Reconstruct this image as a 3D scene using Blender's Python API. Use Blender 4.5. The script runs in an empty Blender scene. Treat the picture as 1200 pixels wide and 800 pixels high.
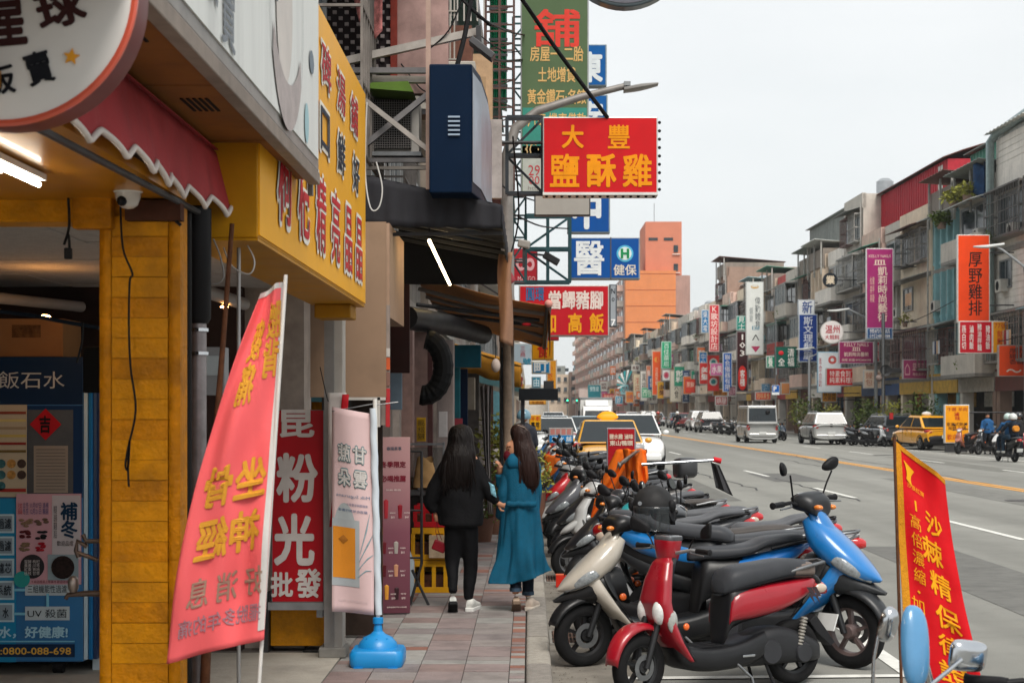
import bpy, math, random
from mathutils import Vector, Matrix, noise
SC = bpy.context.scene
COL = SC.collection
R = math.radians
rnd = random.Random(11)

# ---------------------------------------------------------------- camera, sky, sun, exposure
F, HZ, VX, H = 1830.0, 480.0, 620.0, 1.75        # focal length in photo pixels, horizon row, street's vanishing column, eye height
cam_d = bpy.data.cameras.new('camera')
cam_d.sensor_width = 36; cam_d.lens = F / 1200 * 36
cam_d.shift_x = -(VX - 600) / 1200; cam_d.shift_y = (HZ - 400) / 1200
cam_d.clip_start = 0.1; cam_d.clip_end = 4000
cam_d.dof.use_dof = True; cam_d.dof.focus_distance = 11.5; cam_d.dof.aperture_fstop = 7.5
cam = bpy.data.objects.new('camera', cam_d); COL.objects.link(cam)
cam.location = (0, 0, H); cam.rotation_euler = (R(90), 0, 0)
SC.camera = cam

SUN_EL, SUN_ROT = 54, 165
w = bpy.data.worlds.new('World'); SC.world = w; w.use_nodes = True
nt = w.node_tree; nt.nodes.clear()
wo = nt.nodes.new('ShaderNodeOutputWorld'); bg = nt.nodes.new('ShaderNodeBackground')
sky = nt.nodes.new('ShaderNodeTexSky'); sky.sky_type = 'NISHITA'; sky.sun_disc = False
sky.sun_elevation = R(SUN_EL); sky.sun_rotation = R(SUN_ROT); sky.air_density = 1.0; sky.dust_density = 3
bg.inputs['Strength'].default_value = 0.1
mx = nt.nodes.new('ShaderNodeMix'); mx.data_type = 'RGBA'
mx.inputs['Factor'].default_value = 0.93                         # a closed deck of thin cloud
nz = nt.nodes.new('ShaderNodeTexNoise'); nz.inputs['Scale'].default_value = 2.2; nz.inputs['Detail'].default_value = 5; nz.inputs['Roughness'].default_value = .45
tc = nt.nodes.new('ShaderNodeTexCoord'); mp = nt.nodes.new('ShaderNodeMapping'); mp.inputs['Scale'].default_value = (1, 1, 3.2)
cr = nt.nodes.new('ShaderNodeValToRGB')
cr.color_ramp.elements[0].position = .3; cr.color_ramp.elements[0].color = (3.35, 3.5, 3.52, 1)
cr.color_ramp.elements[1].position = .7; cr.color_ramp.elements[1].color = (4.15, 4.2, 4.17, 1)
nt.links.new(tc.outputs['Generated'], mp.inputs['Vector']); nt.links.new(mp.outputs['Vector'], nz.inputs['Vector'])
nt.links.new(nz.outputs['Fac'], cr.inputs['Fac'])
nt.links.new(sky.outputs['Color'], mx.inputs['A']); nt.links.new(cr.outputs['Color'], mx.inputs['B'])
nt.links.new(mx.outputs['Result'], bg.inputs['Color']); nt.links.new(bg.outputs['Background'], wo.inputs['Surface'])

sd = bpy.data.lights.new('sun', 'SUN'); sd.energy = 1.5; sd.angle = R(28); sd.color = (1, .95, .88)
sun = bpy.data.objects.new('sun', sd); COL.objects.link(sun)
_a = R(SUN_ROT); _e = R(SUN_EL)
_dir = Vector((math.sin(_a) * math.cos(_e), math.cos(_a) * math.cos(_e), math.sin(_e)))
sun.rotation_euler = _dir.to_track_quat('Z', 'Y').to_euler()

SC.view_settings.view_transform = 'Standard'; SC.view_settings.look = 'None'
SC.view_settings.exposure = 1.28; SC.view_settings.gamma = 1
SC.render.engine = 'CYCLES'
SC.cycles.use_denoising = True
SC.cycles.max_bounces = 5; SC.cycles.diffuse_bounces = 3; SC.cycles.glossy_bounces = 3
SC.cycles.transmission_bounces = 4; SC.cycles.transparent_max_bounces = 6
SC.cycles.caustics_reflective = False; SC.cycles.caustics_refractive = False
SC.cycles.sample_clamp_indirect = 4

# ---------------------------------------------------------------- materials
def hexc(s):
    s = s.lstrip('#'); o = []
    for i in (0, 2, 4):
        c = int(s[i:i+2], 16) / 255
        o.append(c / 12.92 if c < .04045 else ((c + .055) / 1.055) ** 2.4)
    return tuple(o)
_M = {}
def mat(col, rough=.6, metal=0, var=.12, scale=6, bump=0, bscale=40, streak=0, coat=0, emit=0, alpha=1, dirt=0, trans=0, spec=None, coordinate='Object', stretch=None):
    """plain material: base colour broken up by noise, optional fine relief, rain streaks, dirt"""
    if isinstance(col, str): col = hexc(col)
    key = (tuple(round(c, 4) for c in col), rough, metal, var, scale, bump, bscale, streak, coat, emit, alpha, dirt, trans, spec, stretch)
    if key in _M: return _M[key]
    m = bpy.data.materials.new('material'); m.use_nodes = True; n = m.node_tree; L = n.links
    b = n.nodes['Principled BSDF']
    b.inputs['Roughness'].default_value = rough; b.inputs['Metallic'].default_value = metal
    if spec is None and not metal and not coat: spec = .15
    if spec is not None: b.inputs['Specular IOR Level'].default_value = spec
    if coat: b.inputs['Coat Weight'].default_value = coat; b.inputs['Coat Roughness'].default_value = .06
    if trans: b.inputs['Transmission Weight'].default_value = trans
    if alpha < 1: b.inputs['Alpha'].default_value = alpha
    if emit:
        b.inputs['Emission Color'].default_value = (*col, 1); b.inputs['Emission Strength'].default_value = emit
    t = n.nodes.new('ShaderNodeNewGeometry'); vec = t.outputs['Position']
    if stretch:
        mm = n.nodes.new('ShaderNodeMapping'); mm.inputs['Scale'].default_value = stretch
        L.new(vec, mm.inputs['Vector']); vec2 = mm.outputs['Vector']
    else: vec2 = vec
    last = None
    if var:
        q = n.nodes.new('ShaderNodeTexNoise'); q.inputs['Scale'].default_value = scale; q.inputs['Detail'].default_value = 6; q.inputs['Roughness'].default_value = .65
        L.new(vec2, q.inputs['Vector'])
        r = n.nodes.new('ShaderNodeValToRGB'); e = r.color_ramp.elements
        e[0].position = .3; e[1].position = .7
        e[0].color = (*[c * (1 - var) for c in col], 1); e[1].color = (*[min(1, c * (1 + var * .7)) for c in col], 1)
        L.new(q.outputs['Fac'], r.inputs['Fac']); last = r.outputs['Color']
        if not metal:
            rr = n.nodes.new('ShaderNodeMapRange'); rr.inputs['To Min'].default_value = max(0, rough - .1); rr.inputs['To Max'].default_value = min(1, rough + .12)
            L.new(q.outputs['Fac'], rr.inputs['Value']); L.new(rr.outputs['Result'], b.inputs['Roughness'])
    def over(last, fac, c2):
        x = n.nodes.new('ShaderNodeMix'); x.data_type = 'RGBA'
        L.new(fac, x.inputs['Factor'])
        if last: L.new(last, x.inputs['A'])
        else: x.inputs['A'].default_value = (*col, 1)
        x.inputs['B'].default_value = (*c2, 1)
        return x.outputs['Result']
    def mask(sc, st, lo, hi, amt):
        mm = n.nodes.new('ShaderNodeMapping'); mm.inputs['Scale'].default_value = st; L.new(vec, mm.inputs['Vector'])
        q = n.nodes.new('ShaderNodeTexNoise'); q.inputs['Scale'].default_value = sc; q.inputs['Detail'].default_value = 5; L.new(mm.outputs['Vector'], q.inputs['Vector'])
        r = n.nodes.new('ShaderNodeMapRange'); r.inputs['From Min'].default_value = lo; r.inputs['From Max'].default_value = hi; r.inputs['To Max'].default_value = amt
        L.new(q.outputs['Fac'], r.inputs['Value']); return r.outputs['Result']
    if streak: last = over(last, mask(1.0, (4, 4, .35), .48, .8, streak), [c * .28 + .005 for c in col])
    if dirt: last = over(last, mask(5.0, (1, 1, 1), .5, .75, dirt), [c * .3 + .006 for c in col])
    if last: L.new(last, b.inputs['Base Color'])
    else: b.inputs['Base Color'].default_value = (*col, 1)
    if bump:
        q = n.nodes.new('ShaderNodeTexNoise'); q.inputs['Scale'].default_value = bscale; q.inputs['Detail'].default_value = 5
        L.new(vec2, q.inputs['Vector'])
        u = n.nodes.new('ShaderNodeBump'); u.inputs['Strength'].default_value = bump; u.inputs['Distance'].default_value = .02
        L.new(q.outputs['Fac'], u.inputs['Height']); L.new(u.outputs['Normal'], b.inputs['Normal'])
    _M[key] = m
    return m
def paint(c, **k): return mat(c, rough=k.pop('rough', .3), coat=k.pop('coat', .55), var=k.pop('var', .08), scale=6, dirt=.22, **k)
def glow(c, s): return mat(c, emit=s, var=0)
BLACK = mat('#1b1b1d', .5, var=.3, scale=14, bump=.08, bscale=120)
def plast(c): return mat([v*.42 for v in hexc(c)], .38, var=.2, scale=10, dirt=.2, spec=.4)
PLASTIC = mat('#232427', .45, var=.2, scale=9, dirt=.15)
RUBBER = mat('#1a1a1b', .8, var=.25, scale=20, bump=.1)
SEATM = mat('#3f4145', .42, var=.14, scale=7, bump=.12, bscale=160)
CHROME = mat('#c9ccd0', .18, metal=1, var=.1)
STEEL = mat('#8a8c8e', .42, metal=.9, var=.25, scale=12)
IRON = mat('#39393b', .6, metal=.4, var=.3, scale=12, dirt=.3)
RUST = mat('#5a3a28', .85, var=.4, scale=20, bump=.2)
GLASS = mat('#46525a', .07, var=.1, spec=.9)
DARK = mat('#141414', .8, var=.3)
CONC = mat('#8f8c86', .85, var=.2, scale=3, bump=.15, bscale=30, dirt=.3, streak=.3)
CABLE = mat('#18181a', .6, var=0)
WHITE = mat('#e4e4e0', .5, var=.06, scale=4, dirt=.1)
GREYM = mat('#8d9092', .5, var=.1, metal=.2)

# ---------------------------------------------------------------- mesh builder
class B:
    def __init__(s): s.v = []; s.f = []
    def add(s, vs, fs):
        o = len(s.v); s.v += [tuple(v) for v in vs]; s.f += [tuple(i + o for i in f) for f in fs]; return s
    def box(s, x0, x1, y0, y1, z0, z1):
        return s.add([(x, y, z) for x in (x0, x1) for y in (y0, y1) for z in (z0, z1)],
                     [(0, 1, 3, 2), (4, 6, 7, 5), (0, 4, 5, 1), (2, 3, 7, 6), (0, 2, 6, 4), (1, 5, 7, 3)])
    def cbox(s, c, d): return s.box(c[0]-d[0]/2, c[0]+d[0]/2, c[1]-d[1]/2, c[1]+d[1]/2, c[2]-d[2]/2, c[2]+d[2]/2)
    def obox(s, c, d, rot):
        t = B().cbox((0, 0, 0), d); c = Vector(c)
        return s.add([c + rot @ Vector(v) for v in t.v], t.f)
    def beam(s, a, b, wd=.04, h=.04):
        a = Vector(a); b = Vector(b); d = b - a
        return s.obox((a + b) / 2, (wd, h, d.length), d.to_track_quat('Z', 'Y').to_matrix())
    def tube(s, pts, r, n=8, cap=True, sx=1):
        pts = [Vector(p) for p in pts]; k = len(pts)
        rs = r if isinstance(r, (list, tuple)) else [r] * k
        o = len(s.v); up = None
        for i, p in enumerate(pts):
            d = (pts[min(i+1, k-1)] - pts[max(i-1, 0)])
            d = d.normalized() if d.length > 1e-9 else Vector((0, 0, 1))
            if up is None: up = Vector((0, 0, 1)) if abs(d.z) < .9 else Vector((0, 1, 0))
            a = d.cross(up).normalized(); up = a.cross(d).normalized()
            for j in range(n):
                t = 2 * math.pi * j / n
                s.v.append(tuple(p + (a * math.cos(t) * sx + up * math.sin(t)) * rs[i]))
        for i in range(k - 1):
            for j in range(n):
                s.f.append((o+i*n+j, o+i*n+(j+1) % n, o+(i+1)*n+(j+1) % n, o+(i+1)*n+j))
        if cap: s.f.append(tuple(o+j for j in range(n))[::-1]); s.f.append(tuple(o+(k-1)*n+j for j in range(n)))
        return s
    def prism(s, poly, a, b, ax='y'):
        n = len(poly)
        def P(p, t): return (p[0], t, p[1]) if ax == 'y' else ((t, p[0], p[1]) if ax == 'x' else (p[0], p[1], t))
        s.add([P(p, a) for p in poly] + [P(p, b) for p in poly],
              [tuple(range(n))[::-1], tuple(range(n, 2*n))] + [(i, (i+1) % n, n+(i+1) % n, n+i) for i in range(n)])
        return s
    def lathe(s, prof, n=20, c=(0, 0, 0), ax='z', a0=0, a1=360):
        o = len(s.v); full = abs(a1 - a0) >= 360; m = n if full else n + 1
        for (r, h) in prof:
            for j in range(m):
                t = R(a0 + (a1 - a0) * j / n); x, y = r * math.cos(t), r * math.sin(t)
                p = (x, y, h) if ax == 'z' else ((x, h, y) if ax == 'y' else (h, x, y))
                s.v.append((p[0]+c[0], p[1]+c[1], p[2]+c[2]))
        for i in range(len(prof) - 1):
            for j in range(n):
                j2 = (j+1) % m
                s.f.append((o+i*m+j, o+i*m+j2, o+(i+1)*m+j2, o+(i+1)*m+j))
        return s
    def disc(s, c, r, h, ax='y', n=28):
        return s.lathe([(0.0001, 0), (r, 0), (r, h), (.0001, h)], n, c, ax)
    def ball(s, c, r, n=12, sc=(1, 1, 1)):
        pr = [(max(1e-4, math.sin(math.pi*i/n)), -math.cos(math.pi*i/n)) for i in range(n+1)]
        t = B().lathe(pr, n+4); return s.add([(c[0]+x*r*sc[0], c[1]+y*r*sc[1], c[2]+z*r*sc[2]) for x, y, z in t.v], t.f)
    def loft(s, keys, n=16, seg=3, ex=2.6, closed=True):
        """keys: (x, z, tilt_deg (90 = upright section), half_width, half_height[, exponent[, y]]) along a body; sections are superellipses whose plane is tilted in xz"""
        K = [tuple(k) + ((ex,) if len(k) < 6 else ()) for k in keys]; K = [k + ((0,) if len(k) < 7 else ()) for k in K]
        S = []
        for i in range(len(K) - 1):
            p0, p1, p2, p3 = K[max(i-1, 0)], K[i], K[i+1], K[min(i+2, len(K)-1)]
            for q in range(seg):
                t = q / seg
                S.append([.5*((2*b)+(c-a)*t+(2*a-5*b+4*c-d)*t*t+(3*b-a-3*c+d)*t**3) for a, b, c, d in zip(p0, p1, p2, p3)])
        S.append(list(K[-1])); o = len(s.v)
        for (x, z, ti, hw, hh, e, yy) in S:
            ti = R(ti-90); hw = max(hw, 1e-3); hh = max(hh, 1e-3); e = max(e, 1.2)
            for j in range(n):
                t = 2*math.pi*(j+.5)/n; c, q = math.cos(t), math.sin(t)
                a = hw*math.copysign(abs(c)**(2/e), c); b = hh*math.copysign(abs(q)**(2/e), q)
                s.v.append((x - b*math.sin(ti), yy + a, z + b*math.cos(ti)))
        k = len(S)
        for i in range(k-1):
            for j in range(n): s.f.append((o+i*n+j, o+i*n+(j+1) % n, o+(i+1)*n+(j+1) % n, o+(i+1)*n+j))
        if closed: s.f.append(tuple(o+j for j in range(n))[::-1]); s.f.append(tuple(o+(k-1)*n+j for j in range(n)))
        return s
    def grid(s, fn, nu, nv):
        o = len(s.v)
        for i in range(nu+1):
            for j in range(nv+1): s.v.append(tuple(fn(i/nu, j/nv)))
        for i in range(nu):
            for j in range(nv): s.f.append((o+i*(nv+1)+j, o+(i+1)*(nv+1)+j, o+(i+1)*(nv+1)+j+1, o+i*(nv+1)+j+1))
        return s
    def move(s, m):
        s.v = [tuple(m @ Vector(v)) for v in s.v]; return s
    def mesh(s, smooth=None):
        me = bpy.data.meshes.new('mesh'); me.from_pydata(s.v, [], s.f); me.update()
        if smooth:
            for p in me.polygons: p.use_smooth = True
            me.set_sharp_from_angle(angle=R(smooth))
        return me
    def done(s, name, m, parent=None, smooth=None, bevel=0, thick=0, loc=None, rz=0, stuff=False, label=None):
        o = bpy.data.objects.new(name, s.mesh(smooth)); COL.objects.link(o)
        o.data.materials.append(m)
        if thick:
            q = o.modifiers.new('t', 'SOLIDIFY'); q.thickness = thick; q.offset = 0
        if bevel:
            q = o.modifiers.new('b', 'BEVEL'); q.width = bevel; q.segments = 2; q.limit_method = 'ANGLE'; q.angle_limit = R(40)
        if parent: o.parent = parent
        if loc: o.location = loc
        if rz: o.rotation_euler.z = rz
        if stuff: o['kind'] = 'stuff'
        if label: o['label'] = label
        return o

def thing(name, label, cat, loc=(0, 0, 0), rz=0, group=None):
    o = bpy.data.objects.new(name, None); COL.objects.link(o); o.empty_display_size = .1
    o.location = loc; o.rotation_euler.z = rz
    return tag(o, label, cat, group)
def tag(o, label=None, cat=None, group=None, kind=None):
    if label: o['label'] = label
    if cat: o['category'] = cat
    if group: o['group'] = group
    if kind: o['kind'] = kind
    return o
def struct(name, b, m, **k): return tag(b.done(name, m, **k), kind='structure')
def copy_obj(o, parent=None):
    c = o.copy(); COL.objects.link(c)
    if parent: c.parent = parent
    for ch in o.children: copy_obj(ch, c)
    return c
def piece(me, name, m, parent, loc=(0, 0, 0), scale=None, rz=0):
    o = bpy.data.objects.new(name, me); COL.objects.link(o); o.parent = parent; o.location = loc
    if scale: o.scale = scale
    if rz: o.rotation_euler.z = rz
    if me.materials:
        if me.materials[0] is not m: o.material_slots[0].link = 'OBJECT'; o.material_slots[0].material = m
    else: me.materials.append(m)
    return o
def P(px, py, Y): return Vector(((px-VX)*Y/F, Y, H-(py-HZ)*Y/F))       # design-time conversion of measurements to metres
def S(px, Y): return px*Y/F
UNIT = B().box(-.5, .5, -.5, .5, -.5, .5).mesh()                      # shared 12-triangle piece
def brick(name, m, parent, c, d, rz=0): return piece(UNIT, name, m, parent, c, d, rz)

# ---------------------------------------------------------------- lettering
_T = {}
def glyphs(body, res):
    k = (body, res)
    if k not in _T:
        c = bpy.data.curves.new('t', 'FONT'); c.body = body; c.resolution_u = res; c.align_x = 'CENTER'; c.space_line = .98
        o = bpy.data.objects.new('t', c); me = o.to_mesh()
        _T[k] = ([tuple(v.co) for v in me.vertices], [tuple(p.vertices) for p in me.polygons])
        o.to_mesh_clear(); bpy.data.objects.remove(o)
    return _T[k]
def text(body, w, h, m, parent, c=(0, 0, 0), bold=.02, res=2, name='lettering', mirror=False, tilt=0, warp=None, raised=.0):
    """flat lettering fitted to w x h in the parent's xz plane, facing -y"""
    vs, fs = glyphs(body, res)
    if not vs: return None
    x0, x1 = min(v[0] for v in vs), max(v[0] for v in vs); y0, y1 = min(v[1] for v in vs), max(v[1] for v in vs)
    sx = w/(x1-x0); sy = h/(y1-y0); ct, st = math.cos(R(tilt)), math.sin(R(tilt)); b = B(); out = []
    shifts = [(0, 0)] if bold < .012 else ([(-.7, -.7), (.7, -.7), (-.7, .7), (.7, .7)] if bold < .03 else [(-1, 0), (1, 0), (0, 1), (0, -1), (-.7, -.7), (.7, -.7), (-.7, .7), (.7, .7)])
    if bold >= .012: sx *= (x1-x0)/(x1-x0+2*bold*.7); sy *= (y1-y0)/(y1-y0+2*bold*.7)
    for i, (ox, oy) in enumerate(shifts):                       # a heavier cut of the face: the strokes laid over each other, each a hair proud of the last
        out = []
        for v in vs:
            x = (v[0]+ox*bold-(x0+x1)/2)*sx*(-1 if mirror else 1); z = (v[1]+oy*bold-(y0+y1)/2)*sy
            x, z = x*ct-z*st, x*st+z*ct
            if warp: q = warp(c[0]+x, c[2]+z); out.append((q[0], q[1]-i*.00025, q[2]))
            else: out.append((c[0]+x, c[1]-i*.00025, c[2]+z))
        b.add(out, fs)
    o = b.done(name, m, parent)
    if raised:
        q = o.modifiers.new('t', 'SOLIDIFY'); q.thickness = raised; q.offset = 0
    return o

INK = {}
def ink(c, glowing=0):
    if (c, glowing) not in INK: INK[(c, glowing)] = mat(c, .5, var=.1, scale=8, dirt=.16, emit=glowing)
    return INK[(c, glowing)]
def signboard(name, label, c, w, h, d, face, items=(), frame='#b9bcbe', rz=0, group=None, cat='sign', fw=.03, res=2, streak=.22, both=False, arms=None, parent=None, extra=None, facem=None):
    """a light-box or panel sign: casing, face panel, lettering as separate parts. items: (body, u, v, wu, hv, colour[, bold]) with u,v,wu,hv in fractions (v from the top)"""
    root = thing(name, label, cat, c, rz, group)
    B().box(-w/2, w/2, -d/2, d/2, -h/2, h/2).done('casing', mat(frame, .45, metal=.3, var=.15, dirt=.25), root, bevel=min(.01, d/8))
    B().box(-w/2+fw, w/2-fw, -d/2-.006, -d/2+.01, -h/2+fw, h/2-fw).done('face_panel', facem or mat(face, .4, var=.08, scale=1.5, streak=streak, dirt=.08), root)
    for it in items:
        body, u, v, wu, hv, colr = it[:6]; bold = it[6] if len(it) > 6 else .02
        text(body, wu*w, hv*h, ink(colr), root, ((u-.5)*w, -d/2-.011, (.5-v)*h), bold, res)
    if arms:
        b = B()
        for (dz, x_to) in arms: b.tube([(-w/2, 0, dz), (x_to, 0, dz)], .02 if h < 3 else .035, 6)
        b.done('bracket', IRON, root)
    if extra: extra(root, w, h, d)
    return root
def psign(name, label, x0, y0, x1, y1, Y, face, items=(), d=.18, **k):
    a, b = P(x0, y0, Y), P(x1, y1, Y)
    return signboard(name, label, (a+b)/2 + Vector((0, d/2, 0)), b.x-a.x, a.z-b.z, d, face, items, fw=k.pop('fw', S(1.6, Y)), **k)
def board(root, w, h, d, u, v, wu, hv, colr, name='panel', off=.009):
    return B().box((u-wu/2-.5)*w, (u+wu/2-.5)*w, -d/2-off, -d/2-off+.006, (.5-v-hv/2)*h, (.5-v+hv/2)*h).done(name, ink(colr), root)

def leafmass(b, c, rad, n, size, rr, sc=(1, 1, 1)):
    """small folded leaves spread through a volume"""
    for _ in range(n):
        d = Vector((rr.gauss(0, 1), rr.gauss(0, 1), rr.gauss(0, 1))).normalized()*rad*(rr.random()**.45)
        p = Vector(c)+Vector((d.x*sc[0], d.y*sc[1], d.z*sc[2]))
        a = Vector((rr.uniform(-1, 1), rr.uniform(-1, 1), rr.uniform(-.6, .9))).normalized(); q = a.cross(Vector((rr.uniform(-1, 1), rr.uniform(-1, 1), 1))).normalized()
        s_ = size*rr.uniform(.6, 1.4)
        b.add([p, p+a*s_*.5+q*s_*.25, p+a*s_, p+a*s_*.5-q*s_*.25], [(0, 1, 2), (0, 2, 3)])
    return b
LEAVES = [mat(c, .55, var=.35, scale=9) for c in ('#5a6b2c', '#4b5a2a', '#8a8a3a')]
def cloth_fold(p, amp, sc): return noise.noise(Vector(p)*sc)*amp
# ================================================================ ground, road, pavement
KX = .145                                    # kerb's outer face
RDX = -.0186                                 # road markings run a little left of the kerb line
def ground_z(x): return 0.0
def road_mat():
    m = mat('#83837e', .82, var=.12, scale=.8, bump=.25, bscale=90, dirt=.12)
    n = m.node_tree; L = n.links; b = n.nodes['Principled BSDF']
    t = n.nodes.new('ShaderNodeTexCoord'); g = n.nodes.new('ShaderNodeTexNoise'); g.inputs['Scale'].default_value = 160; g.inputs['Detail'].default_value = 3
    L.new(t.outputs['Object'], g.inputs['Vector'])
    src = b.inputs['Base Color'].links[0].from_socket
    x = n.nodes.new('ShaderNodeMix'); x.data_type = 'RGBA'; x.blend_type = 'OVERLAY'; x.inputs['Factor'].default_value = .55
    L.new(src, x.inputs['A']); L.new(g.outputs['Fac'], x.inputs['B'])
    w_ = n.nodes.new('ShaderNodeTexNoise'); w_.inputs['Scale'].default_value = .35; w_.inputs['Detail'].default_value = 3   # worn wheel paths
    mp_ = n.nodes.new('ShaderNodeMapping'); mp_.inputs['Scale'].default_value = (2.2, .06, 1); L.new(t.outputs['Object'], mp_.inputs['Vector']); L.new(mp_.outputs['Vector'], w_.inputs['Vector'])
    y = n.nodes.new('ShaderNodeMix'); y.data_type = 'RGBA'; y.blend_type = 'OVERLAY'; y.inputs['Factor'].default_value = .6
    L.new(x.outputs['Result'], y.inputs['A']); L.new(w_.outputs['Fac'], y.inputs['B']); L.new(y.outputs['Result'], b.inputs['Base Color'])
    return m
struct('ground', B().box(-300, 400, -60, 900, -.6, -.02), mat('#77756f', .9, var=.2, scale=.3))
ROADM = road_mat()
struct('road', B().grid(lambda u, v: (KX+.55+u*(21.2), -12+v*700, 0), 6, 80), ROADM)
struct('gutter_strip', B().box(KX, KX+.552, -8, 250, -.019, .004), mat('#7f7a72', .9, var=.3, scale=4, bump=.35, bscale=50, dirt=.35))
# painted markings (4 mm sheets)
WPAINT = mat('#d8d8d2', .6, var=.15, scale=12, dirt=.25); YPAINT = mat('#d89a44', .6, var=.15, scale=6, dirt=.2)
def mark(x0, y, wd, ln, m, name='road_marking', ang=RDX, zz=.005):
    b = B(); n = max(1, int(ln/3))
    b.add([(x0+ang*(y+ln*i/n)+s_*wd/2, y+ln*i/n, zz) for i in range(n+1) for s_ in (-1, 1)], [(2*i, 2*i+1, 2*i+3, 2*i+2) for i in range(n)])
    return struct(name, b, m)
for k in range(0, 30):
    mark(7.05, 11.0+k*10, .12, 4, WPAINT); mark(14.65, 11.5+k*10, .12, 4, WPAINT)
mark(11.35-.12, -5, .15, 420, YPAINT); mark(11.35+.12, -5, .15, 420, YPAINT)
mark(17.85, 3, .12, 380, WPAINT)
mark(2.52, 1.0, .12, 11.5, WPAINT, ang=0)                 # edge of the scooter bays
for yy in (10.15, 24.0):
    struct('road_marking', B().add([(.55, yy-.05, .009), (2.46, yy-.05+.1, .009), (2.46, yy+.05+.1, .009), (.55, yy+.05, .009)], [(0, 1, 2, 3)]), WPAINT)
for yy in (11.35, 11.95, 14.6):
    struct('road_marking', B().add([(.62, yy-.04, .009), (.95, yy-.04, .009), (.95, yy+.04, .009), (.62, yy+.04, .009)], [(0, 1, 2, 3)]), mat('#a3a199', .7, var=.3, scale=20, dirt=.4))
for (x, y, w_, l_, c) in ((4.2, 13, 1.1, 7, '#6e6e6b'), (9.0, 24, .9, 16, '#777773'), (6.0, 38, 1.3, 5, '#6a6a68'), (13.2, 44, 1.0, 14, '#74746f'), (3.6, 30, .5, 20, '#70706c')): struct('road_patch', B().add([(x, y, .003), (x+w_, y, .003), (x+w_, y+l_, .003), (x, y+l_, .003)], [(0, 1, 2, 3)]), mat(c, .85, var=.2, scale=3, bump=.3, bscale=90, dirt=.35))
# crack sealant and patches on the asphalt
for i in range(7):
    b = B(); x = rnd.uniform(4, 15); y = rnd.uniform(16, 70); pts = []
    for k in range(14): pts.append((x, y, .006)); x += rnd.uniform(-.12, .12); y += rnd.uniform(.3, 1.2)
    vs = [(p[0]+s_*.02, p[1], p[2]) for p in pts for s_ in (-1, 1)]
    struct('road_crack', b.add(vs, [(2*i_, 2*i_+1, 2*i_+3, 2*i_+2) for i_ in range(13)]), mat('#3c3c3e', .6, var=.1))
for (x, y, w_, l_) in ((9.5, 30, .7, .7), (5.2, 52, .75, .75), (13.6, 60, .8, .8)):
    tag(B().disc((x, y, .004), w_/2, .006, 'z', 24).done('manhole_cover', mat('#4c4b4a', .6, metal=.3, var=.3, scale=30), smooth=30), 'round iron manhole cover in the asphalt %s' % {9.5: 'nearest the camera, left of the double yellow line', 5.2: 'in the lane behind the parked taxi', 13.6: 'right of the double yellow line'}[x], 'manhole cover')

# pavement: bedding slab, then the paving pieces one by one
PX0 = -1.255
struct('sidewalk_bed', B().box(-1.75, KX-.17, 5, 140, -.1, .088), mat('#4b4744', .95, var=.3, scale=20))
pave = thing('pavement', 'pavement of grey and brick red paving slabs', None, (0, 0, 0)); del pave['label']; pave['kind'] = 'structure'
PAVES = [mat(c, .82, var=.16, scale=7, bump=.35, bscale=70, dirt=.45) for c in ('#87807d', '#7f7776', '#8c8784', '#877a78', '#918f8b', '#84736f')]
REDP = [mat(c, .82, var=.15, scale=7, bump=.35, bscale=70, dirt=.22) for c in ('#8f675a', '#855f54', '#846a63')]
cols = [(-1.25, -.993), (-.988, -.705), (-.70, -.415), (-.41, -.128)]
ZT = .1
def tile_z(): return ZT + rnd.uniform(-.0022, .0022)
yy = 7.6
while yy < 25:
    ln = rnd.choice((.3, .3, .3, .15, .15))
    band = 10.55 < yy < 10.8
    for ci, (a, b_) in enumerate(cols):
        m = rnd.choice(REDP if (band and ci < 2) or rnd.random() < .03 else PAVES)
        z = tile_z(); brick('paving_slab', m, pave, ((a+b_)/2, yy+ln/2, z/2+.03), (b_-a, ln-.006, z-.06))
    if yy > 10.7: brick('paving_slab', rnd.choice(PAVES), pave, (-1.4, yy+ln/2, .08), (.29, ln-.006, .036+rnd.random()*.003))
    yy += ln
for k in range(160):                                          # narrow brick strip beside the kerb
    y = 7.6+k*.1
    m = rnd.choice(REDP if rnd.random() < .28 else PAVES); z = tile_z()
    if k < 110: brick('paving_brick', m, pave, (-.075, y+.05, z/2+.03), (.094, .094, z-.06))
sb = B(); y = 25.0
while y < 120:
    for (a, b_) in cols+[(-1.54, -1.255), (-.125, -.027)]: sb.box(a, b_, y, y+.594, .05, tile_z())
    y += .6
sb.done('paving_slab', PAVES[0], pave, stuff=True)
sb = B()
for k in range(140): sb.box(-.122, -.027, 18.6+k*.1*.457, 18.6+(k+.94)*.1*.457, .05, tile_z())
sb.done('paving_brick', PAVES[3], pave, stuff=True)
KERBM = [mat(c, .88, var=.22, scale=18, bump=.5, bscale=110, dirt=.3) for c in ('#96918a', '#8a857f', '#a09b92')]
kerb = thing('kerb', 'granite kerb', None); del kerb['label']; kerb['kind'] = 'structure'
kb = B().loft([(0, .03, 90, 0.083, .085, 7), (1.188, .03, 90, .083, .085, 7)], n=16, seg=1)
kb.v = [(y_+.062, x_, z_) for x_, y_, z_ in kb.v]
km = kb.mesh(50)
for k in range(60):
    piece(km, 'kerb_stone', KERBM[k % 3], kerb, (0, 4.1+k*1.2, rnd.uniform(-.002, .002)))
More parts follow.
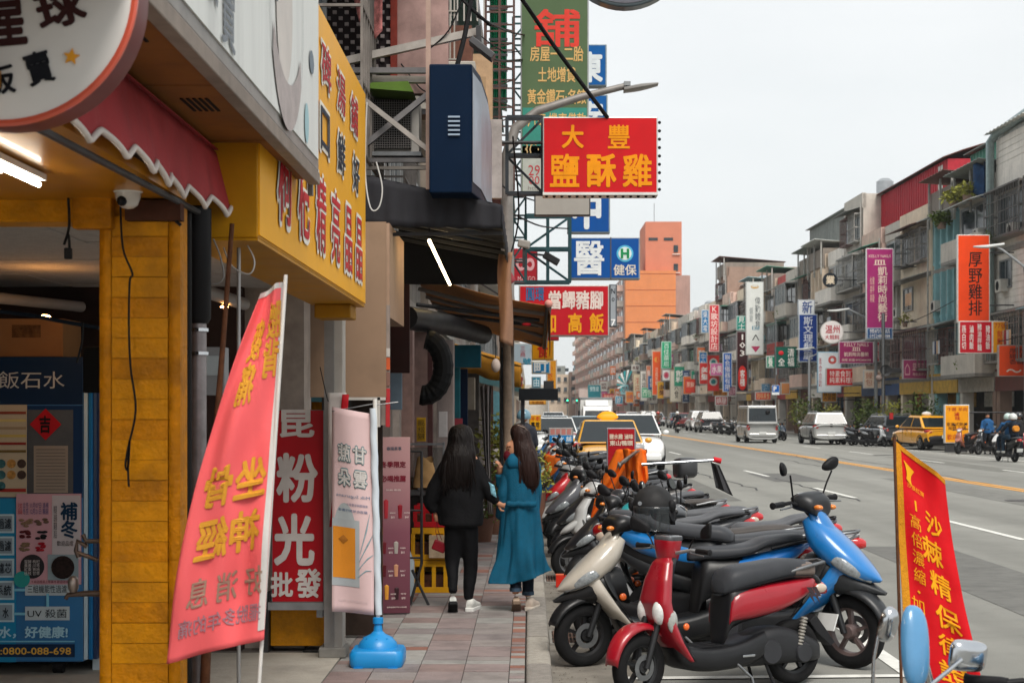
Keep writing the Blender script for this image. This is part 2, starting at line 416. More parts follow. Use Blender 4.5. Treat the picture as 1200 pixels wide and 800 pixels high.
# drain gratings
for i, yy in enumerate((11.95, 16.1)):
    g = thing('drain_grating', ('rusty drain grating in the gutter beside the nearest parked scooters', 'drain grating in the gutter by the coat hem of the woman in blue')[i], 'grating', (KX+.2, yy, .006))
    B().box(-.17, .17, -.33, .33, 0, .002).done('pit', DARK, g)
    f = B(); f.box(-.19, -.17, -.35, .35, 0, .012).box(.17, .19, -.35, .35, 0, .012).box(-.17, .17, -.35, -.33, 0, .012).box(-.17, .17, .33, .35, 0, .012); f.done('frame', CONC, g)
    for k in range(12): brick('bar', mat('#6f5a50', .8, var=.3), g, (-.155+k*.028, 0, .007), (.011, .66, .008))
    for k in range(3): brick('crossbar', mat('#6f5a50', .8, var=.3), g, (0, -.2+k*.2, .0065), (.34, .014, .007))
# shop floor slab at the yellow pillar's foot, arcade floor
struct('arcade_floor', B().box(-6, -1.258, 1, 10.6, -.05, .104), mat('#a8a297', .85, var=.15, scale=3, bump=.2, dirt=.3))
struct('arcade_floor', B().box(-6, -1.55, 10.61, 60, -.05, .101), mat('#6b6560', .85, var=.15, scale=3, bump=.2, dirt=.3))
# litter of small dark leaves in the gutter
b = B(); rr = random.Random(3)
for _ in range(420):
    x, y = KX+.02+abs(rr.gauss(0, .14)), rr.uniform(9.2, 20); a = rr.uniform(0, 6.3); s_ = rr.uniform(.006, .022); z = .006+rr.random()*.006
    b.add([(x, y, z), (x+s_*math.cos(a), y+s_*math.sin(a), z+.003), (x+s_*math.cos(a+1), y+s_*math.sin(a+1), z)], [(0, 1, 2)])
tag(b.done('gutter_litter', mat('#4a3d30', .9, var=.5, scale=60)), 'dry leaf crumbs and grit lying along the gutter', 'litter', kind='stuff')
# far right pavement
struct('sidewalk_far', B().grid(lambda u, v: (20.6+RDX*(-10+v*500)+u*3.6, -10+v*500, .13), 2, 60), mat('#7d7872', .9, var=.25, scale=3))
struct('kerb_far', B().add([(20.6+RDX*y, y, z) for y in (-10, 490) for z in (-.02, .134)]+[(20.45+RDX*y, y, z) for y in (-10, 490) for z in (-.02, .134)], [(4, 5, 7, 6), (0, 2, 3, 1), (1, 3, 7, 5)]), KERBM[0])
# ================================================================ left side, near: yellow arcade shop
FX = -1.25
YEL = mat('#d08a06', .45, var=.2, scale=16, bump=.35, bscale=60, dirt=.6, streak=.35)
YEL2 = mat('#c88004', .45, var=.22, scale=22, bump=.45, bscale=50, dirt=.75, streak=.35)
shop = thing('arcade_shop', 'yellow painted arcade shop front with brick faced pillar at the left edge of the photo', 'shop building', (0, 0, 0))
pil = B().box(-1.556, -1.262, 5.665, 5.77, .1, 2.52).done('pillar', YEL2, shop, bevel=.006)
for s_, x in ((0, -1.533), (1, -1.283)):                       # rough side strips of the pillar
    B().grid(lambda u, v: (x-.021+u*.042, 5.655+noise.noise((u*3+s_, v*60, 1))*.004, .1+v*2.42), 2, 130).done('pillar_strip', YEL2, pil, smooth=80, thick=.012)
for k in range(33):                                            # painted courses
    z = .135+k*.0735
    if z > 2.42: break
    brick('brick', YEL if k % 3 else YEL2, pil, (-1.408, 5.661-rnd.random()*.004, z+rnd.uniform(-.001, .001)), (.202, .022, .0715))
B().box(-4.4, -1.556, 5.66, 5.82, 2.43, 2.55).done('beam', YEL, shop, bevel=.005)
B().box(-1.64, -1.50, 5.60, 5.66, 2.40, 2.56).done('beam_bracket', YEL2, shop, bevel=.006)
B().box(-4.4, FX, 3.4, 5.7, 2.51, 2.55).done('ceiling', mat('#b9790f', .35, var=.25, scale=2, dirt=.3, coat=.2), shop)
B().box(-1.45, -1.25, 5.60, 5.66, 2.43, 2.50).done('stained_plate', mat('#4a2c20', .8, var=.4, scale=12), shop)
for k in range(9):                                             # grey interior ceiling, panel by panel
    for j in range(4):
        brick('ceiling_panel', mat('#c4c0bc', .85, var=.14, scale=26, bump=.8, bscale=90, streak=.1), shop, (-1.78-j*.9, 6.5+k*.9, 2.6+.003*((k+j) % 2)), (.885, .885, .02))
B().box(-6, -5.9, 1, 14, 0, 3).done('side_wall', mat('#4a3b30', .8, var=.3), shop)
B().box(-5.9, -1.42, 13.8, 13.95, 0, 3).done('back_wall', mat('#80664e', .85, var=.3, scale=2, dirt=.4), shop)

B().box(-6, -1.30, 6.02, 13.8, 2.64, 2.9).done('slab', CONC, shop)
B().box(-6, -1.30, 1.0, 6.0, 2.80, 3.0).done('slab', CONC, shop)
# yellow clapboard and louvre inside
for k in range(14):
    brick('clapboard', YEL2, shop, (-1.63, 11.6, .3+k*.112), (.34, .03, .106))
B().box(-1.80, -1.78, 11.5, 11.7, .1, 1.9).done('post', YEL2, shop)
# pale post at the far end of the shop
pst = B().box(-1.36, -1.243, 10.42, 10.58, .1, 2.5).done('post', mat('#b4aea6', .6, var=.15, scale=5, dirt=.35, streak=.3), shop, bevel=.005)
B().box(-1.365, -1.30, 10.40, 10.43, .1, 2.5).done('post_trim', mat('#8b8885', .5, var=.15, dirt=.3), shop)
B().box(-1.40, -1.22, 10.38, 10.62, .1, .17).done('footing', CONC, shop, bevel=.01)
B().box(-1.765, -1.385, 10.66, 10.95, .14, .40).done('plinth_box', YEL, shop, bevel=.004)
B().box(-1.80, -1.77, 10.6, 10.9, .1, .5).done('plinth_frame', IRON, shop); B().box(-1.385, -1.36, 10.66, 10.9, .1, .5).done('plinth_frame', IRON, shop)
lv = thing('louvre_cabinet', 'dark slatted louvre box hanging inside behind the leaning pink banner', 'louvre', (-1.80, 11.3, 2.35))
B().box(-.32, .32, 0, .3, -.5, .22).done('housing', DARK, lv)
for k in range(11): B().obox((.0, -.02, .17-k*.062), (.6, .05, .01), Matrix.Rotation(R(35), 3, 'X')).done('slat', mat('#2a2a2c', .45), lv)
mb = thing('meter_box', 'grey electrical meter box beside the rusty leaning pole', 'meter box', P(253, 435, 7.2))
B().box(-.045, .05, -.05, .05, -.11, .11).done('box', mat('#8f9194', .5, var=.15, dirt=.2), mb, bevel=.004)
B().box(-.035, .04, -.055, -.05, -.02, .07).done('window', mat('#a9b2b6', .2), mb)
# steel downpipe with black sheath
pipe = thing('drain_pipe', 'grey steel downpipe with a black sheath on top beside the yellow pillar', 'pipe', (-1.268, 5.99, .1))
B().tube([(0, 0, 0), (0, 0, 2.4)], .031, 16).done('tube', mat('#8b8586', .4, metal=.55, var=.35, scale=9, dirt=.6), pipe, smooth=50)
B().lathe([(.036, 1.98), (.048, 2.0), (.05, 2.42), (.03, 2.43)], 16).done('sheath', mat('#1c1c1e', .5, dirt=.2), pipe, smooth=40)
for z in (1.86, 1.95, 1.2): B().lathe([(.034, z), (.038, z), (.038, z+.012), (.034, z+.012)], 14).done('clamp', CHROME, pipe)
tag(B().tube([(-1.284, 5.87, .1), (-1.284, 5.87, 2.5)], .016, 10).done('conduit', mat('#1d1b1a', .6, dirt=.5), smooth=50), 'thin black conduit squeezed between yellow pillar and grey downpipe', 'pipe')
tag(B().tube([(-1.19, 6.4, .1), (-1.19, 6.4, 2.5)], .008, 8).done('thin_conduit', mat('#9b9a99', .4, metal=.5), smooth=50), 'thin light grey conduit behind the rusty leaning pole', 'pipe')
tag(B().tube([P(243, 800, 5.9)+Vector((-.02, 0, -.3)), P(246, 640, 5.9), P(256, 470, 5.9), P(263, 380, 5.9), P(272, 262, 5.9)], [.02, .018, .012, .010, .009], 10).done('rusty_pole', RUST, smooth=60), 'crooked rusty pole leaning between downpipe and the pink banner', 'pole')
# sticker, cables, camera, loose cables on the pillar
tag(B().box(-1.345, -1.235, 5.955, 5.96, 2.25, 2.40).done('blue_notice', mat('#14608c', .4)), 'small blue notice stuck high on the black pipe sheath', 'notice')
def cable(pts, lab, r=.004, m=CABLE, seg=5):
    b = B(); q = [Vector(p) for p in pts]; out = []
    for i in range(len(q)-1):
        p0, p1, p2, p3 = q[max(i-1, 0)], q[i], q[i+1], q[min(i+2, len(q)-1)]
        for k in range(seg):
            t = k/seg; out.append(.5*((2*p1)+(p2-p0)*t+(2*p0-5*p1+4*p2-p3)*t*t+(3*p1-p0-3*p2+p3)*t*t*t))
    out.append(q[-1]); return tag(b.tube(out, r, 6).done('cable', m, smooth=60), lab, 'cable')
cable([P(x, y, 5.6) for x, y in ((141, 238), (144, 290), (155, 320), (152, 330), (151, 380), (153, 430), (159, 480), (150, 525), (147, 545), (150, 548), (152, 515), (150, 545), (151, 570))], 'black cable hanging down the face of the yellow pillar')
cable([P(x, y, 5.55) for x, y in ((80, 232), (81, 265), (75, 287), (80, 275), (82, 300))], 'short black cable with plug hanging from the yellow beam', .005)
tag(B().cbox(tuple(P(80, 297, 5.55)), (.026, .02, .04)).done('plug', BLACK, bevel=.004), 'black plug dangling under the yellow beam', 'plug')
cable([P(x, y, 5.0) for x, y in ((50, 145), (60, 180), (85, 199), (100, 188), (105, 168))], 'thin grey cable looping below the round sign', .0025, mat('#4a4a4a', .5, var=0))
cable([P(x, y, 6.3) for x, y in ((272, 270), (285, 280), (298, 305), (292, 321), (272, 312), (262, 290))], 'pale looped cable beside the awning end and yellow sign', .0035, mat('#c9c9c6', .5, var=0))
cable([P(x, y, 6.0) for x, y in ((235, 290), (238, 320), (250, 333), (262, 325), (258, 300), (250, 280))], 'grey wire loop tied round the downpipe', .003, mat('#8a8a88', .5, var=0))
cable([P(x, y, 5.62) for x, y in ((200, 240), (204, 256), (212, 264))], 'dark cable stub at the top of the yellow pillar', .006)
dc = thing('dome_camera', 'white dome security camera above the yellow pillar', 'camera', P(150, 222, 5.45))
B().lathe([(.001, .012), (.05, .01), (.052, -.008), (.045, -.012)], 20).done('collar', WHITE, dc, smooth=40)
B().lathe([(.045, -.01), (.043, -.03), (.034, -.055), (.018, -.066), (.001, -.069)], 20).done('dome', mat('#c8c6c2', .25, coat=.5), dc, smooth=60)
B().ball((-.012, -.036, -.045), .018, 10).done('lens', mat('#14161a', .08), dc, smooth=60)
for i, (yy_, pxl) in enumerate(((3.6, -1.66), (3.75, -1.57))):
    lt = thing('ceiling_tube_lamp', ('bare fluorescent tube under the yellow ceiling, the left one of the pair', 'bare fluorescent tube under the yellow ceiling, the right one of the pair')[i], 'lamp', (pxl, yy_, 2.47))
    B().tube([(0, 0, 0), (0, 1.25, 0)], .008, 10).done('tube', glow('#fff4e0', 10), lt, smooth=60)
    B().box(-.022, .022, -.01, 1.26, .014, .034).done('batten', WHITE, lt)
lt = thing('shop_strip_lamp', 'grey strip lamp on the shop ceiling behind the yellow pillar', 'lamp', P(40, 352, 9.6))
B().tube([(-.8, -1.6, .02), (.12, .6, 0)], .035, 10).done('housing', mat('#7e7c7b', .5), lt, smooth=60)
B().ball(tuple(P(52, 371, 9.2)-P(40, 352, 9.6)), .022, 8, (1.6, 1, .5)).done('bulb', glow('#ffb060', 60), lt, smooth=60)
lt = thing('shop_strip_lamp', 'short grey lamp housing glowing warm left of the louvre box', 'lamp', P(262, 352, 8.6))
B().tube([(-.05, -.5, .03), (.06, .3, 0)], .035, 10).done('housing', mat('#8e8b88', .5), lt, smooth=60)
B().ball((.005, 0, -.035), .014, 8, (1.6, 1, .5)).done('bulb', glow('#ffb060', 60), lt, smooth=60)
for i, (a, b_, lab) in enumerate((((90, 640), 0, 'iron gate latch with hinge jutting from the left side of the yellow pillar'), ((78, 695), 1, 'old brass tap jutting from the left side of the yellow pillar'))):
    q = thing('wall_fitting' if not i else 'water_tap', lab, 'fitting' if not i else 'tap', P(118, a[1], 5.7))
    mm = mat('#5a4a40', .4, metal=.7, var=.4, scale=20)
    if i == 0:
        B().tube([(0, 0, .02), (-.05, -.01, .02), (-.062, -.01, .045)], .009, 8).tube([(-.05, 0, 0), (-.085, 0, .02), (-.09, 0, -.015), (-.08, 0, -.04)], .009, 8).tube([(-.09, 0, -.02), (-.01, 0, -.05)], .008, 8).done('arm', mm, q, smooth=60)
    else:
        B().tube([(0, 0, 0), (-.05, 0, 0), (-.12, 0, -.005), (-.128, 0, -.02)], [.012, .011, .009, .008], 10).done('spout', mm, q, smooth=60)
        B().lathe([(.012, .005), (.02, .02), (.02, .05), (.012, .062), (.001, .065)], 12, (-.1, 0, 0)).done('cap', mat('#8a7f78', .3, metal=.7), q, smooth=50)
tp = thing('water_tap', 'small steel tap on the pale post beside the red signboard', 'tap', P(402, 656, 10.4))
B().tube([(-.02, 0, 0), (.03, 0, 0), (.04, 0, -.03)], .008, 8).tube([(.0, 0, 0), (0, 0, .04)], .006, 8).tube([(-.018, 0, .04), (.018, 0, .04)], .006, 8).done('body', STEEL, tp, smooth=60)

# ---- water vending machine
Yv = 9.7
vm = thing('water_vending_machine', 'tall blue drinking water vending machine plastered with posters', 'vending machine', (0, 0, 0))
NAVY = mat('#0c2c52', .35, var=.1, coat=.3); BLU = mat('#1b6ea6', .35, var=.12, scale=2, coat=.3)
a, b_ = P(-90, 418, Yv), P(98, 775, Yv)
B().box(a.x, b_.x, Yv, Yv+.75, b_.z, a.z).done('cabinet', BLU, vm, bevel=.008)
def vp(x0, y0, x1, y1, c, name='panel', off=.004, m=None):
    p, q = P(x0, y0, Yv), P(x1, y1, Yv)
    return B().box(p.x, q.x, Yv-off, Yv-off+.003, q.z, p.z).done(name, m or mat(c, .4, var=.04), vm)
def vt(s_, x0, y0, x1, y1, c, off=.008, bold=.015, name='lettering', mirror=False, tilt=0):
    p, q = P(x0, y0, Yv), P(x1, y1, Yv)
    return text(s_, q.x-p.x, p.z-q.z, ink(c), vm, ((p.x+q.x)/2, Yv-off, (p.z+q.z)/2), bold, 2, name, mirror, tilt)
vp(-90, 418, 97, 474, '#0a2444', 'header_panel'); vp(-90, 475, 97, 583, '#0c2f58', 'upper_panel', .003)
vt('煮飯石水', -28, 435, 76, 455, '#b9bdbf', bold=0)
vp(33, 480, 86, 578, '#3a3d40', 'display_window', .006, mat('#4c4d4f', .12, var=.2)); vp(40, 522, 80, 577, '#9a8d80', 'price_list', .008)
for k in range(13): vp(43, 526+k*3.9, 77, 526.8+k*3.9, '#6f6258', 'ruled_line', .011)
p = P(54, 497, Yv); B().prism([(p.x-.098, p.z), (p.x, p.z-.098), (p.x+.098, p.z), (p.x, p.z+.098)], Yv-.012, Yv-.008).done('spring_diamond', mat('#b51620', .5), vm)
vt('吉', 47, 487, 60, 507, '#1a1214', .014, .03)
vp(-40, 474, 32, 582, '#b9ac94', 'menu_poster', .008)
for k, c in enumerate(('#8a3a28', '#cdbb7a', '#9c8a70', '#c4ae60', '#8a2a22', '#6f5a30')): vp(-40, 482+k*9, 31, 485+k*9, c, 'poster_band', .011)
for k in range(7):
    p = P(2+(k % 3)*12, 543+(k//3)*13, Yv); B().disc((p.x, Yv-.012, p.z), .028, .002, 'y', 12).done('dish_picture', mat(('#3d6d74', '#b98a4a', '#4a3a34')[k % 3], .5, var=.5, scale=60), vm)
vp(-40, 572, 31, 576, '#a03028', 'poster_band', .012)
vp(-90, 584, 19, 775, '#1f87b5', 'chart_panel', .006)
for k, (y, s_) in enumerate(((613, '過濾'), (639, '過濾'), (665, '濾芯'), (691, '濾系統'), (717, '水'))):
    vp(-60, y-11, 17, y+11, '#bcd4dc', 'chart_box', .009); vp(-58, y-9, 15, y+9, '#8c9ca8', 'chart_box', .011); vt(s_, -13 if len(s_) > 2 else -2 if len(s_) > 1 else 4, y-6, 14 if len(s_) > 1 else 11, y+6, '#15202c', .014)
vp(17, 689, 30, 692, '#7ec0d8', 'chart_line', .012); vp(17, 717, 30, 720, '#7ec0d8', 'chart_line', .012); vp(55, 695, 58, 710, '#7ec0d8', 'chart_line', .012)
for (x0, y0, x1, y1, s_) in ((30, 682, 82, 697, '三組機能性過濾'), (30, 710, 82, 726, 'UV 殺菌')):
    vp(x0, y0, x1, y1, '#b9c6cc', 'chart_box', .009); vt(s_, x0+3, y0+3, x1-3, y1-3, '#15202c', .012, .01)
vp(-20, 750, 88, 751.5, '#7ec0d8', 'chart_line', .012); vp(-60, 754, 88, 769, '#0f2a4a', 'hotline_strip', .01)
vt('喝好水，好健康!', -32, 733, 80, 747, '#a8d4e6', .012, .03); vt('服務熱線:0800-088-698', -56, 756, 84, 767, '#e0b04a', .013, .02)
q0, q1 = P(20, 580, Yv), P(96, 684, Yv)
vp(20, 578, 96, 684, '#c99aa4', 'tonic_poster', .016); vp(62, 580, 95, 655, '#c3bcc0', 'poster_column', .018)
vt('補\n冬', 72, 588, 92, 630, '#0f3350', .021, .03); vt('精選\n滋補\n藥膳\n湯品', 64, 592, 68, 630, '#4a4448', .021, 0); vt('歡迎品嚐', 68, 633, 87, 639, '#2a2c30', .021, .01)
vt('立冬 11月07日 進補\n冬至 12月21日 團圓', 28, 588, 58, 602, '#2f3c78', .021, .01); vt('元氣\n滿滿', 22, 589, 27, 602, '#b02a3c', .021, .01)
for k in range(6):
    p = P(31+(k % 2)*19, 612+(k//2)*14, Yv); b = B()
    for _ in range(9): b.ball((p.x+rnd.uniform(-.032, .032), Yv-.02, p.z+rnd.uniform(-.022, .022)), .014, 5, (1.3, .15, .6))
    b.done('herb_picture', mat(('#8a7058', '#6a5648', '#5a1c20', '#1c1c20', '#7a6650', '#a01c2c')[k], .6, var=.4, scale=90), vm, smooth=60)
p = P(39, 663, Yv); B().disc((p.x, Yv-.022, p.z), .075, .002, 'y', 26).done('dark_circle', mat('#2c2a2e', .5), vm); vt('當歸 枸杞\n黃耆 川芎\n紅棗 熟地\n桂枝 甘草', 30, 655, 48, 673, '#c9c4c4', .026, 0)
vp(57, 649, 93, 679, '#8fa0a8', 'pot_picture', .02); p = P(75, 664, Yv); B().disc((p.x, Yv-.026, p.z), .072, .002, 'y', 22).done('pot_picture', mat('#2a1c1a', .5, var=.9, scale=40), vm)
p = P(27, 678, Yv); B().disc((p.x, Yv-.024, p.z), .05, .002, 'y', 20).done('teal_corner', mat('#2f9a96', .5), vm)
vt('＊本店精選上等藥材 歡迎洽詢＊', 38, 679, 84, 682.5, '#6a2030', .021, 0)
# right flank
for (x0, x1, c, nm) in ((98.5, 103, '#b9cfdc', 'white_stripe'), (104, 108, '#1b6ea6', 'blue_strip')):
    a = P(x0, 450, Yv); c_ = P(x1, 772, Yv); B().box(a.x, c_.x, Yv-.006, Yv+.02, c_.z, a.z).done(nm, mat(c, .35), vm, bevel=.002)
a = P(108.5, 420, Yv+.2); c_ = P(125, 785, Yv+.2); B().box(a.x, c_.x, Yv+.2, Yv+.7, c_.z, a.z).done('side_cabinet', mat('#c3cdd2', .4, var=.15, scale=5), vm)
for k, (y0, y1, c) in enumerate(((470, 520, '#8f8684'), (523, 572, '#4f8ea0'), (578, 600, '#d4dadc'), (640, 650, '#2a2a2c'), (652, 664, '#222428'), (750, 762, '#2c8a9c'))):
    a = P(110, y0, Yv+.2); c_ = P(117, y1, Yv+.2); B().box(a.x, c_.x, Yv+.192, Yv+.198, c_.z, a.z).done('sticker', mat(c, .5, var=.3, scale=30), vm)
a = P(98, 460, Yv); B().box(a.x+.03, a.x+.075, Yv+.02, Yv+.7, .2, a.z).done('side_panel', NAVY, vm)
for x in (-3.4, -2.95): B().lathe([(.001, -.03), (.045, -.03), (.045, .03), (.001, .03)], 12, (x, Yv+.1, .145), 'x').done('castor', RUBBER, vm)
B().box(-3.6, -2.82, Yv+.05, Yv+.7, .17, .22).done('base_frame', DARK, vm)
bx = thing('cardboard_box', 'open brown cardboard carton standing on top of the blue water machine', 'box', (P(38, 418, Yv+.3).x, Yv+.35, 2.085))
B().box(-.3, .24, -.2, .2, 0, .24).done('carton', mat('#9a7048', .85, var=.12, scale=3), bx, bevel=.004)
B().obox((-.32, -.08, .27), (.2, .01, .18), Matrix.Rotation(R(25), 3, 'Y')).done('flap', mat('#a87c52', .85), bx)
B().box(-.08, .1, -.205, -.2, .12, .2).done('printed_mark', mat('#6a4a2c', .8, var=.6, scale=30), bx)
# brown wall things behind
tag(B().box(-2.63, -2.5, 9.2, 9.25, 1.85, 2.12).done('dark_sign', DARK, bevel=.004), 'small dark plate hanging between blue machine and yellow pillar', 'plate')
cable([P(97, 378, 7), P(96, 400, 7), P(90, 425, 7)], 'black cable falling onto the blue machine', .005)
cable([P(0, 365, 8), P(40, 370, 8), P(70, 376, 8), P(116, 384, 8)], 'dark blue hose strung across inside the shop', .012, mat('#1a2430', .6))

# ---- big white light box over the awning
def street_sign(name, label, X, y0, y1, z0, z1, d, facemat, casing, items, cat='sign', fw=.03, parent=None, decor=None):
    root = thing(name, label, cat, (X, (y0+y1)/2, (z0+z1)/2), R(90)); w_, h_ = y1-y0, z1-z0
    B().box(-w_/2, w_/2, -d*0, d, -h_/2, h_/2).done('casing', casing, root, bevel=.006)
    B().box(-w_/2+fw, w_/2-fw, -.006, .01, -h_/2+fw, h_/2-fw).done('face_panel', facemat, root)
    for it in items:
        body, yc, zc, ww, hh, c = it[:6]; bold = it[6] if len(it) > 6 else .02; res = it[7] if len(it) > 7 else 2
        text(body, ww, hh, ink(c), root, (yc-(y0+y1)/2, -.012, zc-(z0+z1)/2), bold, res, tilt=it[8] if len(it) > 8 else 0)
    if decor: decor(root, w_, h_)
    return root
def dec_white(root, w_, h_):
    L_ = lambda Y, z: (Y-(3.0+7.05)/2, z-(2.82+3.95)/2)
    cx, cz = L_(6.08, 3.32)
    B().add([(cx+.42*math.cos(t)*q, -.011, cz+.48*math.sin(t)*q) for t in [2*math.pi*i/48 for i in range(48)] for q in (1, .985)], [(2*i, (2*i+2) % 96, (2*i+3) % 96, 2*i+1) for i in range(48)]).done('plate_outline', mat('#a9acac', .5), root)
    ts = [math.pi*(1.18+.64*i/16) for i in range(17)]
    B().add([(cx+.42*math.cos(t), -.0115, cz+.48*math.sin(t)) for t in ts]+[(cx+.40*math.cos(t), -.0115, cz+.06+.36*math.sin(t)) for t in ts], [(i, i+1, i+18, i+17) for i in range(16)]).done('faded_bowl', mat('#b0a6a4', .5, var=.25, scale=8), root)
    for (Y_, z_, a_, b_, c_) in ((6.6, 2.96, .06, .085, '#9fc3ca'), (6.75, 3.25, .07, .05, '#6f7c88'), (5.45, 3.5, .05, .2, '#b4b4b2'), (6.0, 3.3, .2, .3, '#cfc8c2')):
        q, z_ = L_(Y_, z_); B().add([(q+a_*math.cos(t), -.0112, z_+b_*math.sin(t)) for t in [2*math.pi*i/20 for i in range(20)]], [tuple(range(20))]).done('faded_fruit', mat(c_, .5, var=.1), root)
street_sign('lightbox_sign', 'large faded white light box sign with ghosted dark lettering over the red awning', -.95, 3.0, 7.05, 2.82, 3.95, .30,
            mat('#dcdedb', .5, var=.06, scale=3, streak=.3, stretch=(10, 10, .6)), mat('#8a8580', .45, metal=.3, var=.25, dirt=.4),
            [('冷', 4.3, 3.16, .22, .3, '#8f9498', .015), ('飯', 4.6, 3.09, .22, .27, '#7d838a', .015), ('賣', 4.88, 3.0, .22, .25, '#7d838a', .015), ('專業批發零售', 4.9, 3.42, 1.9, .3, '#3a4a6a', .02)], fw=.05, decor=dec_white)
sf = thing('sign_soffit', 'stained brown timber soffit with vent slots under the white light box', 'soffit', (0, 0, 0))
for k in range(4):
    brick('soffit_board', mat('#8a5a28', .6, var=.25, scale=3, dirt=.4), sf, (-1.125, 3.5+k*1.03, 2.807), (.30, 1.02, .02))
    for j in range(5): brick('vent_slot', DARK, sf, (-1.17+j*.021, 3.5+k*1.03-.2, 2.7955), (.01, .22, .004))
B().box(-.995, -.945, 3.0, 7.06, 2.765, 2.818).done('edge_trim', mat('#8a7f76', .6, var=.3), sf, bevel=.004)
B().box(-1.0, -.98, 7.06, 7.1, 2.72, 3.9).done('end_cap', mat('#77787a', .5), sf)
# scalloped awning valance
aw = thing('scalloped_awning', 'old red canvas awning valance with white scalloped hem under the white sign', 'awning', (0, 0, 0))
AWN = mat('#a2383c', .7, var=.18, scale=3, bump=.3, bscale=14, dirt=.3, streak=.3)
def wav(y): return .055*abs(math.sin((y-.06)/.3*math.pi))**.7
def awn_fn(u, v):
    y = 3.85+u*3.25; top = 2.76; bot = 2.475+.012*(y-4)+wav(y)
    return (-1.20+.02*math.sin(y*4.3)*(1-v)+.02*math.sin(y*20.9)*(1-v)*.5-.03*v, y, bot+(top-bot)*v)
B().grid(awn_fn, 240, 8).done('valance', AWN, aw, smooth=80, thick=.004)
b = B(); pts = [Vector(awn_fn(k/240, 0)) + Vector((.004, 0, 0)) for k in range(241)]
B().tube(pts, .0105, 6).done('hem', mat('#d8cfc8', .6, var=.15), aw, smooth=70)
B().grid(lambda u, v: (-1.22-.5*v, 3.85+u*3.25, 2.77+.02*v), 12, 3).done('canopy', AWN, aw, thick=.004)
b = B().tube([(-1.26, 3.85, 2.47), (-1.26, 7.1, 2.52)], .012, 8).done('frame_bar', IRON, aw)
B().box(-1.215, -1.195, 6.45, 6.75, 2.58, 2.73).done('patch', mat('#8d8078', .8, var=.5, scale=30), aw)

# ---- long yellow sign
def dec_y(root, w_, h_):
    B().box(-w_/2, w_/2, .0, .30, -h_/2-.012, -h_/2-.001).done('bottom_plate', mat('#b98212', .4, var=.12, dirt=.25), root)
    B().box(w_/2-.35, w_/2-.05, .05, .28, -h_/2-.10, -h_/2-.013).done('end_bracket', mat('#a8760f', .5, dirt=.4), root, bevel=.01)
chars = [('枸', 6.72), ('杞', 7.3), ('精', 7.9), ('亮', 8.5), ('晶', 9.1), ('晶', 9.66)]
its = []
for s_, y in chars: its += [(s_, y, 2.74, .40, .42, '#f0ebdf', .05), ]
for s_, y in (('明', 6.42), ('目', 6.95), ('胃', 7.5), ('口', 8.05), ('鮮', 8.75), ('好', 9.5)): its += [(s_, y, 3.18, .4, .26, '#ece6d8', .045)]
for s_, y in (('口', 7.5), ('碑', 8.1), ('湯', 8.75), ('鋪', 9.4)): its += [(s_, y, 3.52, .42, .26, '#ece6d8', .045)]
ys = street_sign('yellow_sign', 'long yellow shop sign with red and black characters over the red awning end', -1.065, 6.13, 10.12, 2.425, 3.80, .34,
            mat('#f2ae1c', .4, var=.05, scale=1.2, streak=.08, dirt=.05), mat('#c48a14', .45, var=.1, dirt=.2), its, fw=.012, decor=dec_y)
for s_, y, z, w_, h_, c in [(s_, y, 2.74, .42, .4, '#c2202c') for s_, y in chars]+[(s_, y, 3.18, .36, .23, '#16263a') for s_, y in (('明', 6.42), ('目', 6.95), ('胃', 7.5), ('口', 8.05), ('鮮', 8.75), ('好', 9.5))]+[(s_, y, 3.52, .38, .23, '#b8242c') for s_, y in (('口', 7.5), ('碑', 8.1), ('湯', 8.75), ('鋪', 9.4))]:
    text(s_, w_*(.84 if h_ == .4 else .96), h_*.95, ink(c), ys, (y-8.125, -.016, z-3.1125), .014)
# ---- round sign, top left
c0 = P(2, -12, 3.7); rs = .325
rd = thing('round_sign', 'round white hanging sign with brown characters, orange star and coral rim', 'sign', c0)
B().lathe([(.001, .11), (rs-.004, .11), (rs-.002, .10), (rs, .003)], 72, (0, 0, 0), 'y').done('shade_tinted_band', mat('#6e3b3a', .4, var=.2, dirt=.3), rd, smooth=35)  # outer side of the rim, its shade put into the dark brown-red colour
B().lathe([(rs, .003), (rs, -.005), (rs-.006, -.008), (rs-.016, -.004), (rs-.016, .003)], 72, (0, 0, 0), 'y').done('rim', mat('#c85640', .35, var=.1, coat=.3), rd, smooth=35)
B().disc((0, 0, 0), rs-.014, .01, 'y', 72).done('face_panel', mat('#dedcd9', .4, var=.04, scale=2), rd)
text('星', .085, .125, ink('#3a1c1c'), rd, (.015, -.003, -.070), .035, 4, tilt=5); text('球', .115, .095, ink('#3a1c1c'), rd, (.139, -.003, -.042), .035, 4, tilt=16)
text('販', .068, .068, ink('#16181f'), rd, (-.002, -.003, -.215), .03, 4, tilt=8); text('賣', .064, .078, ink('#16181f'), rd, (.089, -.003, -.186), .03, 4, tilt=17)
st = [(.166+.020*(1 if k % 2 == 0 else .45)*math.sin(R(36*k+8)), -.160+.020*(1 if k % 2 == 0 else .45)*math.cos(R(36*k+8))) for k in range(10)]
B().prism(st, -.006, -.001).done('star', mat('#e09a2c', .5), rd)
B().tube([(0, .05, rs), (0, .05, rs+.8)], .02, 8).done('hanger', IRON, rd)

